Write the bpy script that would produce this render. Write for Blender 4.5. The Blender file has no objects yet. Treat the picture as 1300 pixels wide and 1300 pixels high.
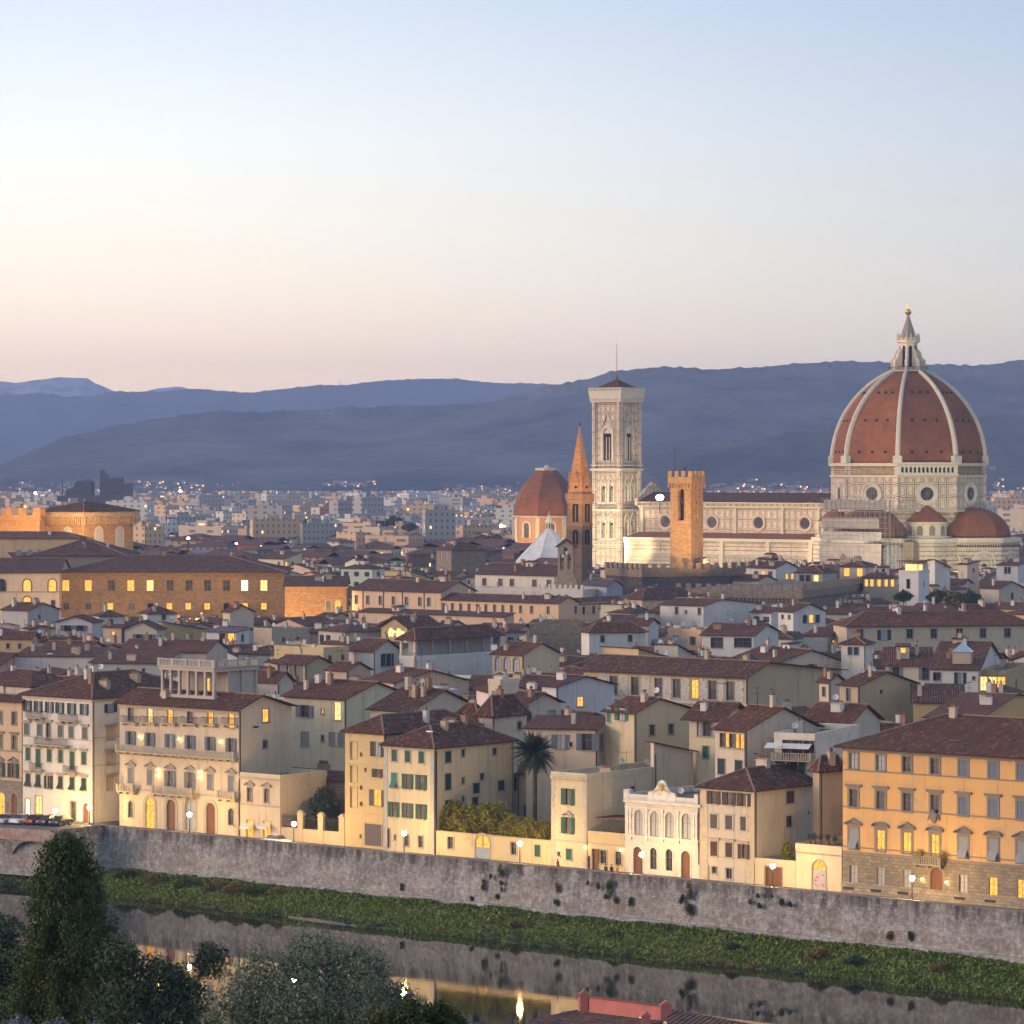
import bpy, math, random
from math import sin, cos, tan, pi, radians, sqrt, atan2, hypot
from mathutils import Vector, Matrix, noise

# ------------------------------------------------------------------ camera, sky, sun, exposure
C = bpy.context.scene.collection
SC = bpy.context.scene
FOC, HZ, ZC = 4500.0, 587.0, 55.0          # focal length in photo pixels, horizon row, eye height over the street
cam = bpy.data.cameras.new('camera'); cam.lens = 36 * FOC / 1300; cam.sensor_width = 36
cam.shift_y = (HZ - 650) / 1300; cam.clip_start = 1; cam.clip_end = 40000
co = bpy.data.objects.new('camera', cam); C.objects.link(co)
co.location = (0, 0, ZC); co.rotation_euler = (pi / 2, 0, 0); SC.camera = co

SUN_AZ, SUN_EL = radians(262), radians(9)   # azimuth of the glow: to the left of the view and slightly behind
sdir = Vector((sin(SUN_AZ) * cos(SUN_EL), cos(SUN_AZ) * cos(SUN_EL), sin(SUN_EL)))
sd = bpy.data.lights.new('sun', 'SUN'); sd.energy = 1.5; sd.angle = radians(16); sd.color = (1.0, .70, .50)
so = bpy.data.objects.new('sun', sd); C.objects.link(so)
so.rotation_euler = sdir.to_track_quat('Z', 'Y').to_euler()

W = bpy.data.worlds.new('World'); SC.world = W; W.use_nodes = True


def lin(r, g, b):
    f = lambda c: c / 12.92 / 255 if c <= 10 else ((c / 255 + .055) / 1.055) ** 2.4
    return (f(r), f(g), f(b), 1)


def setup_world():
    nt = W.node_tree; nt.nodes.clear(); L = nt.links.new
    out = nt.nodes.new('ShaderNodeOutputWorld'); bg = nt.nodes.new('ShaderNodeBackground')
    sky = nt.nodes.new('ShaderNodeTexSky'); sky.sky_type = 'NISHITA'; sky.sun_disc = False
    sky.sun_elevation = SUN_EL; sky.sun_rotation = SUN_AZ; sky.altitude = 100; sky.dust_density = 1.5
    sc = nt.nodes.new('ShaderNodeVectorMath'); sc.operation = 'MULTIPLY'
    L(sky.outputs[0], sc.inputs[0]); sc.inputs[1].default_value = (1.75, 1.58, 1.5)
    tc = nt.nodes.new('ShaderNodeTexCoord'); sp = nt.nodes.new('ShaderNodeSeparateXYZ')
    L(tc.outputs['Generated'], sp.inputs[0])

    def ramp(stops):
        r = nt.nodes.new('ShaderNodeValToRGB'); e = r.color_ramp.elements
        e[0].position, e[0].color = stops[0]; e[1].position, e[1].color = stops[-1]
        for p, c in stops[1:-1]:
            n = e.new(p); n.color = c
        L(sp.outputs['Z'], r.inputs[0]); return r
    # dusk glow near the horizon, by elevation (sine): west side, and the side away from it
    west = ramp([(0, lin(284, 224, 162)), (.022, lin(276, 236, 184)), (.05, lin(258, 241, 212)), (.09, lin(232, 234, 228)), (.135, lin(194, 207, 221)), (.4, lin(186, 188, 206))])
    east = ramp([(0, lin(238, 198, 158)), (.022, lin(226, 205, 170)), (.05, lin(206, 201, 186)), (.09, lin(180, 189, 196)), (.135, lin(154, 171, 194)), (.4, lin(170, 160, 180))])
    mx = nt.nodes.new('ShaderNodeMapRange'); mx.interpolation_type = 'SMOOTHSTEP'
    mx.inputs[1].default_value = -.16; mx.inputs[2].default_value = .22
    L(sp.outputs['X'], mx.inputs[0])
    m1 = nt.nodes.new('ShaderNodeMix'); m1.data_type = 'RGBA'
    L(mx.outputs[0], m1.inputs[0]); L(west.outputs[0], m1.inputs[6]); L(east.outputs[0], m1.inputs[7])
    gain = nt.nodes.new('ShaderNodeVectorMath'); gain.operation = 'SCALE'; gain.inputs['Scale'].default_value = 5.4
    L(m1.outputs[2], gain.inputs[0])
    hi = nt.nodes.new('ShaderNodeMapRange'); hi.interpolation_type = 'SMOOTHSTEP'
    hi.inputs[1].default_value = .2; hi.inputs[2].default_value = .5
    L(sp.outputs['Z'], hi.inputs[0])
    m2 = nt.nodes.new('ShaderNodeMix'); m2.data_type = 'RGBA'
    L(hi.outputs[0], m2.inputs[0]); L(gain.outputs[0], m2.inputs[6]); L(sc.outputs[0], m2.inputs[7])
    L(m2.outputs[2], bg.inputs[0]); bg.inputs[1].default_value = .15
    L(bg.outputs[0], out.inputs[0])


setup_world()
SC.view_settings.view_transform = 'Standard'; SC.view_settings.look = 'None'
SC.view_settings.exposure = 0.9; SC.view_settings.gamma = 1.0
SC.render.engine = 'CYCLES'
cy = SC.cycles
cy.use_denoising = True; cy.max_bounces = 5; cy.diffuse_bounces = 2; cy.glossy_bounces = 3; cy.volume_bounces = 1
cy.transmission_bounces = 2; cy.sample_clamp_indirect = 4; cy.sample_clamp_direct = 0; cy.use_adaptive_sampling = True
cy.adaptive_threshold = .015; cy.caustics_reflective = False; cy.caustics_refractive = False

# ------------------------------------------------------------------ helpers: pixels, meshes, objects
rng = random.Random(11)


def P(x, y, d):
    return Vector(((x - 650) / FOC * d, d, ZC - (y - HZ) * d / FOC))


def px(p):
    return 650 + FOC * p[0] / p[1], HZ + FOC * (ZC - p[2]) / p[1]


class MB:
    """collects faces (with optional uv and material index) and links them as ONE mesh"""
    def __init__(s): s.v = []; s.f = []; s.uv = []; s.mi = []

    def poly(s, pts, uv=None, m=0):
        b = len(s.v); s.v += [tuple(p) for p in pts]; s.f.append(tuple(range(b, b + len(pts))))
        s.uv.append(uv); s.mi.append(m)

    def box(s, x0, x1, y0, y1, z0, z1, m=0, faces='xXyYzZ'):
        p = [(x0, y0, z0), (x1, y0, z0), (x1, y1, z0), (x0, y1, z0), (x0, y0, z1), (x1, y0, z1), (x1, y1, z1), (x0, y1, z1)]
        for k, q in (('z', (3, 2, 1, 0)), ('Z', (4, 5, 6, 7)), ('y', (0, 1, 5, 4)), ('X', (1, 2, 6, 5)), ('Y', (2, 3, 7, 6)), ('x', (3, 0, 4, 7))):
            if k in faces:
                s.poly([p[i] for i in q], m=m)

    def ring(s, rings, m=0, uvs=False, close=True, cap0=False, cap1=False):
        """bridge a list of equally long loops of points"""
        n = len(rings[0]); acc = [0]
        for i in range(n):
            a, b = Vector(rings[0][i]), Vector(rings[0][(i + 1) % n]); acc.append(acc[-1] + (b - a).length)
        h = 0
        for r0, r1 in zip(rings, rings[1:]):
            dh = max((Vector(r1[0]) - Vector(r0[0])).length, .001)
            for i in range(n if close else n - 1):
                j = (i + 1) % n
                uv = [(acc[i], h), (acc[i + 1], h), (acc[i + 1], h + dh), (acc[i], h + dh)] if uvs else None
                s.poly([r0[i], r0[j], r1[j], r1[i]], uv, m)
            h += dh
        if cap0: s.poly(list(reversed(rings[0])), m=m)
        if cap1: s.poly(rings[-1], m=m)

    def lathe(s, prof, n=12, c=(0, 0), ph=0., m=0, uvs=False, cap=True, a0=0., a1=2 * pi):
        full = abs(a1 - a0 - 2 * pi) < 1e-6
        k = n if full else n + 1
        rs = [[(c[0] + r * cos(ph + a0 + (a1 - a0) * i / n), c[1] + r * sin(ph + a0 + (a1 - a0) * i / n), z) for i in range(k)] for r, z in prof]
        s.ring(rs, m, uvs, full, cap and full and prof[0][0] > .01, cap and full and prof[-1][0] > .01)

    def tube(s, a, b, r0, r1=None, n=6, m=0, cap=True):
        a, b = Vector(a), Vector(b); r1 = r0 if r1 is None else r1
        d = (b - a).normalized(); u = d.orthogonal().normalized(); w = d.cross(u)
        rs = [[p + u * (r * cos(2 * pi * i / n)) + w * (r * sin(2 * pi * i / n)) for i in range(n)] for p, r in ((a, r0), (b, r1))]
        s.ring(rs, m, cap0=cap, cap1=cap)

    def ball(s, c, r, n=8, m=0, sz=1.):
        k = max(4, n // 2)
        s.lathe([(max(r * sin(pi * i / k), .0005), c[2] - r * sz * cos(pi * i / k)) for i in range(k + 1)], n, (c[0], c[1]), m=m, cap=False)

    def prism(s, pts, y0, y1, m=0):
        """pts: (x, z) outline facing -y, extruded from y0 to y1"""
        a = [(x, y0, z) for x, z in pts]; b = [(x, y1, z) for x, z in pts]
        s.poly(a, m=m); s.poly(b[::-1], m=m)
        for i in range(len(pts)):
            j = (i + 1) % len(pts); s.poly([a[j], a[i], b[i], b[j]], m=m)

    def mesh(s, name, mats, smooth=False):
        me = bpy.data.meshes.new(name); me.from_pydata(s.v, [], s.f)
        if any(s.uv):
            lay = me.uv_layers.new(name='uv').data; k = 0
            for f, uv in zip(s.f, s.uv):
                for i in range(len(f)):
                    lay[k].uv = uv[i] if uv else (s.v[f[i]][0] + s.v[f[i]][1], s.v[f[i]][2]); k += 1
        for m in (mats if isinstance(mats, (list, tuple)) else [mats]):
            me.materials.append(MAT[m] if isinstance(m, str) else m)
        if len(me.materials) > 1: me.polygons.foreach_set('material_index', s.mi)
        if smooth: me.polygons.foreach_set('use_smooth', [True] * len(s.f))
        me.update(); return me

    def obj(s, name, mats, parent=None, col=None, smooth=False, loc=None, rz=0):
        return inst(name, s.mesh(name, mats, smooth), parent, loc, rz, col)


def inst(name, me, parent=None, loc=None, rz=0, col=None):
    o = bpy.data.objects.new(name, me); C.objects.link(o)
    if parent: o.parent = parent
    if loc is not None: o.location = loc
    if rz: o.rotation_euler = (0, 0, rz)
    if col: o.color = (*col[:3], 1)
    return o


def tag(o, label=None, cat=None, group=None, kind=None):
    for k, v in (('label', label), ('category', cat), ('group', group), ('kind', kind)):
        if v: o[k] = v
    return o


def empty(name, loc, rz=0, label=None, cat=None, group=None):
    o = bpy.data.objects.new(name, None); C.objects.link(o); o.location = loc; o.rotation_euler = (0, 0, rz)
    o.empty_display_size = 1
    return tag(o, label, cat, group)


# ------------------------------------------------------------------ materials
MAT = {}


class NT:
    def __init__(s, name):
        s.m = bpy.data.materials.new(name); s.m.use_nodes = True; s.t = s.m.node_tree; MAT[name] = s.m
        s.bsdf = s.t.nodes['Principled BSDF']; s.out = s.t.nodes['Material Output']

    def n(s, typ, **kw):
        nd = s.t.nodes.new('ShaderNode' + typ)
        for k, v in kw.items():
            if k.startswith('_'): setattr(nd, k[1:], v)
            else: s.put(nd.inputs[int(k[1:]) if k[0] == 'i' and k[1:].isdigit() else k.replace('__', ' ')], v)
        return nd

    def put(s, sock, v):
        if hasattr(v, 'outputs'): v = v.outputs[0]
        if isinstance(v, bpy.types.NodeSocket): s.t.links.new(v, sock)
        elif isinstance(v, (tuple, list)) and sock.type == 'RGBA' and len(v) == 3: sock.default_value = (*v, 1)
        else: sock.default_value = v

    def math(s, op, a, b=0., clamp=False):
        return s.n('Math', _operation=op, _use_clamp=clamp, i0=a, i1=b).outputs[0]

    def mix(s, f, a, b, mode='MIX'):
        return s.n('Mix', _data_type='RGBA', _blend_type=mode, i0=f, i6=a, i7=b).outputs[2]

    def noise(s, vec, scale, detail=3., rough=.55, stretch=None):
        if stretch:
            vec = s.n('VectorMath', _operation='MULTIPLY', i0=vec, i1=stretch).outputs[0]
        return s.n('TexNoise', Vector=vec, Scale=scale, Detail=detail, Roughness=rough).outputs[0]

    def ramp(s, f, a, b, c0=(0, 0, 0), c1=(1, 1, 1)):
        r = s.n('ValToRGB', i0=f); e = r.color_ramp.elements
        e[0].position = a; e[1].position = b; e[0].color = (*c0, 1); e[1].color = (*c1, 1); return r.outputs[0]

    def mr(s, f, a, b, c=0., d=1.):
        return s.n('MapRange', i0=f, i1=a, i2=b, i3=c, i4=d).outputs[0]

    def obj(s): return s.n('TexCoord').outputs['Object']
    def uv(s): return s.n('TexCoord').outputs['UV']
    def wcoord(s): return s.n('NewGeometry').outputs['Position']
    def ocol(s): return s.n('ObjectInfo').outputs['Color']
    def orand(s): return s.n('ObjectInfo').outputs['Random']

    def fin(s, col, rough=.85, bump=None, bs=.3, bd=.05, spec=.3, **kw):
        s.put(s.bsdf.inputs['Base Color'], col); s.put(s.bsdf.inputs['Roughness'], rough)
        s.bsdf.inputs['Specular IOR Level'].default_value = spec
        if bump is not None:
            s.put(s.bsdf.inputs['Normal'], s.n('Bump', Strength=bs, Distance=bd, Height=bump).outputs[0])
        for k, v in kw.items(): s.put(s.bsdf.inputs[k.replace('__', ' ')], v)
        return s.m

    def flat(s):
        """(x + y, z, 0) of the object's own coordinates: wraps masonry round axis-aligned walls"""
        sp = s.n('SeparateXYZ', i0=s.obj())
        return s.n('CombineXYZ', i0=s.math('ADD', sp.outputs[0], sp.outputs[1]), i1=sp.outputs[2]).outputs[0]


def emat(name, col, st, soft=True):
    t = NT(name)
    e = t.n('Emission', Color=col, Strength=st)
    if soft:   # rooms are unevenly lit: curtains, lamps, furniture
        f = t.noise(t.wcoord(), 2.6, 2.)
        e2 = t.mix(t.ramp(f, .3, .6), (col[0] * .6, col[1] * .48, col[2] * .4), col)
        t.put(e.inputs[0], e2)
    t.t.links.new(e.outputs[0], t.out.inputs[0])


def make_materials():
    # painted lime plaster, colour from the object
    t = NT('plaster'); o = t.obj(); r = t.orand()
    off = t.n('VectorMath', _operation='ADD', i0=o, i1=t.n('CombineXYZ', i0=t.math('MULTIPLY', r, 97.), i1=t.math('MULTIPLY', r, 31.)).outputs[0]).outputs[0]
    big = t.noise(off, .22, 4., .6); st = t.noise(off, 1., 4., .65, (1.1, 1.1, .09)); fine = t.noise(off, 2.6, 4., .7)
    c = t.mix(t.mr(big, .35, .7, .25, 0), t.ocol(), (.30, .27, .25), 'MIX')
    c = t.mix(t.mr(st, .54, .74, 0., .42), c, (.16, .145, .14))
    c = t.mix(t.mr(fine, .58, .72, 0., .45), c, t.mix(.5, t.ocol(), (.7, .68, .66)))
    pa = t.noise(off, .16, 3., .5); c = t.mix(t.mr(pa, .58, .62, 0., .38), c, t.mix(.5, t.ocol(), (.33, .29, .26))); pb = t.noise(off, .35, 5., .75); c = t.mix(t.mr(pb, .62, .7, 0., .5), c, (.24, .19, .155))
    t.fin(c, .92, fine, .25, .04)
    # old stone and brick walls, colour from the object
    t = NT('stone'); f = t.flat(); o = t.obj()
    b = t.n('TexBrick', Vector=f, Color1=(.75, .75, .75), Color2=(1.15, 1.15, 1.15), Mortar=(.55, .55, .55), Scale=1., Mortar__Size=.03, Bias=.0, Brick__Width=.85, Row__Height=.42)
    b.offset = .5
    nz = t.noise(o, .5, 5., .65); f2 = t.noise(o, 3., 3.)
    c = t.mix(1., t.ocol(), b.outputs[0], 'MULTIPLY')
    c = t.mix(t.mr(nz, .45, .75, 0, .55), c, (.13, .11, .095))
    c = t.mix(t.mr(f2, .55, .8, 0, .5), c, t.mix(.35, t.ocol(), (.6, .55, .48)))
    t.fin(c, .95, t.math('ADD', b.outputs[1], t.math('MULTIPLY', f2, -1.2)), .6, .06)
    # smooth dressed stone for frames and cornices
    t = NT('trim'); nz = t.noise(t.obj(), 1.3, 4.)
    t.fin(t.mix(t.mr(nz, .4, .75, 0, .4), t.ocol(), (.2, .18, .17)), .85)
    # terracotta tile roof (uv in metres: u along the eave, v up the slope)
    t = NT('roof_tile'); sp = t.n('SeparateXYZ', i0=t.uv()); u, v = sp.outputs[0], sp.outputs[1]
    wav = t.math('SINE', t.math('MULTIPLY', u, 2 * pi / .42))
    cell = t.n('CombineXYZ', i0=t.math('FLOOR', t.math('DIVIDE', u, .42)), i1=t.math('FLOOR', t.math('DIVIDE', v, .5))).outputs[0]
    wn = t.n('TexWhiteNoise', _noise_dimensions='2D', Vector=cell).outputs[0]
    row = t.math('FRACT', t.math('DIVIDE', v, .5))
    o = t.obj(); nz = t.noise(o, .35, 5., .7); nf = t.noise(o, 1.7, 3.)
    c = t.mix(t.mr(wn, .0, 1., 0., .9), t.ocol(), t.mix(.6, t.ocol(), (.34, .13, .07))); c = t.mix(t.math('MULTIPLY', t.math('GREATER_THAN', wn, .9), .7), c, (.30, .21, .165)); c = t.mix(t.math('MULTIPLY', t.math('LESS_THAN', wn, .12), .6), c, (.05, .035, .035))
    c = t.mix(t.mr(nz, .45, .72, 0., .75), c, (.075, .055, .052))
    c = t.mix(t.mr(nf, .56, .74, 0., .5), c, (.22, .15, .115))
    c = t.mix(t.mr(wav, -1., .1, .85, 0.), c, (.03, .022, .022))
    t.fin(c, .9, t.math('ADD', wav, t.math('MULTIPLY', row, -.6)), .9, .09, .2)
    # flat painted things, colour from the object
    t = NT('paint'); nz = t.noise(t.obj(), 2., 3.)
    t.fin(t.mix(t.mr(nz, .4, .8, 0, .35), t.ocol(), (.1, .1, .1)), .6)
    t = NT('louvre'); sp = t.n('SeparateXYZ', i0=t.obj())
    w = t.math('SINE', t.math('MULTIPLY', sp.outputs[2], 2 * pi / .12))
    t.fin(t.mix(t.mr(w, -1, 0, .45, 0), t.ocol(), (.02, .03, .03)), .6, w, .6, .03)
    t = NT('wood'); nz = t.noise(t.obj(), 1.2, 4., .6, (3, 3, .3)); t.fin(t.mix(nz, (.10, .045, .022), (.23, .10, .05)), .6)
    t = NT('sash'); t.fin((.20, .18, .16), .6)
    t = NT('iron'); t.fin((.025, .025, .03), .5)
    t = NT('zinc'); nz = t.noise(t.obj(), .8, 3.); t.fin(t.mix(nz, (.22, .25, .30), (.36, .40, .46)), .4)
    t = NT('dish'); t.fin((.62, .62, .63), .5)
    t = NT('glass'); nz = t.noise(t.wcoord(), .5, 1.)
    t.fin(t.mix(t.ramp(nz, .4, .6), (.012, .013, .018), (.05, .05, .06)), .35, spec=.3)
    t = NT('curtain'); nz = t.noise(t.obj(), 3., 2., .5, (3, 3, .2)); t.fin(t.mix(nz, (.26, .26, .28), (.5, .5, .52)), .5, spec=.3)
    t = NT('dark'); t.fin((.012, .011, .012), .9)
    emat('lit', (1., .48, .08), 1.0); emat('lit_pale', (1., .72, .25), 1.05); emat('lit_white', (1., .88, .62), 1.3)
    emat('lamp_warm', (1., .62, .21), 440., False); emat('wall_lamp', (1., .58, .16), 40., False); emat('lamp_white', (1., .9, .85), 60., False)
    emat('far_orange', (1., .46, .14), 2.2, False); emat('far_white', (1., .86, .66), 2.4, False); emat('beacon', (1., .55, .32), 14., False); emat('beacon_white', (.95, .93, 1.), 22., False)
    # vegetation: every leaf its own tint
    def leaf(name, a, b, c2, tr=.0):
        t = NT(name); r = t.n('NewGeometry').outputs['Random Per Island']
        nz = t.noise(t.wcoord(), .45, 3.)
        c = t.mix(r, a, b); c = t.mix(t.ramp(nz, .45, .68), c, t.mix(r, c2, a))
        t.fin(c, .7, spec=.2)
    leaf('leaf_cypress', (.034, .060, .020), (.085, .125, .042), (.105, .105, .038))
    leaf('leaf_olive', (.095, .12, .08), (.23, .26, .185), (.135, .18, .095))
    leaf('leaf_dark', (.032, .052, .036), (.082, .115, .078), (.08, .11, .055))
    leaf('leaf_bamboo', (.15, .155, .03), (.32, .27, .05), (.09, .11, .025))
    leaf('leaf_bush', (.030, .055, .015), (.075, .105, .028), (.085, .070, .022))
    leaf('leaf_autumn', (.14, .10, .03), (.22, .16, .05), (.10, .105, .03))
    leaf('leaf_grass', (.09, .15, .018), (.19, .245, .035), (.22, .20, .05))
    leaf('leaf_palm', (.020, .038, .020), (.050, .075, .040), (.04, .05, .03))
    leaf('leaf_lavender', (.10, .10, .13), (.20, .19, .24), (.13, .14, .13))
    t = NT('bark'); nz = t.noise(t.obj(), 3., 4., .6, (2, 2, .4)); t.fin(t.mix(nz, (.035, .027, .02), (.10, .08, .06)), .95)
    t = NT('flower'); t.fin((.35, .03, .12), .8)


make_materials()
# street line along the river: photo column 115 to 1300, top of the parapet
TH = radians(39.5)
U, V = Vector((cos(TH), -sin(TH), 0)), Vector((sin(TH), cos(TH), 0))
W0 = P(115, 1047, 528); W0.z = 0
WATER = -7.5


def dline(x, off=0.):
    """distance at photo column x of the line `off` metres behind the river parapet"""
    k = (x - 650) / FOC; o = W0 + V * off
    s = (k * o.y - o.x) / (U.x - k * U.y)
    return (o + U * s).y


def along(x, off=0.):
    d = dline(x, off); return Vector(((x - 650) / FOC * d, d, 0))
# ------------------------------------------------------------------ setting: terrain, hills, river, haze
def build_setting():
    # city ground, one sheet to the foot of the hills
    t = NT('ground'); nz = t.noise(t.wcoord(), .03, 5.)
    t.fin(t.mix(nz, (.05, .048, .05), (.11, .10, .095)), .95)
    a, b = W0 - U * 2600, W0 + U * 2600
    m = MB(); far = 12800
    off = V * 1.4
    l, r = W0 + off - U * 1500, W0 + off + U * 600
    m.poly([(l.x, l.y, 0), (r.x, r.y, 0), (4000, r.y + 100, 0), (4000, far, 0), (-4000, far, 0), (-4000, l.y + 60, 0)])
    tag(m.obj('ground', 'ground'), kind='structure')
    # paved riverside road just over it
    t = NT('asphalt'); nz = t.noise(t.wcoord(), .6, 4.); t.fin(t.mix(nz, (.045, .043, .045), (.085, .08, .078)), .9)
    t = NT('paving'); nz = t.noise(t.wcoord(), .8, 4.); t.fin(t.mix(nz, (.13, .12, .11), (.2, .19, .175)), .9)
    m = MB(); p = [W0 + V * k + U * s for k, s in ((3.2, -140), (3.2, 260), (7.2, 260), (7.2, -140))]
    m.poly([(q.x, q.y, .004) for q in p]); tag(m.obj('road', 'asphalt'), kind='structure')
    m = MB()
    for k0, k1 in ((1.5, 3.1), (7.3, 8.6)):
        q = [W0 + V * k + U * s for k, s in ((k0, -140), (k0, 260), (k1, 260), (k1, -140))]
        m.ring([[(c.x, c.y, z) for c in q] for z in (.0, .12)], cap1=True)
    tag(m.obj('pavement', 'paving'), kind='structure')
    # river bed side of the camera: hillside below the viewpoint and the near bank
    t = NT('hillside'); nz = t.noise(t.wcoord(), .25, 5.); t.fin(t.mix(nz, (.03, .035, .015), (.075, .07, .035)), .95)
    prof = [(-120, 53.4), (6, 53.2), (20, 48), (60, 40), (110, 30), (160, 17), (220, 5), (280, -1), (345, -2), (352, -8.6)]
    m = MB(); xs = [-220 + 22 * i for i in range(21)]
    for (y0, z0), (y1, z1) in zip(prof, prof[1:]):
        for xa, xb in zip(xs, xs[1:]):
            h = lambda x, y, z: z + (noise.noise((x * .03, y * .03, 3)) * 1.6 if 15 < y < 300 else 0)
            m.poly([(xa, y0, h(xa, y0, z0)), (xb, y0, h(xb, y0, z0)), (xb, y1, h(xb, y1, z1)), (xa, y1, h(xa, y1, z1))])
    tag(m.obj('hillside', 'hillside', smooth=True), kind='structure')
    # the river
    t = NT('water'); w = t.wcoord()
    n1 = t.noise(w, .9, 3., .55, (.5, 1., 1.)); n2 = t.noise(w, .05, 2.)
    h = t.math('MULTIPLY', n1, t.mr(n2, .42, .66, .12, 1.))
    t.fin((.016, .020, .014), t.mr(n2, .42, .66, .015, .05), h, .05, .08, .5, IOR=3.6)
    m = MB(); m.poly([(-420, 330, WATER), (420, 330, WATER), (420, 900, WATER), (-420, 900, WATER)])
    tag(m.obj('water', 'water'), kind='structure')
    # grassy bank: rough strip from the foot of the wall to the water
    t = NT('bank_soil'); nz = t.noise(t.wcoord(), .7, 5.)
    zz = t.n('SeparateXYZ', i0=t.wcoord()).outputs[2]; n2 = t.noise(t.wcoord(), .25, 4.)
    t.fin(t.mix(t.mr(t.math('ADD', zz, t.math('MULTIPLY', n2, 1.4)), -7.2, -6.6), t.mix(nz, (.022, .02, .012), (.06, .05, .03)), t.mix(t.ramp(nz, .35, .65), (.04, .065, .016), (.085, .095, .03))), .95, nz, .8, .3)
    m = MB(); ns = 260; s0, s1 = -30., 240.
    K = [(0., -5.0), (-1.4, -5.1), (-3.4, -5.4), (-5.4, -5.8), (-7.6, -6.35), (-9.8, -6.95), (-11.6, -7.5), (-13.2, -8.4)]
    pts = []
    for i in range(ns + 1):
        s = s0 + (s1 - s0) * i / ns; col = []
        for j, (o, z) in enumerate(K):
            q = W0 + U * s + V * (o * (1 + .30 * noise.noise((s * .05, j * .1, 1)) + .1 * noise.noise((s * .25, j * .1, 5)) if j else 0))
            dz = noise.noise((s * .33, o * .3, 0)) * .35 * (0 < j < 7)
            col.append((q.x, q.y, z + dz))
        pts.append(col)
    for i in range(ns):
        for j in range(len(K) - 1):
            m.poly([pts[i][j], pts[i][j + 1], pts[i + 1][j + 1], pts[i + 1][j]])
    tag(m.obj('river_bank', 'bank_soil', smooth=True), kind='structure')
    # grass: tufts of blades over the bank, nobody could count them
    m = MB(); r = random.Random(5)
    for k in range(42000):
        s = r.uniform(s0 + 2, s1 - 4); f = r.random() ** 1.15 * 6.6
        fi = (s - s0) / (s1 - s0) * ns; i = int(fi); j = min(int(f), 6)
        b = Vector(pts[i][j]).lerp(Vector(pts[i][min(j + 1, 7)]), f - j).lerp(Vector(pts[i + 1][j]).lerp(Vector(pts[i + 1][min(j + 1, 7)]), f - j), fi - i)
        if b.z < WATER - .05: continue
        hh = r.uniform(.12, .42) * (1.3 if noise.noise((s * .12, f * .5, 7)) > .1 else .8); a = r.uniform(0, 2 * pi); w = r.uniform(.08, .24)
        d = Vector((cos(a), sin(a), 0)) * w; lean = Vector((r.uniform(-.2, .2), r.uniform(-.25, .1), 0))
        m.poly([b - d, b + d, b + d * .5 + lean + Vector((0, 0, hh)), b - d * .6 + lean * 1.2 + Vector((0, 0, hh * .8))])
    tag(m.obj('grass', 'leaf_grass'), kind='stuff')
    m = MB(); r = random.Random(15)
    for k in range(420):
        s = r.uniform(s0 + 4, s1 - 5); q = W0 + U * s - V * (11.2 + 1.6 * noise.noise((s * .05, .6, 1)) * 2 + r.uniform(-1.6, .9)); dens = noise.noise((s * .045, 3, 3))
        if dens < -.15: continue
        c = Vector((q.x, q.y, WATER + r.uniform(.1, .45))); rr = r.uniform(.25, .75)
        for j in range(46):
            p = c + Vector((r.gauss(0, rr * .6), r.gauss(0, rr * .6), abs(r.gauss(0, rr * .35)))); d = Vector((r.gauss(0, 1), r.gauss(0, 1), r.gauss(.3, 1))).normalized(); e = d.orthogonal() * .05; d = d * .13; m.poly([p - d, p + e, p + d, p - e], m=int(dens < .12))
    tag(m.obj('undergrowth', ['leaf_autumn', 'leaf_dark']), kind='stuff')
    # pale sand spit at the water's edge
    t = NT('sand'); nz = t.noise(t.wcoord(), 1.5, 4.); t.fin(t.mix(nz, (.10, .085, .07), (.22, .19, .16)), .95)
    m = MB(); q0, q1 = along(366, -11.4), along(455, -12.2); n = 24
    for i in range(n):
        f0, f1 = i / n, (i + 1) / n; w0, w1 = sin(pi * f0) * .6 + .05, sin(pi * f1) * .6 + .05; a0, a1 = q0.lerp(q1, f0), q0.lerp(q1, f1)
        m.poly([a0 - V * w0 + Vector((0, 0, -7.52)), a1 - V * w1 + Vector((0, 0, -7.52)), a1 + Vector((0, 0, -7.3)), a0 + Vector((0, 0, -7.3))]); m.poly([a0 + Vector((0, 0, -7.3)), a1 + Vector((0, 0, -7.3)), a1 + V * 1.5 + Vector((0, 0, -7.4)), a0 + V * 1.5 + Vector((0, 0, -7.4))])
    tag(m.obj('sand_bank', 'sand'), kind='structure')
    hills()
    # evening haze over the whole plain
    t = NT('haze'); t.t.nodes.remove(t.bsdf)
    v = t.n('VolumePrincipled', Color=(.46, .61, 1.0), Density=7.6e-5, Anisotropy=0.0)
    t.t.links.new(v.outputs[0], t.out.inputs['Volume'])
    m = MB(); m.box(-4300, 4300, -300, 13200, -11, 420)
    tag(m.obj('haze', 'haze'), kind='stuff')


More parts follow.
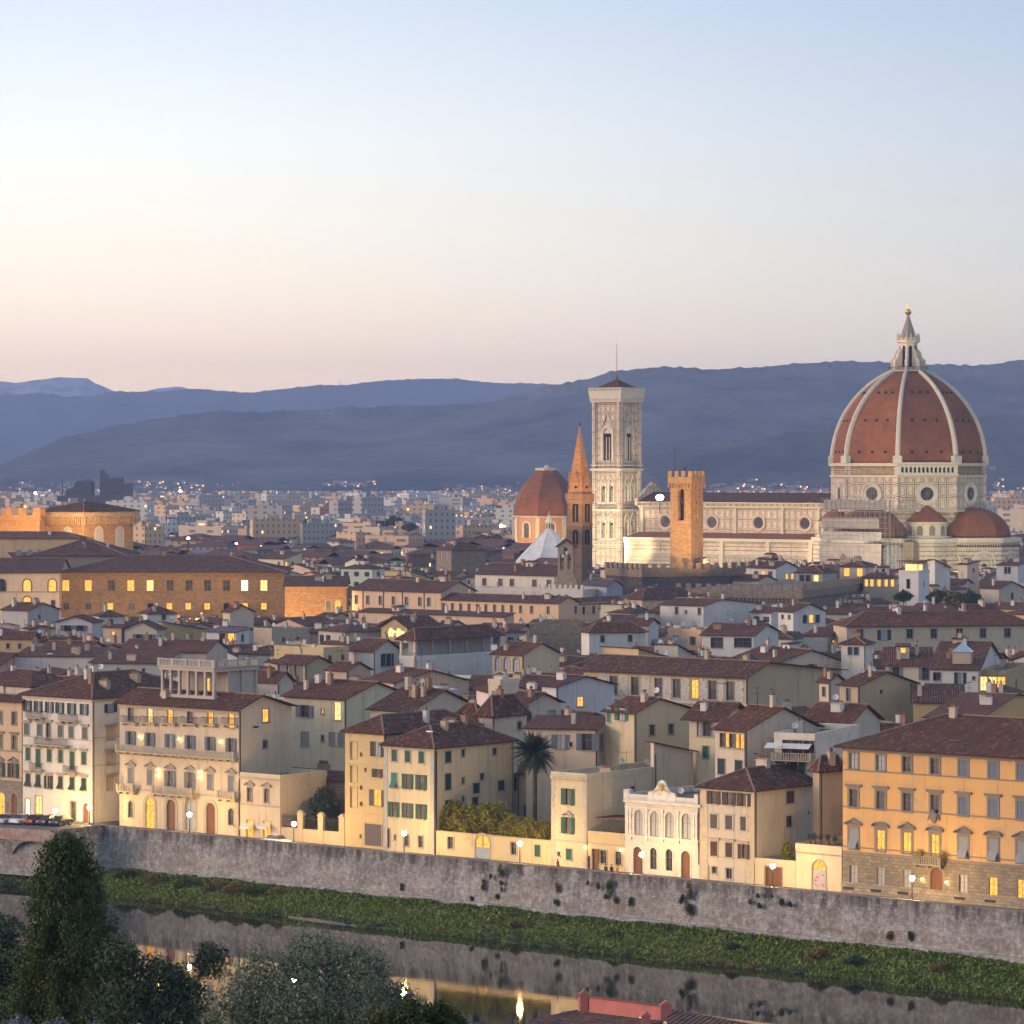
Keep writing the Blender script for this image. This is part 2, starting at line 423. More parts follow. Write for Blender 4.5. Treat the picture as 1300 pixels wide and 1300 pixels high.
def hills():
    def mat(name, a, b, snow=None):
        t = NT(name); w = t.wcoord(); n1 = t.noise(w, .0032, 8., .72); n2 = t.noise(w, .03, 4., .7)
        c = t.mix(t.ramp(n1, .35, .68), a, b); c = t.mix(t.mr(n2, .5, .75, 0, .6), c, tuple(q * .55 for q in a))
        if snow:
            z = t.n('SeparateXYZ', i0=w).outputs[2]
            f = t.math('MULTIPLY', t.mr(z, snow[0], snow[1]), t.ramp(t.noise(w, .006, 5., .7), .40, .52), True)
            c = t.mix(f, c, (.24, .27, .34))
        t.fin(c, 1., spec=0.)
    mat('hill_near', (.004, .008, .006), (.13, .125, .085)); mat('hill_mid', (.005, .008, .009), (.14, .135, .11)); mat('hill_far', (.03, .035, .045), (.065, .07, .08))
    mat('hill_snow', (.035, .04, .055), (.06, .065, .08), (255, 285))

    def ridge(name, ctrl, d, depth, m, tilt=0., rough=9., seed=0, tree=0.):
        xs = [p[0] for p in ctrl]; n = 230
        def yat(x):
            for (x0, y0), (x1, y1) in zip(ctrl, ctrl[1:]):
                if x <= x1:
                    f = (x - x0) / (x1 - x0); f = f * f * (3 - 2 * f) * .5 + f * .5; return y0 + (y1 - y0) * f
            return ctrl[-1][1]
        rows = []
        T = [-1.3, -.6, -.2, 0, .05, .12, .2, .3, .4, .5, .6, .7, .8, .9, 1.]
        for k, t in enumerate(T):
            row = []
            for i in range(n + 1):
                x = xs[0] + (xs[-1] - xs[0]) * i / n
                dd = d + tilt * (x - 650)
                q = P(x, yat(x), dd); zr = max(q.z, 1.)
                yy = dd - depth * t
                if t > 0:
                    z = zr * (1 - t) ** 1.15
                    z += noise.fractal((q.x / 700, yy / 700, seed), 1., 2., 5) * rough * 5 * min(1, t * 4) * (1 - t)
                    zmax = ZC + (zr - ZC) * yy / dd * .985     # the slope stays under its own crest line
                    z = min(z, max(zmax, zr * (1 - t)))
                elif t == 0:
                    z = zr + noise.fractal((q.x / 90, seed, 4.), 1., 2., 4) * rough * .22 + abs(noise.noise((q.x / 18, seed, 9))) * tree
                else:
                    z = zr * (1 + t * .5)
                row.append((q.x, yy, z if t < 1 else -1.))
            rows.append(row)
        b = MB()
        for r0, r1 in zip(rows, rows[1:]):
            for i in range(n):
                b.poly([r0[i], r1[i], r1[i + 1], r0[i + 1]])
        tag(b.obj(name, m, smooth=True), kind='structure')

    #ridge('hills', [(-120, 574), (815, 574), (835, 575), (860, 572), (900, 566), (950, 558), (1000, 550), (1050, 545), (1120, 541), (1200, 534), (1245, 530), (1300, 533), (1420, 525)], 6300, 900, 'hill_near', rough=6, seed=3, tree=7) if False else None
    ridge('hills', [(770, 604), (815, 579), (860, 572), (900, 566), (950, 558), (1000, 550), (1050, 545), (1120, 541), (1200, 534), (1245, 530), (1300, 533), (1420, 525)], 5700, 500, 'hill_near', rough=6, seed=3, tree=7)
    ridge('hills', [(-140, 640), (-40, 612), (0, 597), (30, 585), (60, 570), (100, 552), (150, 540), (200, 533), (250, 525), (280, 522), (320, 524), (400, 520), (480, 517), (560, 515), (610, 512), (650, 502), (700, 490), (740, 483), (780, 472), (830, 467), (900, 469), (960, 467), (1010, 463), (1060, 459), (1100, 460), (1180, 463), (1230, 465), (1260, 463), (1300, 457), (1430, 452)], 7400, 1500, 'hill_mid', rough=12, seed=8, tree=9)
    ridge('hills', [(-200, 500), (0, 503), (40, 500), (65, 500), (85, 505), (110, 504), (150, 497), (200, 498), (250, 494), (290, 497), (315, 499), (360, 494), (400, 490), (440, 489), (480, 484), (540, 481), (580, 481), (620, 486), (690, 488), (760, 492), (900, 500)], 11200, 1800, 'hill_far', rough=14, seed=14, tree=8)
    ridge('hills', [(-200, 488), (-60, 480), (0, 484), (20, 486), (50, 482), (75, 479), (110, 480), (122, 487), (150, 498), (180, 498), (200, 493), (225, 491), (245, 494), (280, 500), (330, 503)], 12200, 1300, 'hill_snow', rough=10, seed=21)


build_setting()
# ------------------------------------------------------------------ building kit
COL = dict(cream=(.62, .51, .38), white=(.66, .63, .58), ochre=(.46, .32, .14), peach=(.64, .44, .27), pink=(.58, .44, .36), grey=(.40, .385, .37),
           yellow=(.62, .47, .22), tan=(.45, .355, .25), beige=(.54, .45, .36), stone=(.27, .215, .15), brick=(.30, .16, .085), lilac=(.54, .50, .49), orange=(.66, .40, .15))
TRIM = (.36, .31, .25); PIETRA = (.27, .235, .19)
GREEN = (.035, .12, .075); DGREEN = (.02, .05, .04); BROWN = (.10, .055, .04); BLUE = (.16, .19, .25); GREY = (.27, .27, .29); DGREY = (.06, .06, .065); TEAL = (.05, .22, .22)
ROOF = (.128, .046, .029); ROOFS = dict(dark=(.085, .036, .028), red=(.185, .054, .026), rust=(.165, .072, .036), brown=(.11, .047, .033))
CACHE = {}
FOOT = []          # footprints of everything built: (corner, u, v, W, D, top row, lower row of what must stay visible, distance)


def cached(key, make):
    if key not in CACHE: CACHE[key] = make()
    return CACHE[key]


def arc(w, h, n=8):
    """outline of a round-headed opening, from the left spring to the right"""
    r = w / 2
    return [(-r * cos(pi * i / n), h - r + r * sin(pi * i / n)) for i in range(n + 1)]


def pane_mesh(w, h, arch, mat):
    def f():
        m = MB()
        pts = [(-w / 2, 0), (w / 2, 0)] + ([(x, z) for x, z in reversed(arc(w, h))] if arch else [(w / 2, h), (-w / 2, h)])
        m.poly([(x, .2, z) for x, z in pts]); return m.mesh('pane', mat)
    return cached(('p', w, h, arch, mat), f)


def frame_mesh(w, h, arch, surround, bars, sill):
    def f():
        m = MB(); r = w / 2
        if bars:                                    # sash and glazing bars, just before the glass
            b = .06
            for x in (-r, -.03, r - b): m.box(x, x + b, .15, .19, 0, h - (r * .5 if arch and abs(x) > .1 else 0), m=1)
            for z in ((0, h * .6) if h > 1.5 else (0,)): m.box(-r + b, r - b, .155, .187, z, z + b * .8, m=1)
        if surround:
            t = surround
            for sgn in (-1, 1):
                x0, x1 = sorted((sgn * r, sgn * (r + t))); m.box(x0, x1, -.07, .0, 0, h if not arch else h - r)
            if arch:
                A, B = arc(w, h, 10), [(x * (r + t) / r, h - r + (z - h + r) * (r + t) / r) for x, z in arc(w, h, 10)]
                for (a0, a1, b0, b1) in zip(A, A[1:], B, B[1:]):
                    m.prism([a0, a1, b1, b0][::-1], -.07, .0)
            else: m.box(-r - t, r + t, -.07, .0, h, h + t)
        if sill: m.box(-r - .18, r + .18, -.16, .0, -.16, -.003)
        if not m.f: m.box(-r, r, .19, .196, 0, .04, m=1)
        return m.mesh('window', ['trim', 'sash'])
    return cached(('f', w, h, arch, surround, bars, sill), f)


def shutter_mesh(w, h, tilt):
    def f():
        m = MB()
        if tilt:
            hh = h * .45; m.box(0, w, -.05, -.01, hh, h)
            p = [(0, -.05, hh), (w, -.05, hh), (w, -.65, .05), (0, -.65, .05)]
            m.poly(p); m.poly([(x, y + .05, z) for x, y, z in p][::-1])
            for a, b in ((0, 1), (1, 2), (2, 3), (3, 0)): m.poly([p[b], p[a], (p[a][0], p[a][1] + .05, p[a][2]), (p[b][0], p[b][1] + .05, p[b][2])])
        else:
            m.box(0, w, -.06, -.012, .0, h)
            for z in (0, h * .48, h - .09): m.box(0, w, -.085, -.06, z, z + .09)
        return m.mesh('shutter', 'louvre')
    return cached(('s', w, h, tilt), f)


def hood_mesh(w, kind):
    def f():
        m = MB(); k = w / 2 + .35
        if kind == 'h': m.box(-k, k, -.32, 0, 0, .12); m.box(-k + .1, k - .1, -.2, 0, -.22, 0)
        elif kind == 't':
            m.box(-k, k, -.34, 0, 0, .13); m.prism([(-k + .15, .13), (k - .15, .13), (0, .13 + k * .42)], -.1, 0)
            for s in (-1, 1):
                p = [(s * k, .13), (s * k, .28), (0, .3 + k * .46), (0, .13 + k * .42)]
                m.prism(p if s > 0 else p[::-1], -.34, 0)
        else:
            m.box(-k, k, -.34, 0, 0, .13)
            q = [(k * cos(pi - pi * i / 8), .13 + k * .42 * sin(pi * i / 8)) for i in range(9)]
            m.prism([(x * .9, .13 + (z - .13) * .9) for x, z in q][::-1], -.1, 0)
            for a, b in zip(q, q[1:]): m.prism([a, b, (b[0] * .88, .13 + (b[1] - .13) * .8), (a[0] * .88, .13 + (a[1] - .13) * .8)][::-1], -.34, 0)
        return m.mesh('hood', 'trim')
    return cached(('h', w, kind), f)


def face_grid(m, to3, x0, x1, z0, z1, holes, depth=.22, mi=0):
    """wall face with openings; to3(x, y, z): along, inward, up. holes: (xc, z, w, h, arch)"""
    hs = [(max(xc - w / 2, x0 + .02), min(xc + w / 2, x1 - .02), max(z, z0), min(z + h, z1), arch, xc, w, z + h) for xc, z, w, h, arch in holes if z + h > z0 + .05 and z < z1 - .05]
    X = sorted({x0, x1} | {round(v, 3) for q in hs for v in q[:2]}); Z = sorted({z0, z1} | {round(v, 3) for q in hs for v in q[2:4]})
    for a, b in zip(X, X[1:]):
        run = None
        for c, d in zip(Z, Z[1:]):
            mx, mz = (a + b) / 2, (c + d) / 2
            if any(q[0] < mx < q[1] and q[2] < mz < q[3] for q in hs): 
                if run: m.poly([to3(a, 0, run[0]), to3(b, 0, run[0]), to3(b, 0, run[1]), to3(a, 0, run[1])], m=mi); run = None
            else: run = (run[0], d) if run else (c, d)
        if run: m.poly([to3(a, 0, run[0]), to3(b, 0, run[0]), to3(b, 0, run[1]), to3(a, 0, run[1])], m=mi)
    for a, b, c, d, arch, xc, w, top in hs:
        zt = d - w / 2 if arch else d
        m.poly([to3(a, 0, c), to3(a, depth, c), to3(a, depth, zt), to3(a, 0, zt)], m=mi); m.poly([to3(b, depth, c), to3(b, 0, c), to3(b, 0, zt), to3(b, depth, zt)], m=mi)
        m.poly([to3(a, 0, c), to3(b, 0, c), to3(b, depth, c), to3(a, depth, c)], m=mi)
        if not arch: m.poly([to3(a, depth, d), to3(b, depth, d), to3(b, 0, d), to3(a, 0, d)], m=mi)
        else:
            A = [(xc + x, z + d - (d - c)) for x, z in arc(w, d - c)]
            for k, (p, q) in enumerate(zip(A, A[1:])):
                cx = a if k < 4 else b
                m.poly([to3(p[0], 0, p[1]), to3(q[0], 0, q[1]), to3(cx, 0, d)], m=mi)
                m.poly([to3(p[0], 0, p[1]), to3(p[0], depth, p[1]), to3(q[0], depth, q[1]), to3(q[0], 0, q[1])], m=mi)
            m.poly([to3(a, 0, d), to3(A[4][0], 0, d), to3(b, 0, d)], m=mi) if False else None


def roof_mesh(m, x0, x1, y0, y1, z, kind, rise, over, rp=.5, caps=True):
    """tiled roof over the rectangle; faces carry uv in metres"""
    X0, X1, Y0, Y1 = x0 - over, x1 + over, y0 - over, y1 + over
    w, d = X1 - X0, Y1 - Y0; zt = z + rise; t = .14; hips = []
    if kind == 'hip':
        if w >= d: i = d / 2; A, B = (X0 + i, (Y0 + Y1) / 2, zt), (X1 - i, (Y0 + Y1) / 2, zt)
        else: i = w / 2; A, B = ((X0 + X1) / 2, Y0 + i, zt), ((X0 + X1) / 2, Y1 - i, zt)
        c = [(X0, Y0, z), (X1, Y0, z), (X1, Y1, z), (X0, Y1, z)]
        if w >= d: pl = [([c[0], c[1], B, A], 0), ([c[1], c[2], B], 1), ([c[2], c[3], A, B], 0), ([c[3], c[0], A], 1)]; hips = [(c[0], A), (c[1], B), (c[2], B), (c[3], A), (A, B)]
        else: pl = [([c[0], c[1], A], 0), ([c[1], c[2], B, A], 1), ([c[2], c[3], B], 0), ([c[3], c[0], A, B], 1)]; hips = [(c[0], A), (c[1], A), (c[2], B), (c[3], B), (A, B)]
    elif kind == 'gx':            # ridge along the facade
        yr = Y0 + d * rp; A, B = (X0, yr, zt), (X1, yr, zt); c = [(X0, Y0, z), (X1, Y0, z), (X1, Y1, z), (X0, Y1, z)]
        pl = [([c[0], c[1], B, A], 0), ([c[2], c[3], A, B], 0)]; hips = [(A, B)]
    elif kind == 'gy':            # ridge away from the facade
        xr = X0 + w * rp; A, B = (xr, Y0, zt), (xr, Y1, zt); c = [(X0, Y0, z), (X1, Y0, z), (X1, Y1, z), (X0, Y1, z)]
        pl = [([c[1], c[2], B, A], 1), ([c[3], c[0], A, B], 1)]; hips = [(A, B)]
    elif kind == 'sx':            # single slope, low at the facade
        pl = [([(X0, Y0, z), (X1, Y0, z), (X1, Y1, zt), (X0, Y1, zt)], 0)]
    elif kind == 'sb':            # single slope, high at the facade
        pl = [([(X0, Y0, zt), (X1, Y0, zt), (X1, Y1, z), (X0, Y1, z)], 0)]
    else:                         # 'sy': low at the right-hand side
        pl = [([(X1, Y0, z), (X1, Y1, z), (X0, Y1, zt), (X0, Y0, zt)], 1)]
    for pts, ax in pl:
        lo = min(p[2] for p in pts); uv = []
        for p in pts:
            run = {0: p[1], 1: p[0]}[ax]; b = [q for q in pts if abs(q[2] - lo) < 1e-6][0]; br = b[1] if ax == 0 else b[0]
            uv.append((p[0] if ax == 0 else p[1], hypot(run - br, p[2] - lo)))
        m.poly(pts, uv); dn = [(p[0], p[1], p[2] - t) for p in pts]; m.poly(dn[::-1], m=1)
        for k in range(len(pts)):
            j = (k + 1) % len(pts)
            if abs(pts[k][2] - lo) < 1e-6 and abs(pts[j][2] - lo) < 1e-6 or kind[0] in 'gs':
                m.poly([dn[k], dn[j], pts[j], pts[k]], [(.3, .1)] * 4, m=0)
    if caps:
        for a, b in hips: m.tube((a[0], a[1], a[2] + .02), (b[0], b[1], b[2] + .02), .16, n=5, m=2)


class House:
    def __init__(s, name, label, cat, xl, xc, xr, y, d=None, H=None, D=None, Wd=None, yaw=39.5, col='cream', roof='hip', rise=None, over=.55, rcol=None,
                 group=None, mat='plaster', rp=.5, keep=None, trim=TRIM, z0=0., caps=True, wcol=None):
        if d is None: d = FOC * (ZC - H) / (y - HZ)
        s.d, s.H, s.xc, s.z0 = d, (H if y is None else ZC - (y - HZ) * d / FOC), xc, z0
        y = HZ + (ZC - s.H) * FOC / d
        a = radians(yaw); s.u = Vector((cos(a), -sin(a), 0)); s.v = Vector((sin(a), cos(a), 0))
        s.c = Vector(((xc - 650) / FOC * d, d, 0))
        s.W = Wd if Wd else -s.lx(xl); s.D = D if D else s.ry(xr)
        s.col = COL[col] if isinstance(col, str) else col; s.mat = mat; s.trim = trim
        s.roof, s.rp, s.over = roof, rp, over; span = s.D if roof in ('gx', 'sx', 'sb') else s.W if roof in ('gy', 'sy') else min(s.D, s.W)
        s.rise = rise if rise is not None else span * (.5 if roof[0] in 'hg' else 1) * .33
        s.rcol = rcol or ROOF; s.caps = caps
        s.root = empty(name, (s.c.x, s.c.y, z0), -a, label, cat, group)
        if label:
            w = label.split()[:9]
            while w[-1] in 'at the a an of in on under below above behind beside between right left just with and before its one low front great'.split(): w.pop()
            s.root['short'] = ' '.join(w)
        s.wins = []; s.extra = {'L': [], 'R': []}
        top = s.H + (s.rise if roof != 'flat' else .9)
        FOOT.append((s.c, s.u, s.v, s.W, s.D, top, (keep if keep else y + (26 if d < 600 else 15)), d))
        s.bars = d < 820

    def lx(s, xp):                      # photo column -> position along the facade (0 at the near corner, negative to the left)
        k = (xp - 650) / FOC; return -(s.c.x - k * s.c.y) / (s.u.x - k * s.u.y)

    def ry(s, xp):                      # photo column -> position along the right-hand side
        k = (xp - 650) / FOC; return (k * s.c.y - s.c.x) / (s.v.x - k * s.v.y)

    def zat(s, face, t, yp):
        q = s.c + (s.u if face == 'L' else s.v) * t; return ZC - (yp - HZ) * q.y / FOC - s.z0

    def win(s, face, t, z, w, h, kind='d', sh=None, sc=GREEN, hood=None, arch=False, sur=.14, sill=True, bars=None, fc=None):
        s.wins.append((face, t, z, w, h, kind, sh, sc, hood, arch, sur, sill, s.bars if bars is None else bars, fc or s.trim))

    def row(s, face, xs, y, w, h, kinds='d', sh=None, **kw):
        """a row of openings at photo columns xs; y is the photo row of the first one's middle"""
        f = s.lx if face == 'L' else s.ry; z = s.zat(face, f(xs[0]), y) - h / 2
        for i, x in enumerate(xs):
            s.win(face, f(x), z, w, h, kinds[i % len(kinds)], sh[i % len(sh)] if sh else None, **kw)

    def lxy(s, xp, y):                  # photo column -> facade coordinate on a plane y metres behind the facade
        k = (xp - 650) / FOC; o = s.c + s.v * y; return -(o.x - k * o.y) / (s.u.x - k * s.u.y)

    def base(s, face, z1, col=PIETRA, name='stone_base', mat='stone'):
        m = MB(); hs = [(t, z, w, h, arch) for f, t, z, w, h, k, sh, sc, hd, arch, *_ in s.wins if f == face]
        if face == 'L':
            face_grid(m, lambda x, y, z: (x, y - .045, z), -s.W, 0, 0, z1, hs, .045); m.poly([(-s.W, -.045, z1), (0, -.045, z1), (0, 0, z1), (-s.W, 0, z1)])
        else:
            face_grid(m, lambda x, y, z: (.045 - y, x, z), 0, s.D, 0, z1, hs, .045); m.poly([(.045, 0, z1), (.045, s.D, z1), (0, s.D, z1), (0, 0, z1)])
        m.obj(name, mat, s.root, col)

    def place(s, face, t, z):
        return ((t, 0, z), 0.) if face == 'L' else ((0, t, z), pi / 2)

    def build_windows(s):
        KM = {'x': 'paint', 'd': 'glass', 'l': 'lit', 'p': 'lit_pale', 'W': 'lit_white', 'w': 'curtain', 'b': 'dark', 'D': 'wood', 'g': 'paint'}
        for face, t, z, w, h, kind, sh, sc, hood, arch, sur, sill, bars, fc in s.wins:
            w, h = round(w, 2), round(h, 2); loc, rz = s.place(face, t, z)
            nm = 'door' if kind in 'Dg' else 'blind_window' if kind == 'x' else 'window'
            o = inst(nm, frame_mesh(w, h, arch, sur, bars and kind in 'dlpWw' and sh != 'c', sill and kind not in 'Dgx'), s.root, loc, rz, fc)
            if sh != 'c': inst('door_leaf' if nm == 'door' else 'pane', pane_mesh(w, h, arch, KM[kind]), o, None, 0, sc)
            if sh:
                if sh in 'ct':
                    me = shutter_mesh(round(w / 2 - .012, 3), h, sh == 't')
                    for x in (-w / 2 + .004, .008): inst('shutter', me, o, (x, .05 if sh == 'c' else .03, 0), 0, sc)
                else:
                    ww = w / 2 + .02; me = shutter_mesh(round(ww, 3), h, False); g = sur + .02 if sur else .02
                    for x in (-w / 2 - ww - g * .3, w / 2 + g * .3): inst('shutter', me, o, (x, -.075 if sur else 0, 0), 0, sc)
            if hood: inst('hood', hood_mesh(w + 2 * sur, hood), o, (0, 0, h + sur + (.25 if hood == 'h' else .12)), 0, fc)

    def done(s, chim=0, dish=0, ant=0, sky=0, seed=None, back=True):
        m = MB(); W, D, H, dz = s.W, s.D, s.H, -s.z0
        r = random.Random(seed if seed is not None else int(s.xc * 7 + s.H * 13))
        holes = {f: [(t, z, w, h, arch) for face, t, z, w, h, k, sh, sc, hd, arch, *_ in s.wins if face == f] + s.extra[f] for f in 'LR'}
        zb = 0.; h = H - s.z0
        face_grid(m, lambda x, y, z: (x, y, z), -W, 0, zb, h, holes['L'])
        face_grid(m, lambda x, y, z: (-y, x, z), 0, D, zb, h, holes['R'])
        m.poly([(0, D, zb), (-W, D, zb), (-W, D, h), (0, D, h)]); m.poly([(-W, D, zb), (-W, 0, zb), (-W, 0, h), (-W, D, h)])
        ri, k = s.rise, s.roof; rf = MB(); e = s.over
        if k == 'gx':
            b = ri * .985
            for x in (0, -W): m.poly([(x, 0, h), (x, D, h), (x, -e + (D + 2 * e) * s.rp, h + b)])
        elif k == 'gy':
            for y in (0, D): m.poly([(-W, y, h), (0, y, h), (-W - e + (W + 2 * e) * s.rp, y, h + ri * .985)])
        elif k in ('sx', 'sb'):
            p, q = (0, ri) if k == 'sx' else (ri, 0)
            for x in (0, -W): m.poly([(x, 0, h), (x, D, h), (x, D, h + q * .97), (x, 0, h + p * .97)])
            y = D if k == 'sx' else 0; m.poly([(-W, y, h), (0, y, h), (0, y, h + ri * .97), (-W, y, h + ri * .97)])
        elif k == 'sy':
            for y in (0, D): m.poly([(-W, y, h), (0, y, h), (-W, y, h + ri * .97)])
            m.poly([(-W, 0, h), (-W, D, h), (-W, D, h + ri * .97), (-W, 0, h + ri * .97)])
        m.obj('wall', s.mat, s.root, s.col)
        if k == 'flat':
            rf.poly([(-W + .25, .25, h - .05), (-.25, .25, h - .05), (-.25, D - .25, h - .05), (-W + .25, D - .25, h - .05)])
            rf.obj('roof', 'paving', s.root)
            p = MB()
            for a in ((-W - .06, .06, -.06, .25), (-W - .06, .06, D - .25, D + .06), (-W - .06, -W + .25, .25, D - .25), (-.25, .06, .25, D - .25)): p.box(*a, h, h + .8)
            p.obj('parapet', s.mat, s.root, s.col)
        else:
            roof_mesh(rf, -W, 0, 0, D, h + .15, k, ri, e, s.rp, s.caps)
            ro = rf.obj('roof', ['roof_tile', 'wood', 'ridge'], s.root, s.rcol)
        if s.d < 760 and H > 9 and k != 'flat':
            p = MB(); p.tube((.11, .25, 0), (.11, .25, h), .07, n=5); p.obj('downpipe', 'iron', s.root)
        s.build_windows()
        s.clutter(r, chim, dish, ant, sky)
        return s

    def rz(s, x, y):
        """height of the roof surface over a point of the plan"""
        h = s.H - s.z0 + .15; k = s.roof; ri = s.rise
        if k == 'flat': return h - .1
        if k == 'hip': return h + ri * min(1, min(-x, s.W + x, y, s.D - y) / (min(s.W, s.D) / 2))
        if k == 'gx':
            yr = s.D * s.rp; return h + ri * (y / yr if y < yr else (s.D - y) / (s.D - yr))
        if k == 'gy':
            f = (x + s.W) / s.W; return h + ri * (f / s.rp if f < s.rp else (1 - f) / (1 - s.rp))
        if k == 'sx': return h + ri * y / s.D
        if k == 'sb': return h + ri * (1 - y / s.D)
        return h + ri * -x / s.W

    def spot(s, r):
        x, y = -r.uniform(.12, .88) * s.W, r.uniform(.15, .7) * s.D; return x, y, s.rz(x, y)

    def clutter(s, r, chim, dish, ant, sky):
        for i in range(chim):
            x, y, z = s.spot(r); kind = r.randrange(4)
            inst('chimney', chimney_mesh(kind), s.root, (x, y, z - .5), 0, r.choice([s.col, COL['white'], COL['tan'], COL['brick'], COL['beige']]))
        for i in range(dish):
            x, y, z = s.spot(r); inst('satellite_dish', dish_mesh(), s.root, (x, y, z - .1), r.uniform(-.4, .9) + TH)
        for i in range(ant):
            x, y, z = s.spot(r); inst('antenna', antenna_mesh(r.randrange(2)), s.root, (x, y, z - .1), r.uniform(0, 3))
        for i in range(sky):
            if s.roof == 'flat': continue
            x, y = -r.uniform(.25, .75) * s.W, s.D * .2
            z = s.rz(x, y); sl = (s.rz(x, y + .2) - z) / .2
            m = MB(); m.poly([(-.6, -.5, -.5 * sl + .06), (.6, -.5, -.5 * sl + .06), (.6, .5, .5 * sl + .06), (-.6, .5, .5 * sl + .06)])
            m.box(-.66, .66, -.56, -.5, -.5 * sl - .1, -.5 * sl + .1)
            m.obj('skylight', 'skylight', s.root, None, loc=(x, y, z))

    # ---- facade trim
    def course(s, face, z, h=.22, d=.09, col=None, name='string_course'):
        m = MB(); a, b = (-s.W, 0) if face == 'L' else (0, s.D)
        if face == 'L': m.box(a, b + d, -d, -.003, z, z + h)
        else: m.box(.003, d, a, b, z, z + h)
        m.obj(name, 'trim', s.root, col or s.trim)

    def quoins(s, t0, t1, z1, w=.7, face='L', col=None, z0=0, plain=False):
        for t, sg in ((t0, 1), (t1, -1)):
            m = MB(); z = z0; i = 0
            while z < z1 - .3:
                ww = w if plain or i % 2 else w * .65; zz = min(z + .55, z1)
                a, b = sorted((t, t + sg * ww))
                if face == 'L': m.box(a, b, -.05, -.002, z, zz - (.0 if plain else .04))
                else: m.box(.002, .05, a, b, z, zz - (.0 if plain else .04))
                z += .55; i += 1
            m.obj('corner_stones', 'trim', s.root, col or s.trim)

    def balcony(s, x0, x1, yp, depth=.9, kind='iron', hgt=.95, pix=True):
        a, b = (s.lx(x0), s.lx(x1)) if pix else (x0, x1); z = s.zat('L', (a + b) / 2, yp) if pix else yp
        m = MB(); m.box(a, b, -depth, -.004, z - .2, z)
        k = max(2, int((b - a) / 1.6) + 1)
        for i in range(k):
            x = a + .15 + (b - a - .5) * i / max(k - 1, 1); m.prism([(x, z - .2), (x, z - .55), (x + .2, z - .55), (x + .2, z - .2)][::-1], -depth * .7, -.004)
        o = m.obj('balcony', 'trim', s.root, s.trim)
        q = MB(); mt = 'iron' if kind == 'iron' else 'trim'
        q.box(a, b, -depth, -depth + .06, z + hgt - .06, z + hgt); q.box(a, a + .06, -depth + .06, 0, z + hgt - .06, z + hgt); q.box(b - .06, b, -depth + .06, 0, z + hgt - .06, z + hgt)
        st = .16 if kind == 'iron' else .34; t = .028 if kind == 'iron' else .17; n = int((b - a) / st)
        for i in range(n + 1):
            x = a + (b - a - t) * i / max(n, 1); q.box(x, x + t, -depth + .005, -depth + .005 + min(t, .05), z, z + hgt - .06)
        for i in range(1, int(depth / st)):
            for x in (a, b - t): q.box(x, x + t, -depth + i * st, -depth + i * st + t, z, z + hgt - .06)
        if kind != 'iron':
            for x in (a, b - .28): q.box(x, x + .28, -depth - .02, -depth + .26, z, z + hgt + .06)
            q.box(a + .28, b - .28, -depth + .06, -depth + .1, z + .1, z + hgt - .1) if False else None
        q.obj('railing', mt, o, s.trim)
        return o

    def lamp(s, face, xp, yp, sconce=True):
        t = s.lx(xp) if face == 'L' else s.ry(xp); z = s.zat(face, t, yp)
        m = MB(); m.ball((0, -.28, 0), .13, 8)
        loc, rz = s.place(face, t, z)
        a = MB(); a.box(-.03, .03, -.26, 0, .16, .2); a.box(-.14, .14, -.42, -.14, .14, .17)
        o = a.obj('wall_lamp', 'iron', s.root, None, loc=loc, rz=rz); m.obj('bulb', 'wall_lamp', o)

    def sidebox(s, name, x0, x1, y0, y1, z0, z1, mat='plaster', col=None, roof=None):
        m = MB(); m.box(x0, x1, y0, y1, z0, z1); o = m.obj(name, mat, s.root, col or s.col)
        if roof:
            q = MB(); roof_mesh(q, x0, x1, y0, y1, z1 + .02, roof, min(x1 - x0, y1 - y0) * .17, .3, .5, False); q.obj('roof', ['roof_tile', 'wood', 'ridge'], o, s.rcol)
        return o


def chimney_mesh(k):
    def f():
        m = MB(); w, d, h = ((.45, .35, 1.6), (.35, .35, 2.2), (.9, .4, 1.5), (.3, .3, 1.9))[k]
        m.box(-w, w, -d, d, 0, h, faces='xXyYZ'); m.box(-w - .08, w + .08, -d - .08, d + .08, h, h + .1)
        n = 1 if w < .5 else 3
        for i in range(n):
            x = 0 if n == 1 else -w * .65 + w * .65 * i
            if k % 2: m.lathe([(.14, h + .1), (.12, h + .5), (.2, h + .5), (.02, h + .75)], 6, (x, 0), m=1)
            else:
                for sx in (-.16, .12): m.box(x + sx, x + sx + .05, -.16, .16, h + .1, h + .4)
                m.prism([(x - .26, h + .4), (x + .26, h + .4), (x, h + .62)], -.24, .24, m=1)
        return m.mesh('chimney', ['plaster', 'terracotta'])
    return cached(('c', k), f)


def dish_mesh():
    def f():
        m = MB(); m.tube((0, 0, 0), (0, 0, 1.2), .035, n=5, m=1)
        n = 14; R = .46; c = Vector((0, -.1, 1.35)); ax = Vector((0, -.88, .47)).normalized(); a = ax.orthogonal().normalized(); b = ax.cross(a)
        rs = [[c + a * (r * cos(2 * pi * i / n)) + b * (r * sin(2 * pi * i / n)) + ax * h for i in range(n)] for r, h in ((.01, 0), (R * .5, .04), (R, .14), (R * .98, .11), (.01, -.03))]
        m.ring(rs); m.tube(c - ax * .02, c + ax * .42, .02, n=4, m=1); return m.mesh('satellite_dish', ['dish', 'iron'])
    return cached('dish', f)


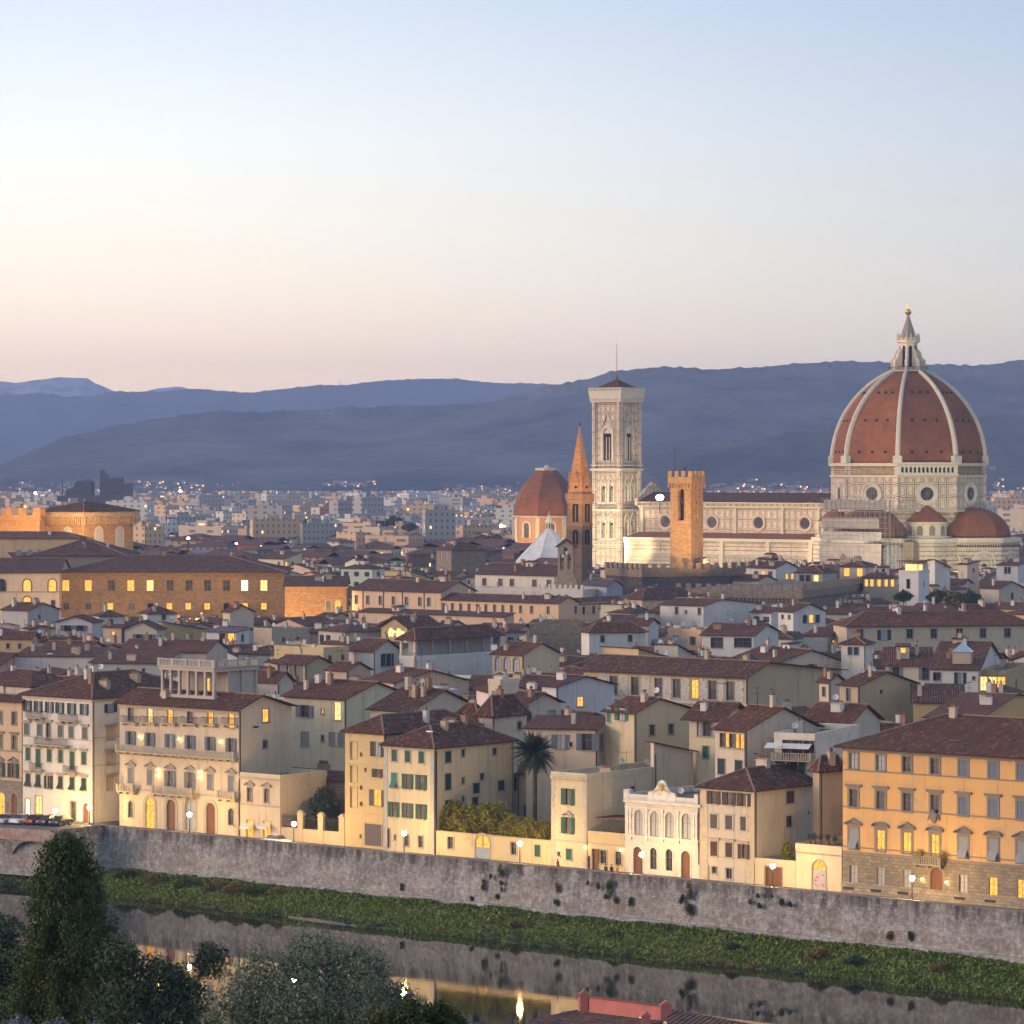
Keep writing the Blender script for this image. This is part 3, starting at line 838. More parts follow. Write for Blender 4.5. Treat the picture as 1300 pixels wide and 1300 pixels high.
def antenna_mesh(k):
    def f():
        m = MB(); h = (3.2, 4.2)[k]; m.tube((0, 0, 0), (0, 0, h), .03, n=4); m.tube((-.7, 0, h - .3), (.7, 0, h - .3), .02, n=4)
        for i in range(7):
            x = -.65 + .21 * i; l = .5 - .04 * i; m.tube((x, -l, h - .3), (x, l, h - .3), .014, n=3)
        if k: m.tube((0, -.5, h - 1.1), (0, .5, h - 1.1), .02, n=4); [m.tube((-.4, y, h - 1.1), (.4, y, h - 1.1), .014, n=3) for y in (-.4, -.15, .1, .35)]
        return m.mesh('antenna', 'iron')
    return cached(('a', k), f)


t = NT('ridge'); nz = t.noise(t.obj(), 2., 3.); t.fin(t.mix(nz, (.12, .07, .05), (.30, .22, .17)), .9)
t = NT('terracotta'); t.fin((.24, .095, .055), .9)
t = NT('skylight'); t.fin((.30, .38, .50), .08, spec=.8)
# ------------------------------------------------------------------ the embankment and the row of buildings along the river
def embankment():
    t = NT('river_wall'); sp = t.n('SeparateXYZ', i0=t.obj()); z = sp.outputs[2]
    f = t.n('CombineXYZ', i0=sp.outputs[0], i1=z).outputs[0]
    b = t.n('TexBrick', Vector=f, Color1=(.8, .8, .8), Color2=(1.1, 1.1, 1.1), Mortar=(.6, .6, .6), Scale=1., Mortar__Size=.025, Brick__Width=.62, Row__Height=.26)
    o = t.obj(); n1 = t.noise(o, .22, 5., .65); n2 = t.noise(o, 1.6, 5., .7); st = t.noise(o, 1., 5., .7, (.75, 1, .07)); n3 = t.noise(o, .5, 4., .7, (.35, 1., 1.2))
    c = t.mix(t.ramp(n1, .35, .65), (.26, .245, .235), (.48, .455, .435))
    c = t.mix(1., c, b.outputs[0], 'MULTIPLY')
    top = t.mr(z, -2.6, .6, 0., 1.)                                        # soot and damp stains hanging from the parapet
    c = t.mix(t.math('MULTIPLY', t.ramp(st, .36, .62), t.math('ADD', t.math('MULTIPLY', top, .95), .16), True), c, (.07, .063, .066))
    mid = t.math('SUBTRACT', 1., t.math('ABSOLUTE', t.math('DIVIDE', t.math('ADD', z, 3.4), 1.3)), True)
    c = t.mix(t.math('MULTIPLY', t.math('MULTIPLY', mid, t.ramp(n3, .42, .62)), .8), c, (.215, .165, .14))   # bare brick where render fell off
    c = t.mix(t.math('MULTIPLY', t.mr(n2, .5, .72), .8), c, (.09, .08, .075))
    c = t.mix(t.math('MULTIPLY', t.mr(n2, .45, .28), .7), c, (.58, .55, .52))
    t.fin(c, .95, t.math('ADD', b.outputs[1], t.math('MULTIPLY', n2, -1.5)), .5, .06)
    root = empty('river_wall', (W0.x, W0.y, 0), -TH, 'long weathered stone embankment wall with dark streaks above the grassy bank', 'embankment wall')
    m = MB(); L = 190; n = 95
    prof = [(.28, 1.0), (.28, -.3), (.05, -.9), (-.25, -4.4), (-.32, -4.46), (-.75, -4.5), (-.95, -6.2)]   # (behind the parapet line, height)
    for i in range(n):
        a, b2 = L * i / n, L * (i + 1) / n
        for (y0, z0), (y1, z1) in zip(prof, prof[1:]):
            m.poly([(a, y1, z1), (b2, y1, z1), (b2, y0, z0), (a, y0, z0)])
    m.poly([(0, .28, 1), (0, .28, -6.2), (0, -.95, -6.2), (0, -.32, -4.46)]); m.poly([(0, .62, 1), (L, .62, 1), (L, .62, 0), (0, .62, 0)])
    m.obj('wall', 'river_wall', root)
    m = MB(); m.box(-.05, L, .2, .7, 1.004, 1.14); m.obj('coping', 'trim', root, (.20, .18, .175))
    # left: corner bastion and the overhanging parapet on arches
    t = NT('pink_parapet'); nz = t.noise(t.obj(), 1.2, 5., .7); t.fin(t.mix(t.ramp(nz, .4, .62), (.30, .17, .14), (.40, .33, .28)), .9)
    rb = empty('corner_bastion', (W0.x, W0.y, 0), -TH, 'stone bastion with sloping buttress at the corner of the embankment wall', 'bastion')
    A, Bq = P(76, 1053, 520), P(111, 1048, 525)
    toL = lambda p: Vector(((p - W0).dot(U), (p - W0).dot(V), p.z))
    a, b2 = toL(A), toL(Bq); m = MB()
    pts = [(a.x, a.y), (b2.x, b2.y)]
    m.ring([[(a.x - .2, a.y - 1.2, -6), (b2.x + 4.2, b2.y - 4.4, -6), (b2.x + 4., .3, -6), (a.x, 3., -6)], [(a.x, a.y, -2.8), (b2.x + 1.8, b2.y - 2.0, -2.8), (b2.x + 1.6, .3, -2.8), (a.x, 3., -2.8)],
            [(a.x, a.y, 1.1), (b2.x, b2.y, 1.1), (b2.x + .2, .5, 1.1), (a.x, 3., 1.1)]], cap1=True)
    m.obj('wall', 'river_wall', rb)
    ra = empty('arched_parapet', tuple(Vector((A.x, A.y, 0))), 0, 'pinkish overhanging parapet carried on shallow arches where the cars park', 'parapet')
    e = P(-40, 1045.5, 529); e.z = 0; dv = (e - Vector((A.x, A.y, 0))); Ln = dv.length; dv.normalize(); nv = Vector((dv.y, -dv.x, 0)); nv = nv if nv.y < 0 else -nv
    p3 = lambda s, o, z: tuple(dv * s + nv * o + Vector((0, 0, z)))
    m = MB()
    def bx(m, s0, s1, o0, o1, z0, z1):
        r0 = [p3(s0, o0, z0), p3(s1, o0, z0), p3(s1, o1, z0), p3(s0, o1, z0)]; r1 = [p3(s0, o0, z1), p3(s1, o0, z1), p3(s1, o1, z1), p3(s0, o1, z1)]
        m.ring([r0, r1], cap0=True, cap1=True)
    bx(m, 0, Ln, .9, 1.3, -.65, 1.0); m.obj('parapet', 'pink_parapet', ra)
    m = MB(); bx(m, 0, Ln, -.2, .2, -6, .2); k = 2; sp_ = Ln / k
    for i in range(-1, k + 1):
        for j in range(10):
            x0, x1 = sp_ * (i + .5 + (j / 10 - .5)), sp_ * (i + .5 + ((j + 1) / 10 - .5))
            if x0 < -.01 or x1 > Ln + .01: continue
            zz = lambda q: -.75 - 2.2 * (abs(2 * q) ** 2.6)
            za, zb = zz(j / 10 - .5), zz((j + 1) / 10 - .5)
            m.poly([p3(x0, 1.2, -.6), p3(x1, 1.2, -.6), p3(x1, 1.2 - .35 * (abs(zb) - .75), zb), p3(x0, 1.2 - .35 * (abs(za) - .75), za)])
            m.poly([p3(x0, 1.2 - .35 * (abs(za) - .75), za), p3(x1, 1.2 - .35 * (abs(zb) - .75), zb), p3(x1, .1, zb), p3(x0, .1, za)])
    m.obj('arches', 'river_wall', ra)
    # paved apron behind it, where the cars stand: the road rises here towards the bridge
    q = [(A.x + .1, A.y + 1.5), (A.x + 6, A.y + 6.5), (A.x + 2.5, A.y + 11.5), (e.x - 1, e.y + 11.), (e.x, e.y + .6)]
    m = MB(); m.ring([[(x, y, z) for x, y in q] for z in (-.2, .75)], cap1=True); tag(m.obj('pavement', 'paving'), kind='structure')
    m = MB(); m.poly([(p.x, p.y, .003) for p in (along(113, 1.4), along(190, 1.4), along(190, 8), along(80, 14), Vector((A.x, A.y + 2, 0)))]); tag(m.obj('road', 'asphalt'), kind='structure')


RIV = 8.6
def riverfront():
    G = 'buildings along the river road'
    R = lambda n, l, c, xl, xc, xr, y, off=RIV, **k: House(n, l, c, xl, xc, xr, y, d=dline(xc, off), group=G, **k)
    # --- peach house cut by the frame
    h = R('riverside_house', 'peach house with rusticated stone ground floor beside the white house with green shutters', 'house', -62, 27.5, None, 892, D=15, col=(.62, .45, .28), roof='gx', rise=.9, rp=.12, over=.9, trim=PIETRA)
    h.row('L', [18, 0, -20, -40], 912, 1., 1.9, 'd', sur=.2); h.row('L', [18, 0, -20, -40], 942.5, 1., 2.1, 'd', hood='h', sur=.2)
    h.row('L', [17.2, -.5, -20, -40], 978, 1.2, 2.2, 'd', 'o', sc=DGREEN, hood='t', sur=.12)
    h.row('L', [18, 2, -16, -36], 1022, 1.5, 3.6, 'DlDD', arch=True, sur=.3, sill=False)
    h.base('L', h.zat('L', 0, 992)); h.course('L', h.zat('L', 0, 955.5)); h.course('L', h.zat('L', 0, 989))
    q = h.sidebox('attic_storey', -h.W + .2, -.3, 2.2, 14, h.H, h.H + 2.3, roof='hip', col=COL['beige'])
    h.done(chim=3)
    # --- white house with green shutters
    h = R('riverside_house', 'white five-storey house with green shutters and small balconies above the parked cars', 'house', 29, 117, None, 888, D=24, col=(.70, .66, .60), rise=3.3, trim=(.42, .36, .28))
    c6 = [35, 48.6, 62.8, 76, 91, 107]
    h.row('L', c6, 896, .95, 1.65, 'w', 'o', sc=DGREEN, sur=0); h.row('L', [34, 50.5, 77, 90.5, 107.7], 925.5, 1.05, 1.75, 'w', 'c', sc=(.12, .16, .15), hood='h'); h.row('L', [61.5], 928.5, 1., 2.6, 'd', hood='h')
    h.row('L', [35.7, 62.8, 77, 106.5], 957, 1., 1.9, 'd', 'c', hood='h', sc=GREEN); h.row('L', [48.6, 91.7], 962, 1., 2.7, 'd', 'c', hood='h', sc=GREEN)
    h.row('L', [35.7, 48.6, 77, 91.7, 106.5], 990, 1., 1.9, 'd', 'ttttt', hood='h', sc=DGREEN); h.row('L', [62], 993, .9, 2., 'd', 'o', sc=DGREEN, hood='h')
    h.row('L', [35, 109], 1026, 1.15, 3.1, 'WD', arch=True, sill=False); h.row('L', [93], 1030, 1.2, 3.0, 'd', sill=False, sur=.25); h.row('L', [49], 1024, 1.5, 3.2, 'p', sill=False)
    h.row('R', [140.5], 899, 1.3, 1.3, 'w', 'o', sc=DGREEN, sur=0)
    for y in (932, 964, 995): h.row('R', [140.5], y, 1.7, 2.0, 'x', sc=(.52, .44, .34), hood='h')
    for y in (938, 973): h.course('R', h.zat('R', 0, y), .12, .05)
    h.course('L', h.zat('L', 0, 941), .1, .05); h.course('L', h.H - .4, .4, .2, (.55, .47, .36)); h.course('R', h.H - .4, .4, .2, (.5, .42, .32))
    h.balcony(37, 57, 910); h.balcony(79, 100, 914); h.balcony(49, 87, 945, 1.1); h.balcony(40, 55, 976, .6); h.balcony(83, 99, 980, .6)
    h.done(chim=5, ant=1, dish=1)
    # --- the palace with the roof loggia
    h = R('riverside_palace', 'cream riverside palace with lit windows, long balcony and a columned loggia on its roof', 'palace', 152, 303, 370, 902.5, col=(.60, .50, .36), roof='gx', rise=2.0, rp=.42, over=.8, trim=(.42, .37, .30))
    c = [166, 190.5, 216, 241.5, 267, 293.5]
    h.row('L', c, 906.5, 1.15, 2.2, 'dpldll', sur=.12, bars=True); h.row('L', c, 937, 1.0, 2., 'ddwddd', 'o', sc=BLUE, sur=.12)
    h.row('L', c, 984.5, 1.1, 2.3, 'd', 'ccoocc', sc=(.20, .215, .25), hood='t', sur=.2)
    h.row('L', [166], 1027, 1.0, 2.5, 'd', arch=True, sur=.25); h.row('L', [190.5, 217, 267.5], 1033, 1.9, 4.8, 'lDD', arch=True, sur=.5, sill=False); h.row('L', [241], 1034, 2., 4.8, 'w', arch=True, sur=.5, sill=False); h.row('L', [293.5], 1037, 1.1, 2.5, 'd', arch=True, sur=.25)
    for x in c: h.balcony(x - 9, x + 9.5, 916.5 + (x - 166) * .02, .7)
    h.balcony(152.5, 303, 957.5, 1.1, 'stone'); h.balcony(152.5, 174, 1003.5, .9, 'stone'); h.balcony(197, 249, 1008, .9, 'stone'); h.balcony(279, 303, 1013, .9, 'stone')
    h.course('L', h.H - .5, .5, .25); h.course('L', h.zat('L', 0, 965), .4, .18); h.course('L', h.zat('L', 0, 1014), .25, .1); h.quoins(-h.W, 0, h.H * .44, .8)
    for x, y in ((179, 935), (229, 938), (281, 941), (202, 977), (254, 980), (202, 984), (254, 987)): h.lamp('L', x, y)
    h.row('R', [337.5], 908.5, 1.4, 1.9, 'l', sur=.15, fc=(.2, .2, .22)); h.row('R', [336.5], 945, 1., 1.2, 'd'); h.row('R', [325], 923, 1.2, .3, 'b', sill=False, sur=0)
    # loggia
    y0 = 2.2; xa, xb = h.lxy(203, y0), h.lxy(272, y0); D = 9.6; zb, zt = h.H + .2, h.H + 6.2; wc = (.46, .41, .35)
    m = MB(); m.box(xa, xb, y0, y0 + D, zb, zb + 1.5); m.box(xa - .1, xb + .1, y0 - .1, y0 + D, zt - .9, zt - .35); m.box(xa - .3, xb + .3, y0 - .3, y0 + D + .1, zt - .35, zt - .15)
    m.box(xa + .4, xb - .4, y0 + 3.8, y0 + D - .2, zb + 1.5, zt - .9)
    lg = m.obj('roof_loggia', 'plaster', h.root, wc)
    cm = MB(); cm.box(-.2, .2, -.2, .2, 0, zt - zb - 2.4); cm.box(-.28, .28, -.28, .28, 0, .25); cm.box(-.28, .28, -.28, .28, zt - zb - 2.65, zt - zb - 2.4); cme = cm.mesh('column', 'trim')
    for i in range(7): inst('column', cme, lg, (xa + .3 + (xb - xa - .6) * i / 6, y0 + .3, zb + 1.5), 0, wc)
    for i in range(1, 4): inst('column', cme, lg, (xb - .3, y0 + .3 + (D - .7) * i / 3, zb + 1.5), 0, wc)
    b = MB()
    for i in range(30): x = xa + (xb - xa - .2) * i / 29; b.box(x, x + .18, y0 - .2, y0 - .05, zt - .15, zt + .7)
    for i in range(26): y = y0 + (D - .2) * i / 25; b.box(xb + .05, xb + .2, y, y + .18, zt - .15, zt + .7)
    b.box(xa - .3, xb + .25, y0 - .25, y0, zt + .7, zt + .85); b.box(xb, xb + .25, y0, y0 + D, zt + .7, zt + .85)
    for i in range(5):
        x = xa - .28 + (xb - xa) * i / 4; b.box(x, x + .5, y0 - .28, y0 + .05, zt - .14, zt + .9)
        y = y0 - .28 + D * i / 4; b.box(xb - .05, xb + .28, y + (.01 if i == 0 else 0), y + .45, zt - .14, zt + .9)
    b.obj('balustrade', 'trim', lg, wc)
    inst('pane', pane_mesh(1.1, 2.2, False, 'lit'), lg, (h.lxy(261, y0 + 3.5), y0 + 3.57, zb + 1.6))
    h.done(chim=1)
    # --- little two-storey house
    h = R('riverside_house', 'small cream two-storey house with balustraded roof and two pedimented windows', 'house', 305, 355.5, None, 991, D=10, col=(.66, .54, .38), roof='flat', trim=(.44, .38, .3))
    h.row('L', [317, 338.5], 1008.5, 1., 2., 'd', hood='t', sur=.15); h.row('L', [317.5, 339], 1052, 1.4, 2.6, 'l', sill=False, sur=.12); h.course('L', h.H - .1, .3, .25); h.course('L', h.zat('L', 0, 1026), .3, .1)
    for x in (316, 338):
        a = h.lx(x); z = h.zat('L', a, 1045); m = MB(); m.poly([(a - .9, 0, z), (a + .9, 0, z), (a + .9, -1.1, z - .5), (a - .9, -1.1, z - .5)]); m.box(a - .9, a + .9, -1.12, -1.1, z - .75, z - .5); m.obj('awning', 'dish', h.root)
    h.done()
    # --- low wing behind the garden
    h = R('garden_house', 'low brown brick wing with tiled coping behind the riverside garden', 'house', 352, 446, None, 994, off=19., D=7, col=(.30, .22, .15), mat='stone', roof='gx', rise=1.0, over=.3)
    h.row('L', [369, 395], 1013, 1., 1.7, 'd'); h.done(chim=1)
    # --- garden wall with pillars
    g = R('garden_wall', 'low garden wall with stone gate pillars and iron railings', 'garden wall', 356.5, 437.5, None, 1057, D=.4, col=(.58, .46, .29), roof='flat', rise=0, keep=1058)
    m = MB(); m.box(-g.W, 0, 0, .4, 0, g.H); m.obj('wall', 'plaster', g.root, g.col)
    for x, w in ((381, .5), (407, .5), (434, .55)):
        a = g.lx(x); m = MB(); m.box(a - w, a + w, -.06, .48, 0, g.H + 2.1); m.box(a - w - .1, a + w + .1, -.16, .58, g.H + 2.1, g.H + 2.25); m.lathe([(w, g.H + 2.25), (w * .8, g.H + 2.5), (.02, g.H + 2.7)], 8, (a, .2)); m.obj('pillar', 'plaster', g.root, g.col)
    m = MB()
    for a, b in ((357.5, 378), (384, 404), (410, 431)):
        a, b = g.lx(a), g.lx(b)
        for z in (.15, 1.5): m.box(a, b, .17, .22, g.H + z, g.H + z + .06)
        n = int((b - a) / .17)
        for i in range(n): x = a + (b - a) * i / n; m.box(x, x + .035, .18, .215, g.H, g.H + 1.9)
    m.obj('railing', 'iron', g.root)
    # --- tall yellow house
    h = R('riverside_house', 'tall narrow yellow house with brown shutters beside the garden railings', 'house', 438, 487.2, None, 933, D=21, col=(.62, .46, .22), rise=2.3, trim=(.55, .42, .24))
    h.row('L', [479], 951, 1.3, 2.1, 'w', 'o', sc=DGREY, sur=0); h.row('L', [479], 981.5, 1.0, 1.2, 'd', 'o', sc=BROWN, sur=0); h.row('L', [479], 1013, 1.5, 2.3, 'l', 'o', sc=(.13, .12, .13), sur=0); h.row('L', [474], 1060, 3.2, 3.1, 'd', 'c', sc=(.16, .14, .14), sill=False)
    for x, y in ((458.5, 958), (464, 977.5), (458.5, 1000), (458.5, 1020.5), (458, 1062)): h.row('L', [x], y, .35, .6, 'b', sur=.06, sill=False)
    for y in (971.5, 1033): h.course('L', h.zat('L', -4, y), .14, .05)
    for y, hh in ((953, 2.6), (983, 2.4), (1012, 3.)): h.row('L', [449], y, 1.35, hh, 'x', sc=(.60, .45, .22), sur=.06, sill=False)
    h.done(chim=2)
    # --- cream house with green shutters
    h = R('riverside_house', 'cream three-storey house with vivid green shutters on its river front', 'house', 487.6, 551, 652, 951, off=RIV - .25, col=(.66, .54, .35), rise=2.7, trim=(.42, .40, .36))
    h.row('L', [500.8, 517.7, 535.2], 959, 1., 1.6, 'd', 'ccc', sc=GREEN); h.row('L', [500.5], 990.5, 1.05, 2.1, 'd', 't', sc=TEAL, sur=.1); h.row('L', [517.5, 534.8], 992, 1.05, 2.1, 'd', 'oo', sc=GREEN, sur=0)
    h.row('L', [500, 517.5, 535], 1027.5, 1.05, 2.1, 'd', 'ooo', sc=GREEN, sur=0); h.row('L', [516, 534], 1067, .9, 1.6, 'd', sur=.2); h.row('L', [491.5], 1064, 1., 2.7, 'D', sill=False, sur=.2); h.row('L', [501.5], 1063, .4, .7, 'b', sur=.05)
    GD = (.012, .055, .05)
    h.row('R', [568.7], 961, 1.3, 1.6, 'd', 'c', sc=GD); h.row('R', [568.7], 992.5, 1.3, 2.3, 'd', 'c', sc=GD); h.row('R', [604.5, 636], 1000.5, 1.4, 1.4, 'd', 'cc', sc=GD); h.row('R', [568.7, 603], 1023, 1.3, 1.6, 'd', 'cc', sc=GD)
    h.row('R', [588], 956, .7, 1., 'b'); h.row('R', [588], 991, .6, .9, 'b'); h.row('R', [588], 1015, .6, .9, 'b'); h.row('R', [628], 954, 1., 1., 'd'); h.row('R', [612], 986, .9, 1., 'd')
    h.quoins(-h.W, 0, h.H - .1, .65, plain=True, col=(.44, .43, .41)); h.quoins(0.01, h.D, h.H - .1, .4, 'R', plain=True, col=(.3, .28, .26)); h.course('L', h.H - .3, .3, .3, (.4, .36, .3))
    m = MB(); m.tube((.15, .35, 1), (.15, .35, h.H - .3), .08); m.obj('downpipe', 'iron', h.root)
    h.done(chim=4, sky=1)
    # --- low wing at the back of it
    h = House('garden_house', 'low cream wing with an amber window behind the palm tree', 'house', 652, 656, 703, 985, d=dline(656, 27), group=G, col=(.60, .50, .36), roof='sx', rise=1., trim=(.42, .38, .33))
    h.row('R', [675.5], 997, 1.4, 2.1, 'l'); h.row('R', [696], 1000, .8, 2., 'd', 'c', sc=GREEN); h.row('R', [672], 1029, 1.2, 1.8, 'd', 'o', sc=GREEN); h.row('R', [698], 1028, .8, 2., 'd', 'c', sc=GREEN); h.row('L', [654], 995, .8, 2., 'd', 'c', sc=GREEN); h.done(chim=1)
    # --- garden terrace wall
    h = R('terrace_wall', 'long low cream street wall with an arched iron gate under the leafy terrace', 'terrace wall', 552, 699.5, None, 1068, D=9, col=(.66, .52, .30), roof='flat', rise=0, trim=(.5, .42, .32), keep=1069)
    h.row('L', [572, 652], 1070, 1., 1.7, 'd', sur=.2); h.row('L', [682.5], 1080, 1., 1.6, 'd', 'c', sc=GREEN); h.row('L', [612.5], 1075, 2.6, 3.6, 'l', arch=True, sill=False, sur=.15)
    a = h.lx(612.5); m = MB(); m.box(a - 1.3, a + 1.3, .02, .08, 0, 1.7); m.box(a - .03, a + .03, 0, .1, 1.7, 3.4); m.obj('gate', 'zinc', h.root)
    m = MB(); face_grid(m, lambda x, y, z: (x, y, z), -h.W, 0, 0, h.H, [(w[1], w[2], w[3], w[4], w[9]) for w in h.wins]); m.box(-h.W, 0, .0, h.D, h.H - .3, h.H, faces='XxYZ'); m.poly([(0, 0, 0), (0, h.D, 0), (0, h.D, h.H), (0, 0, h.H)])
    m.obj('wall', 'plaster', h.root, h.col); h.build_windows(); h.course('L', h.H, .15, .1, (.5, .38, .22)); terr = h
    # --- narrow cream house with quoins
    h = R('riverside_house', 'narrow cream house with corner quoins, green shutters and roof balustrade', 'house', 700, 745, 888, 990, off=RIV - .1, col=(.66, .55, .36), roof='flat', rise=0, trim=(.46, .42, .36))
    h.row('L', [721], 1011.5, 1.1, 2.2, 'd', 'o', sc=GREEN, sur=.02); h.row('L', [721], 1048, 1.1, 2.2, 'd', 'o', sc=GREEN, hood='t', sur=.02); h.row('L', [722.5], 1084.5, 1., 1.5, 'd', 'c', sc=GREEN)
    h.row('L', [709.5], 1084, .4, .6, 'b', sur=.04); h.quoins(-h.W, 0, h.H - .2, .7, col=(.5, .46, .4)); h.course('L', h.H - .1, .35, .35); h.course('L', h.zat('L', 0, 1071), .25, .1); h.lamp('L', 744.3, 1075)
    h.row('R', [803], 1002, 1., .8, 'd', sur=.05, sill=False)
    h.done(chim=2, dish=2, ant=1)
    # --- one-storey wing
    h = R('riverside_house', 'one-storey yellow wing with a roof terrace and two wall lanterns', 'house', 745.6, 793, None, 1066, D=10, col=(.66, .50, .26), roof='flat', rise=0, trim=(.46, .4, .32), keep=1068)
    h.row('L', [756], 1092, 1.2, 3., 'D', sill=False); h.row('L', [747.3], 1096, .6, 1.9, 'D', sill=False); h.row('L', [766, 785], 1088, 1.1, 1.8, 'd', sur=.2); h.course('L', h.zat('L', 0, 1075), .2, .08); h.lamp('L', 789.5, 1079)
    m = MB(); a, b, z = h.lxy(756, 2), h.lxy(792, 2), h.H + .7
    for x in (a, (a + b) / 2, b):
        for y in (2, 6): m.tube((x, y, h.H - .1), (x, y, z + 1.7), .07)
    for i in range(9): y = 1.8 + i * .55; m.box(a - .3, b + .3, y, y + .09, z + 1.7, z + 1.8)
    m.obj('pergola', 'wood', h.root); h.done()
    # --- white ornate little palace
    h = R('ornate_palace', 'small white ornate palace with four arched windows and a crested pediment', 'palace', 793.4, 888, None, 1022, D=15, col=(.68, .63, .55), roof='flat', rise=0, trim=(.70, .67, .62), wcol=None)
    cx = [811, 831, 850.5, 871.5]
    h.row('L', cx, 1044, 1.55, 3.4, 'wwww', arch=True, sur=.22, bars=True); h.row('L', [829.5, 849.5], 1090, 1.15, 2.9, 'd', arch=True, sur=.2, sill=False); h.row('L', [809.5, 870.5], 1092, 1.5, 3.6, 'D', arch=True, sur=.2, sill=False)
    h.course('L', h.H - .3, .35, .4); h.course('L', h.H - 1.0, .18, .12); h.course('L', h.zat('L', 0, 1069.5), .3, .16); h.course('L', h.zat('L', 0, 1077), .2, .1)
    z0, z1 = h.zat('L', -6, 1069), h.H - 1.
    for x in (797, 800.5, 821, 841, 861, 881, 884.5):
        a = h.lx(x); m = MB(); m.box(a - .16, a + .16, -.14, -.003, z0, z1); m.box(a - .24, a + .24, -.19, -.003, z1 - .35, z1); m.box(a - .24, a + .24, -.19, -.003, z0, z0 + .7); m.obj('pilaster', 'trim', h.root, (.72, .70, .66))
    a, b = h.lx(823), h.lx(858); z = h.H + .75; mid = (a + b) / 2; w = (b - a) / 2
    m = MB(); m.box(a, b, -.12, .4, h.H + .06, z + .25); pts = [(-1, 0), (1, 0), (.95, .25), (.6, .4), (.35, 1.1), (.2, 1.75), (0, 1.95), (-.2, 1.75), (-.35, 1.1), (-.6, .4), (-.95, .25)]
    m.prism([(mid + x * w, z + .25 + y) for x, y in pts], -.1, .3); cr = m.obj('crest', 'trim', h.root, (.72, .70, .66))
    m = MB(); m.ball((mid, -.12, z + 1.2), .42, 10, 0, 1.2)
    for s in (-1, 1): m.tube((mid + s * .5, -.14, z + .9), (mid + s * 1.5, -.14, z + .5), .14, .05); m.tube((mid + s * .5, -.14, z + 1.3), (mid + s * .25, -.14, z + 1.8), .1, .04)
    m.obj('shield', 'gilded', cr)
    for x in (795.5, 885): a = h.lx(x); m = MB(); m.box(a - .45, a + .45, -.1, .9, h.H + .06, h.H + 1.35); m.obj('pedestal', 'trim', h.root, (.68, .66, .62))
    h.done(dish=1, chim=1)
    # --- house with brown shutters
    h = R('riverside_house', 'white-fronted house with brown shutters and hipped tile roof beside the ornate palace', 'house', 888.5, 957.5, 1066, 1005.5, col=(.62, .54, .42), rise=2.4, trim=(.5, .44, .36))
    h.row('L', [906, 925.5, 944.5], 1012.5, 1.1, 1.7, 'd', 'ooo', sc=BROWN, sur=0); h.row('L', [906.5, 925.5, 944.5], 1042.5, 1.1, 1.8, 'd', 'ccc', sc=(.12, .10, .10), sur=.25); h.row('L', [906.5, 925.5], 1077.5, 1.1, 1.9, 'd', 'cc', sc=BROWN, hood='h'); h.row('L', [944.5], 1081, .9, 1.9, 'd', 'o', sc=BROWN, hood='h', sur=.02)
    h.row('L', [895], 1106.5, 1.2, 2.3, 'D', arch=True, sill=False); h.row('L', [907], 1104.5, .8, .9, 'd'); h.row('L', [925.5], 1109, 1.0, 1.4, 'd', sur=.2)
    h.row('R', [1003], 1012, 1.8, 1.6, 'd', 'c', sc=BROWN); h.row('R', [1002], 1043, 1.5, 1.5, 'd', sur=.2); h.row('R', [1041, 1042, 1027], 1030, .4, .4, 'b', sur=0, sill=False)
    h.quoins(-h.W, 0, h.H - .3, 1.3, plain=True, col=(.58, .48, .34)); h.course('L', h.zat('L', -5, 1089), .15, .06)
    m = MB(); m.tube((.15, .2, 2), (.15, .2, h.H - .2), .07); m.tube((-h.W - .1, -.15, 2), (-h.W - .1, -.15, h.H - .2), .07); m.obj('downpipe', 'iron', h.root)
    h.done(chim=1, ant=2)
    # --- low garage wall and the cream gatehouse
    h = R('garage_wall', 'low cream wall with brown garage doors beside the white-fronted house', 'wall', 958.5, 1010, None, 1101, D=.5, col=(.66, .55, .36), roof='flat', rise=0, keep=1102)
    h.row('L', [982], 1115, 2.7, 2.9, 'D', sill=False, sur=.12); h.done()
    h = R('gatehouse', 'cream one-storey gatehouse with a graffitied arched door and plants on its terrace', 'gatehouse', 1010.5, 1068.5, None, 1083, D=12, col=(.66, .56, .40), roof='flat', rise=0, keep=1080)
    h.row('L', [1040], 1112, 2.1, 4., 'l', arch=True, sill=False); h.course('L', h.zat('L', -4, 1085), .2, .12)
    a = h.lx(1040); m = MB(); m.box(a - 1.05, a + 1.05, .03, .1, 0, 2.75); dl = m.obj('door_leaf', 'paint', h.root, (.38, .38, .42)); g = MB(); q = random.Random(4)
    for i in range(9): x = a - .9 + q.random() * 1.5; z = .4 + q.random() * 1.9; g.box(x, x + .1 + q.random() * .35, .012, .029, z, z + .05 + q.random() * .3)
    g.obj('graffiti', 'paint', dl, (.62, .10, .10)); h.done(dish=0)
    # --- the big orange palazzo
    dl = dline(1070, RIV); H = ZC - (949 - HZ) * dl / FOC
    h = House('orange_palazzo', 'large orange palazzo with rows of pedimented grey stone windows and rusticated ground floor', 'palace', 1070, 1405, None, None, d=dline(1405, RIV), H=H, D=19, group=G, col=(.70, .40, .14), rise=4.0, over=.9, trim=(.235, .205, .175))
    c = [1083.6, 1118, 1151.5, 1187, 1223, 1261, 1297, 1336, 1376]; BS = (.17, .20, .28)
    h.row('L', c, 966, 1.25, 1.95, 'wwdddd', [None] * 4 + ['c'] * 5, sc=BS, sur=.25, hood=None, bars=True); h.row('L', c, 1013.5, 1.25, 2.3, 'd', [None] * 4 + ['c'] * 5, sc=BS, sur=.3, hood='h')
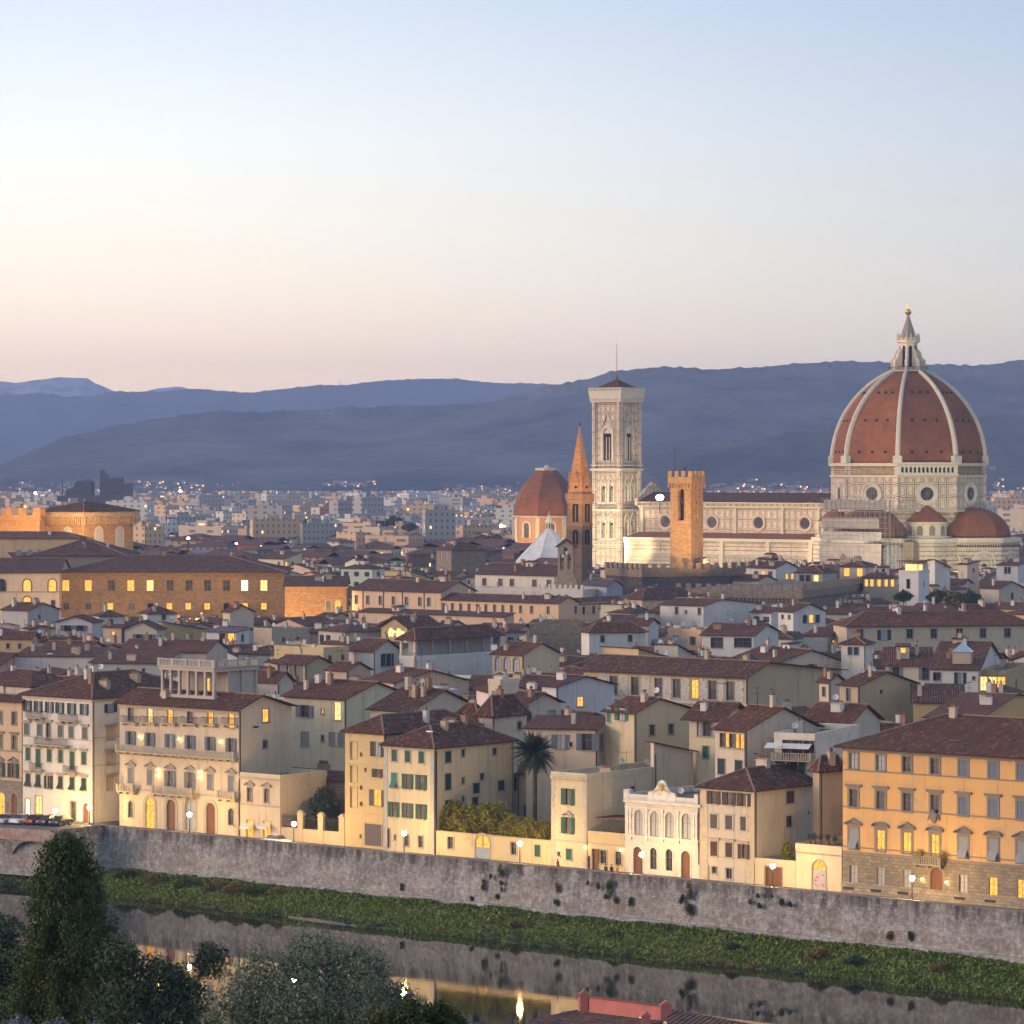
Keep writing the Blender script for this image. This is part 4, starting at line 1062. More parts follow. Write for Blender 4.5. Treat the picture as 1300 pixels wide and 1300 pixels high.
    for i, x in enumerate(c):
        z = h.zat('L', h.lx(c[0]), 1064.5) - 1.3
        h.win('L', h.lx(x), z, 1.25, 2.6, 'dllldddddd'[i], 't' if i in (0, 4, 5, 6, 7, 8) else None, (.30, .32, .36), 'ts'[i % 2], False, .32)
    h.row('L', [c[0], c[1], c[2], c[4]], 1111, 1.25, 2.5, 'w', sur=.16, bars=True); z = h.zat('L', h.lx(c[0]), 1111) - 1.25
    for x in c[5:]: h.win('L', h.lx(x), z, 1.25, 2.5, 'l', None, GREEN, None, False, .16)
    h.win('L', h.lx(1189), 0.1, 1.9, 4.2, 'D', None, GREEN, None, True, .3, False)
    zb = h.zat('L', -h.W, 1082); h.base('L', zb, (.26, .22, .165)); h.course('L', zb, .25, .14); h.course('L', h.zat('L', -h.W, 1075), .16, .1); h.course('L', h.zat('L', -h.W, 977.5), .16, .1); h.course('L', h.zat('L', -h.W, 1024.5), .16, .1); h.course('L', h.H - .35, .35, .3)
    m = MB(); m.box(-h.W - .02, 0, -.16, -.05, 0, 1.5); pl = m.obj('plinth', 'stone', h.root, (.34, .29, .22))
    for x in (1078, 1113, 1147, 1219, 1258): a = h.lx(x); m = MB(); m.box(a - .8, a + .8, -.19, -.155, .55, .9); m.obj('cellar_grate', 'iron', pl)
    h.balcony(1163.5, 1200, 1096, 1.1, 'stone'); h.lamp('L', 1171.5, 1116); h.lamp('L', 1203, 1120)
    a = h.lx(1186); z = h.zat('L', a, 1037); m = MB(); m.prism([(a - .45, z + .5), (a - .4, z - .35), (a, z - .8), (a + .4, z - .35), (a + .45, z + .5)], -.28, 0); m.ball((a, -.2, z + .7), .3, 8)
    for s in (-1, 1): m.tube((a + s * .5, -.15, z + .3), (a + s * .9, -.15, z - .4), .16, .06)
    m.obj('coat_of_arms', 'trim', h.root, (.2, .18, .15)); h.done(chim=2)
    return terr


t = NT('gilded'); t.fin((.55, .40, .15), .4)
embankment(); TERR = riverfront()
# ------------------------------------------------------------------ landmarks
def marble(name, uvmode, pw, ph, base=(.63, .55, .44), line=(.09, .09, .072), inner=True):
    t = NT(name)
    if uvmode: sp = t.n('SeparateXYZ', i0=t.uv()); u, v = sp.outputs[0], sp.outputs[1]
    else: sp = t.n('SeparateXYZ', i0=t.flat()); u, v = sp.outputs[0], sp.outputs[1]
    def dist(a, p):   # metres to the nearest panel edge
        f = t.math('FRACT', t.math('DIVIDE', a, p)); return t.math('MULTIPLY', t.math('SUBTRACT', .5, t.math('ABSOLUTE', t.math('SUBTRACT', f, .5))), p)
    e = t.math('MINIMUM', dist(u, pw), dist(v, ph))
    l1 = t.math('LESS_THAN', e, .17); l2 = t.math('MULTIPLY', t.math('GREATER_THAN', e, pw * .19), t.math('LESS_THAN', e, pw * .19 + .2))
    msk = t.math('MAXIMUM', l1, l2) if inner else l1
    o = t.obj(); n1 = t.noise(o, .12, 5., .65); n2 = t.noise(o, .9, 4., .7)
    c = t.mix(t.ramp(n2, .42, .66), base, (base[0] * .80, base[1] * .62, base[2] * .54))
    c = t.mix(t.math('MULTIPLY', msk, .82), c, line)
    c = t.mix(t.math('MULTIPLY', t.ramp(n1, .48, .72), .45), c, (.20, .17, .13))
    t.fin(c, .8)


def arch_prof(m, to3, xc, z, w, h, t, y0=-.25, y1=0., gable=0., mi=0):
    """raised round-arched surround on a wall plane, optionally with a gablet"""
    r = w / 2
    for s in (-1, 1):
        a, b = sorted((xc + s * r, xc + s * (r + t))); q = [to3(x, y, zz) for x, y, zz in ((a, y0, z), (b, y0, z), (b, y0, z + h - r), (a, y0, z + h - r))]; m.poly(q, m=mi)
        m.poly([to3(a, y0, z), to3(a, y1, z), to3(a, y1, z + h - r), to3(a, y0, z + h - r)], m=mi); m.poly([to3(b, y0, z), to3(b, y1, z), to3(b, y1, z + h - r), to3(b, y0, z + h - r)], m=mi)
    A = arc(w, h, 8); B = [(x * (r + t) / r, h - r + (zz - h + r) * (r + t) / r) for x, zz in A]
    for a0, a1, b0, b1 in zip(A, A[1:], B, B[1:]):
        m.poly([to3(xc + p[0], y0, z + p[1]) for p in (a0, b0, b1, a1)], m=mi)
        m.poly([to3(xc + b0[0], y0, z + b0[1]), to3(xc + b0[0], y1, z + b0[1]), to3(xc + b1[0], y1, z + b1[1]), to3(xc + b1[0], y0, z + b1[1])], m=mi)
        m.poly([to3(xc + a0[0], y0, z + a0[1]), to3(xc + a1[0], y0, z + a1[1]), to3(xc + a1[0], y1, z + a1[1]), to3(xc + a0[0], y1, z + a0[1])], m=mi)
    if gable:
        k = r + t + .35; zz = z + h - r * .3
        for s in (-1, 1):
            p = [(xc + s * k, zz), (xc + s * (k - .55), zz), (xc, z + h + gable - .8), (xc, z + h + gable)]
            m.poly([to3(x, y0 - .1, q) for x, q in p], m=mi); m.poly([to3(p[0][0], y0 - .1, p[0][1]), to3(p[0][0], y1, p[0][1]), to3(p[3][0], y1, p[3][1]), to3(p[3][0], y0 - .1, p[3][1])], m=mi)


TL = lambda D: (lambda x, y, z: (x, y, z))
def cathedral():
    marble('marble_panel', True, 3.1, 4.8); marble('marble_wall', False, 2.7, 4.1); marble('marble_band', False, 60., 1.5, (.60, .53, .42), inner=False); marble('marble_band_uv', True, 60., 1.7, (.58, .52, .40), inner=False)
    t = NT('dome_tile'); sp = t.n('SeparateXYZ', i0=t.uv()); o = t.obj()
    n1 = t.noise(o, .12, 5., .65); n2 = t.noise(o, 1.1, 3.); w = t.math('SINE', t.math('MULTIPLY', sp.outputs[0], 2 * pi / .8)); w2 = t.math('SINE', t.math('MULTIPLY', sp.outputs[1], 2 * pi / .9))
    c = t.mix(t.ramp(n1, .35, .68), (.285, .10, .036), (.165, .062, .028)); c = t.mix(t.mr(n2, .5, .75, 0, .5), c, (.12, .05, .035)); c = t.mix(t.mr(t.math('ADD', w, w2), -2, 0, .15, 0), c, (.06, .028, .02)); c = t.mix(t.mr(t.noise(o, .5, 4., .7, (1., 1., .16)), .52, .75, 0., .55), c, (.09, .045, .032))
    t.fin(c, .9, t.math('ADD', w, w2), .3, .1)
    a = radians(36.5); cen = P(1153, 600, 1345); cen.z = 0
    root = empty('cathedral', cen, -a, 'great marble cathedral with huge red octagonal dome, white ribs, lantern and long nave', 'cathedral')
    u, v = Vector((cos(a), -sin(a), 0)), Vector((sin(a), cos(a), 0)); R = 29.0; VX = [pi / 8 + k * pi / 4 for k in range(8)]
    oct_ = lambda r, z: [(r * cos(p), r * sin(p), z) for p in VX]
    def lx(xp, y):
        k = (xp - 650) / FOC; o = cen + v * y; return -(o.x - k * o.y) / (u.x - k * u.y)
    # body under the drum
    m = MB(); m.ring([oct_(R * .97, 0), oct_(R * .97, 37)], uvs=True); m.obj('crossing_wall', 'marble_band_uv', root)
    m = MB(); oc2 = lambda r, z: [(r * cos(k * pi / 4), r * sin(k * pi / 4), z) for k in range(8)]; m.ring([oc2(37, 0), oc2(37, 24.8)], uvs=True); lw = m.obj('lower_wall', 'marble_band_uv', root)
    m = MB(); m.ring([oc2(37, 24.8), oc2(37.8, 25.4), oc2(37.8, 26.8), oc2(34, 26.8)]); m.obj('gallery', 'trim', lw, (.58, .53, .42))
    # drum with round windows
    m = MB(); m.ring([oct_(R, 37.2), oct_(R, 49.4)], uvs=True); dr = m.obj('drum', 'marble_panel', root)
    m = MB()
    for z0, z1, k in ((36.6, 37.2, 1.045), (37.2, 37.5, 1.02), (49.4, 50.2, 1.035), (53.6, 54.7, 1.05)): m.ring([oct_(R * .98, z0), oct_(R * k, z0), oct_(R * k, z1), oct_(R * .98, z1)])
    m.obj('cornice', 'trim', root, (.55, .49, .37))
    m = MB(); m.ring([oct_(R * .985, 50.2), oct_(R * .985, 53.6)], uvs=True); m.obj('raw_masonry', 'stone', root, (.36, .27, .17))
    for p in VX:   # corner pilasters
        m = MB(); r = R + .1; c = Vector((r * cos(p), r * sin(p), 0)); e = Vector((-sin(p), cos(p), 0)); n_ = Vector((cos(p), sin(p), 0))
        q = [c + e * x + n_ * y for x, y in ((-1.7, -1.1), (0, .45), (1.7, -1.1), (0, -1.5))]; m.ring([[(k.x, k.y, z) for k in q] for z in (37.5, 54.6)], uvs=True, cap1=True); m.obj('corner_pilaster', 'marble_panel', root)
    ap = R * cos(pi / 8)
    for k in range(8):
        p = k * pi / 4; n_ = Vector((cos(p), sin(p), 0)); e = Vector((-sin(p), cos(p), 0)); c = n_ * ap + Vector((0, 0, 43.3))
        if n_.y > .8: continue
        loop = lambda r, y: [c + e * (r * cos(2 * pi * i / 24)) + Vector((0, 0, r * sin(2 * pi * i / 24))) + n_ * y for i in range(24)]
        m = MB(); m.ring([loop(4.35, 0), loop(4.3, .55), loop(3.75, .6), loop(3.6, .35), loop(2.5, .12)]); w = m.obj('round_window', 'trim', root, (.58, .53, .42))
        m = MB(); m.poly(loop(2.5, .125)); m.obj('pane', 'glass', w)
        m = MB()
        for j in range(4): d = e * cos(j * pi / 4) + Vector((0, 0, sin(j * pi / 4))); m.tube(c + n_ * .2 - d * 2.5, c + n_ * .2 + d * 2.5, .09, n=4)
        m.obj('tracery', 'trim', w, (.2, .17, .13))
    # gallery on one side only
    p = -pi / 4; n_ = Vector((cos(p), sin(p), 0)); e = Vector((-sin(p), cos(p), 0)); hw = R * sin(pi / 8) + .4
    to3 = lambda x, y, z: tuple(n_ * (ap + 1.3 - y) + e * x + Vector((0, 0, z)))
    m = MB(); hs = [(-hw + 1.9 + i * (2 * hw - 3.8) / 12, 51.2, 1.05, 2.1, True) for i in range(13)]; face_grid(m, to3, -hw, hw, 50.2, 54.9, hs, 1.2)
    for x in (-hw, hw): m.poly([to3(x, 0, 50.2), to3(x, 2.5, 50.2), to3(x, 2.5, 54.9), to3(x, 0, 54.9)])
    m.poly([to3(-hw, 1.2, 50.2), to3(hw, 1.2, 50.2), to3(hw, 1.2, 54.9), to3(-hw, 1.2, 54.9)], m=1); m.poly([to3(-hw, 0, 54.9), to3(hw, 0, 54.9), to3(hw, 2.5, 54.9), to3(-hw, 2.5, 54.9)])
    for z in (50.2, 54.5): m.ring([[to3(-hw - .3, -.4, z + k), to3(hw + .3, -.4, z + k), to3(hw + .3, .0, z + k), to3(-hw - .3, .0, z + k)] for k in (0, .5)], cap0=True, cap1=True)
    m.obj('gallery', ['trim', 'dark'], root, (.66, .60, .48))
    # dome shell
    z0 = 54.7; cc, rho = 8.7, 37.7; prof = lambda h: -cc + sqrt(rho * rho - h * h); N = 22
    m = MB(); rings = [oct_(prof(34.6 * i / N), z0 + 34.6 * i / N) for i in range(N + 1)]
    for i in range(N):
        for k in range(8):
            a0, b0, a1, b1 = [Vector(q) for q in (rings[i][k], rings[i][(k + 1) % 8], rings[i + 1][k], rings[i + 1][(k + 1) % 8])]; w0, w1 = (b0 - a0).length / 2, (b1 - a1).length / 2; h = i * 1.9
            m.poly([a0, b0, b1, a1], [(-w0, h), (w0, h), (w1, h + 1.9), (-w1, h + 1.9)])
    m.obj('dome', 'dome_tile', root)
    for p in VX:   # ribs
        m = MB(); e = Vector((-sin(p), cos(p), 0)); n_ = Vector((cos(p), sin(p), 0)); rr = []
        for i in range(N + 1):
            h = 34.6 * i / N; w = .95 - .3 * i / N; c = n_ * prof(h) + Vector((0, 0, z0 + h)); o = Vector((n_.x * (prof(h) + cc), n_.y * (prof(h) + cc), h)).normalized()
            rr.append([c - e * w - o * .8, c - e * w + o * .45, c - e * w * .5 + o * 1.0, c + e * w * .5 + o * 1.0, c + e * w + o * .45, c + e * w - o * .8])
        m.ring(rr, close=False); q = n_ * (prof(0) + .2); m.ring([[q + e * x + n_ * y + Vector((0, 0, z)) for x, y in ((-1.7, -1), (-1.7, 1.2), (1.7, 1.2), (1.7, -1))] for z in (z0 - .2, z0 + 2.8)], cap1=True)
        m.obj('rib', 'trim', root, (.54, .49, .41))
    m = MB()
    for k in range(8):
        p = k * pi / 4; n_ = Vector((cos(p), sin(p), 0)); e = Vector((-sin(p), cos(p), 0))
        for h, sp in ((4.2, 5.6), (16., 4.8), (26.5, 3.)):
            for j in (-1, 0, 1):
                c = n_ * (prof(h) * cos(pi / 8)) + e * sp * j + Vector((0, 0, z0 + h)); m.ring([[c + e * x + n_ * y + Vector((0, 0, z)) for x, y in ((-.45, -1), (-.45, .32), (.45, .32), (.45, -1))] for z in (-.45, .45)], cap0=True, cap1=True)
    m.obj('dome_vents', 'dark', root)
    # lantern
    m = MB(); zl = 89.2; m.lathe([(6.6, zl), (7.4, zl + .3), (7.4, zl + .7)], 8, ph=pi / 8); ln = m.obj('lantern', 'trim', root, (.5, .45, .38))
    m = MB()
    for i in range(24): q = 2 * pi * i / 24; m.tube((7.2 * cos(q), 7.2 * sin(q), zl + .7), (7.2 * cos(q), 7.2 * sin(q), zl + 1.9), .08, n=4)
    m.lathe([(7.3, zl + 1.8), (7.3, zl + 2.)], 24, cap=False); m.obj('railing', 'iron', ln)
    m = MB(); m.lathe([(3.5, zl + .7), (3.5, zl + 11.), (4.5, zl + 11.3), (4.6, zl + 12.2), (3.6, zl + 12.6)], 8, ph=pi / 8)
    for k in range(8):
        p = pi / 8 + k * pi / 4; n_ = Vector((cos(p), sin(p), 0)); e = Vector((-sin(p), cos(p), 0)); q = [(3.3, .7), (6.6, .7), (6.6, 4.6), (5.4, 5.4), (4.9, 7.2), (3.9, 8.8), (3.3, 9.)]
        for s in (-.45, .45): m.poly([n_ * r + e * s + Vector((0, 0, zl + z)) for r, z in q])
        for (r0, a0), (r1, a1) in zip(q, q[1:]): m.poly([n_ * r0 + e * -.45 + Vector((0, 0, zl + a0)), n_ * r0 + e * .45 + Vector((0, 0, zl + a0)), n_ * r1 + e * .45 + Vector((0, 0, zl + a1)), n_ * r1 + e * -.45 + Vector((0, 0, zl + a1))])
    m.obj('lantern_body', 'trim', ln, (.64, .57, .45))
    for k in range(8):
        p = k * pi / 4; n_ = Vector((cos(p), sin(p), 0)); e = Vector((-sin(p), cos(p), 0)); m = MB()
        m.poly([n_ * 3.3 + e * x + Vector((0, 0, zl + 2 + z)) for x, z in [(-.6, 0), (.6, 0)] + [(x, z) for x, z in reversed(arc(1.2, 8.))]]); m.obj('lantern_window', 'dark', ln)
    m = MB()
    for k in range(16):
        q = 2 * pi * k / 16; m.lathe([(.35, zl + 12.2), (.3, zl + 13.4), (.02, zl + 15.)], 5, (4.2 * cos(q), 4.2 * sin(q)))
        q2 = 2 * pi * (k + 1) / 16; m.poly([(4.1 * cos(q), 4.1 * sin(q), zl + 12.2), (4.1 * cos(q2), 4.1 * sin(q2), zl + 12.2), (4.0 * cos(q2), 4.0 * sin(q2), zl + 13.2), (4. * cos(q), 4. * sin(q), zl + 13.2)])
    m.obj('crown', 'trim', ln, (.56, .48, .34))
    m = MB(); m.lathe([(3.6, zl + 12.6), (2.5, zl + 15.), (1.2, zl + 19), (.35, zl + 21.6)], 12); m.obj('spire', 'trim', ln, (.27, .24, .22))
    m = MB(); m.ball((0, 0, zl + 22.8), 1.25, 12); m.lathe([(.7, zl + 21.3), (.3, zl + 21.8)], 8); m.box(-.12, .12, -.12, .12, zl + 24, zl + 26.2); m.box(-.6, .6, -.1, .1, zl + 25.1, zl + 25.4); m.obj('golden_ball', 'gold', ln)
    # apses: three arms with half domes
    for nm, ang in (('east_apse', 0.), ('south_apse', -pi / 2)):
        n_ = Vector((cos(ang), sin(ang), 0)); c = n_ * 27.5; ph = ang + pi / 8
        ngon = lambda r, z: [(c.x + r * cos(ph + k * pi / 4), c.y + r * sin(ph + k * pi / 4), z) for k in range(8)]
        m = MB(); m.ring([ngon(17.5, 0), ngon(17.5, 24.6)], uvs=True); t_ = m.obj('apse', 'marble_band_uv', root)
        m = MB(); m.ring([ngon(17.5, 24.6), ngon(18.5, 25.4), ngon(18.5, 27.), ngon(16, 27.)]); m.obj('gallery', 'trim', t_, (.60, .54, .42))
        m = MB(); rings = [ngon(14.6 * cos(i * pi / 20) + .01, 27. + 11.2 * sin(i * pi / 20)) for i in range(11)]; m.ring(rings, uvs=True); m.obj('half_dome', 'dome_tile', t_)
        for k in range(8):
            q = ang + k * pi / 4; fn = Vector((cos(q), sin(q), 0))
            if fn.dot(n_) < -.1: continue
            fe = Vector((-sin(q), cos(q), 0)); apo = 17.5 * cos(pi / 8); to = lambda x, y, z: tuple(c + fn * (apo - y) + fe * x + Vector((0, 0, z)))
            m = MB(); arch_prof(m, to, 0, 8, 7.6, 13.6, .7, -.3); arch_prof(m, to, 0, 8, 5.4, 12.3, .35, -.2); m.obj('blind_arch', 'trim', t_, (.64, .58, .46))
            m = MB(); m.poly([to(x, -.08, 9 + z) for x, z in [(-.9, 0), (.9, 0)] + [(x, z) for x, z in reversed(arc(1.8, 8.5))]]); m.obj('lancet_window', 'dark', t_)
            m = MB()
            for i in range(14): x = -6.4 + i * 12.8 / 13; m.poly([to(x - .25, -.55, 23.6), to(x + .25, -.55, 23.6), to(x + .25, -.55, 24.5), to(x - .25, -.55, 24.5)])
            m.obj('corbels', 'dark', t_)
    for ang in (-pi / 4, -3 * pi / 4):   # small round exedrae between the arms
        n_ = Vector((cos(ang), sin(ang), 0)); c = n_ * 27.
        m = MB(); m.lathe([(8.6, 0), (8.6, 27), (9.1, 27.2), (9.1, 27.6), (7.4, 27.7), (7.4, 32.2), (8., 32.4), (8., 32.9)], 20, (c.x, c.y)); ex = m.obj('exedra', 'trim', root, (.58, .52, .41))
        m = MB(); m.lathe([(8.1, 32.9), (5., 35.6), (.05, 39.2)], 20, (c.x, c.y), uvs=True); m.obj('cone_roof', 'dome_tile', ex)
        for j in range(-2, 3):
            q = ang + j * .62; fn = Vector((cos(q), sin(q), 0)); fe = Vector((-sin(q), cos(q), 0)); to = lambda x, y, z: tuple(c + fn * (7.45 - y) + fe * x + Vector((0, 0, z)))
            m = MB(); m.poly([to(x, -.05, 28. + z) for x, z in [(-1.1, 0), (1.1, 0)] + [(x, z) for x, z in reversed(arc(2.2, 3.6))]]); m.obj('niche', 'trim', ex, (.22, .17, .11))
    # nave
    xw = lx(812, -10.) ; x1 = -R * .9
    m = MB(); oc = [lx(p, -10.) for p in (845, 904, 963, 1022)]
    to = lambda x, y, z: (x, -10. + y, z); face_grid(m, to, xw, x1, 27, 39.2, [], 1); m.poly([(xw, -10, 0), (xw, 10, 0), (xw, 10, 39.2), (xw, 0, 43), (xw, -10, 39.2)]); m.poly([(xw, 10, 0), (x1, 10, 0), (x1, 10, 39.2), (xw, 10, 39.2)])
    nv = m.obj('nave_wall', 'marble_wall', root)
    for x in oc:
        loop = lambda r, y: [(x + r * cos(2 * pi * i / 24), -10. - y, 31.6 + r * sin(2 * pi * i / 24)) for i in range(24)]
        m = MB(); m.ring([loop(3.3, 0), loop(3.25, .5), loop(2.7, .5), loop(2.2, .12)]); w = m.obj('round_window', 'trim', nv, (.56, .44, .34)); m = MB(); m.poly(loop(2.2, .13)); m.obj('pane', 'glass', w)
    m = MB(); m.box(xw, x1, -10.9, -10.005, 37.4, 38.0); m.box(xw, x1, -11.2, -10.005, 39.0, 39.5)
    for i in range(70): x = xw + (x1 - xw) * i / 70; m.box(x, x + .6, -10.8, -10.005, 36.9, 37.4)
    for x in [lx(p, -10.) for p in (816, 875, 934, 994, 1040)]: m.box(x - .6, x + .6, -10.7, -10.006, 27, 37.3)
    m.obj('nave_cornice', 'trim', root, (.52, .47, .36))
    m = MB(); roof_mesh(m, xw, x1, -10.6, 10.6, 39.6, 'gx', 3.6, .6, .5, False); m.obj('nave_roof', ['roof_tile', 'wood', 'ridge'], root, (.10, .048, .042))
    m = MB(); face_grid(m, lambda x, y, z: (x, -20.5 + y, z), xw, x1 - 2, 0, 25.4, [], 1); m.poly([(xw, -20.5, 0), (xw, -10, 0), (xw, -10, 26), (xw, -20.5, 25.4)]); m.poly([(xw, -20.5, 25.4), (x1, -20.5, 25.4), (x1, -10, 27.6), (xw, -10, 27.6)], m=1); ai = m.obj('aisle_wall', ['marble_band', 'terracotta'], root)
    m = MB(); m.box(xw, x1 - 2, -21.5, -20.52, 24.6, 25.6); m.box(xw, x1 - 2, -20.9, -20.52, 19.4, 19.8); m.box(xw, x1 - 2, -21., -20.52, 15.4, 15.8)
    n = 110
    for i in range(n): x = xw + (x1 - 2 - xw) * i / n; m.box(x, x + .35, -21.2, -20.52, 23.6, 24.6); m.box(x + .2, x + .55, -20.72, -20.52, 16.2, 19.2)
    for p in (880, 917, 976, 1030): x = lx(p, -20.5); m.box(x - .8, x + .8, -21.4, -20.53, 0, 25.3)
    m.obj('aisle_arcade', 'trim', ai, (.58, .53, .41))
    for p in (858, 945, 1005): x = lx(p, -20.5); m = MB(); arch_prof(m, lambda X, y, z: (X, -20.5 + y, z), x, 4, 3., 11, .7, -.4, 0, 3.); m.poly([(x + X, -20.56, 4 + z) for X, z in [(-1.5, 0), (1.5, 0)] + [(X, z) for X, z in reversed(arc(3., 11))]], m=1); m.obj('aisle_window', ['trim', 'dark'], ai, (.6, .55, .43))
    # small gabled facade top at the west end
    xg = xw; m = MB(); m.prism([(-11, 38), (11, 38), (11, 41), (0, 47.2), (-11, 41)], 0, 1.6); gb = m.obj('facade_gable', 'marble_wall', root, None, loc=(xg, 0, 0), rz=pi / 2)
    FOOT.append((cen + u * 46 - v * 47, u, v, 175, 80, 60, 716, 1270))
    # scaffolding
    sc = empty('scaffold', cen - v * 27.5, -a, 'tall restoration scaffold with white sheeting and netting against the cathedral apse below the dome', 'scaffold')
    m = MB(); X0, X1, Y0, Y1 = -11.5, 17.5, -17.6, 12
    for z in [24.8 + 2. * i for i in range(9)]:
        s = max(0, (z - 30) * .12)
        m.box(X0 + s, X1 - s, Y0 + s, Y0 + s + .14, z, z + .14); m.box(X1 - s - .14, X1 - s, Y0 + s, Y1, z, z + .14); m.box(X0 + s, X1 - s, Y0 + s + 1.2, Y0 + s + 1.34, z, z + .12)
        m.box(X0 + s, X1 - s, Y0 + s + .2, Y0 + s + 1.1, z - .1, z - .02)
    for i in range(15): x = X0 + (X1 - X0) * i / 14; m.box(x, x + .13, Y0 + .8, Y0 + .93, 8, 42); m.box(x, x + .13, Y0 + 2., Y0 + 2.13, 8, 42)
    for i in range(11): y = Y0 + (Y1 - Y0) * i / 10; m.box(X1 - .93, X1 - .8, y, y + .13, 8, 41)
    m.obj('scaffold_frame', 'paint', sc, (.22, .20, .18))
    def sheet(name, pts, col, dz=.35):
        m = MB(); nn = 20; (x0, y0), (x1, y1), za, zb = pts
        for i in range(nn):
            for j in range(8):
                q = []
                for a_, b_ in ((i, j), (i + 1, j), (i + 1, j + 1), (i, j + 1)):
                    f, g = a_ / nn, b_ / 8; o = noise.noise((f * 5, g * 4, x0)) * dz; q.append((x0 + (x1 - x0) * f + (o if x0 == x1 else 0), y0 + (y1 - y0) * f - (o if y0 == y1 else 0), za + (zb - za) * g))
                m.poly(q)
        m.obj(name, 'sheeting', sc, col)
    sheet('sheet', ((X0, Y0 - .3), (X1 - 2.5, Y0 - .3), 6, 24.6), (.50, .43, .37)); sheet('sheet', ((X1 - 1, Y0 + .5), (X1 - 1, Y0 + 14), 10, 24.6), (.58, .52, .46))
    sheet('net', ((X0 + .6, Y0 + .5), (X1 - 4, Y0 + .5), 30.5, 34.4), (.33, .29, .25)); sheet('net', ((X0 + 1, Y0 + 1), (X1 - 1, Y0 + 1), 37.5, 41.2), (.26, .245, .23)); sheet('net', ((X0, Y0 - .1), (X1 - 2.5, Y0 - .1), 26.4, 29.4), (.42, .39, .36))
    m = MB(); m.box(X0 - .4, X1 - 2, Y0 - .7, Y0 + 2.6, 24.62, 25.05); m.obj('deck', 'paint', sc, (.5, .45, .4))
    m = MB(); m.poly([(x - 1., Y0 - .75, 8 + z) for x, z in [(-2.4, 0), (2.4, 0), (2.5, 8), (1.6, 11.5), (.4, 13.4), (-.4, 13.4), (-1.6, 11.5), (-2.5, 8)]]); m.obj('printed_panel', 'paint', sc, (.25, .15, .10))
    s2 = empty('scaffold', cen + (u * .7 - v * .72).normalized() * 27.5, -a, 'lower scaffold wrapped in tan sheeting beside the cone-roofed exedra', 'scaffold')
    m = MB()
    for i in range(9):
        for j in range(9): m.box(-9 + i * 1.4, -8.9 + i * 1.4, -12.5 + (j % 2) * 1.5, -12.4 + (j % 2) * 1.5, 5, 30.)
    for z in (24, 26, 28, 30): m.box(-9, 2.2, -12.5, -12.4, z, z + .1); m.box(-9, 2.2, -12.4, -11, z - .06, z)
    m.obj('scaffold_frame', 'paint', s2, (.16, .14, .13))
    m = MB(); nn = 24
    for i in range(nn): x0, x1 = -9 + 11 * i / nn, -9 + 11 * (i + 1) / nn; o0, o1 = .15 * sin(i * 2.1), .15 * sin((i + 1) * 2.1); m.poly([(x0, -12.9 + o0, 4), (x1, -12.9 + o1, 4), (x1, -12.9 + o1, 25.6), (x0, -12.9 + o0, 25.6)])
    m.poly([(2, -12.9, 4), (2, -6, 4), (2, -6, 25.6), (2, -12.9, 25.6)]); m.obj('sheet', 'sheeting', s2, (.36, .28, .19))


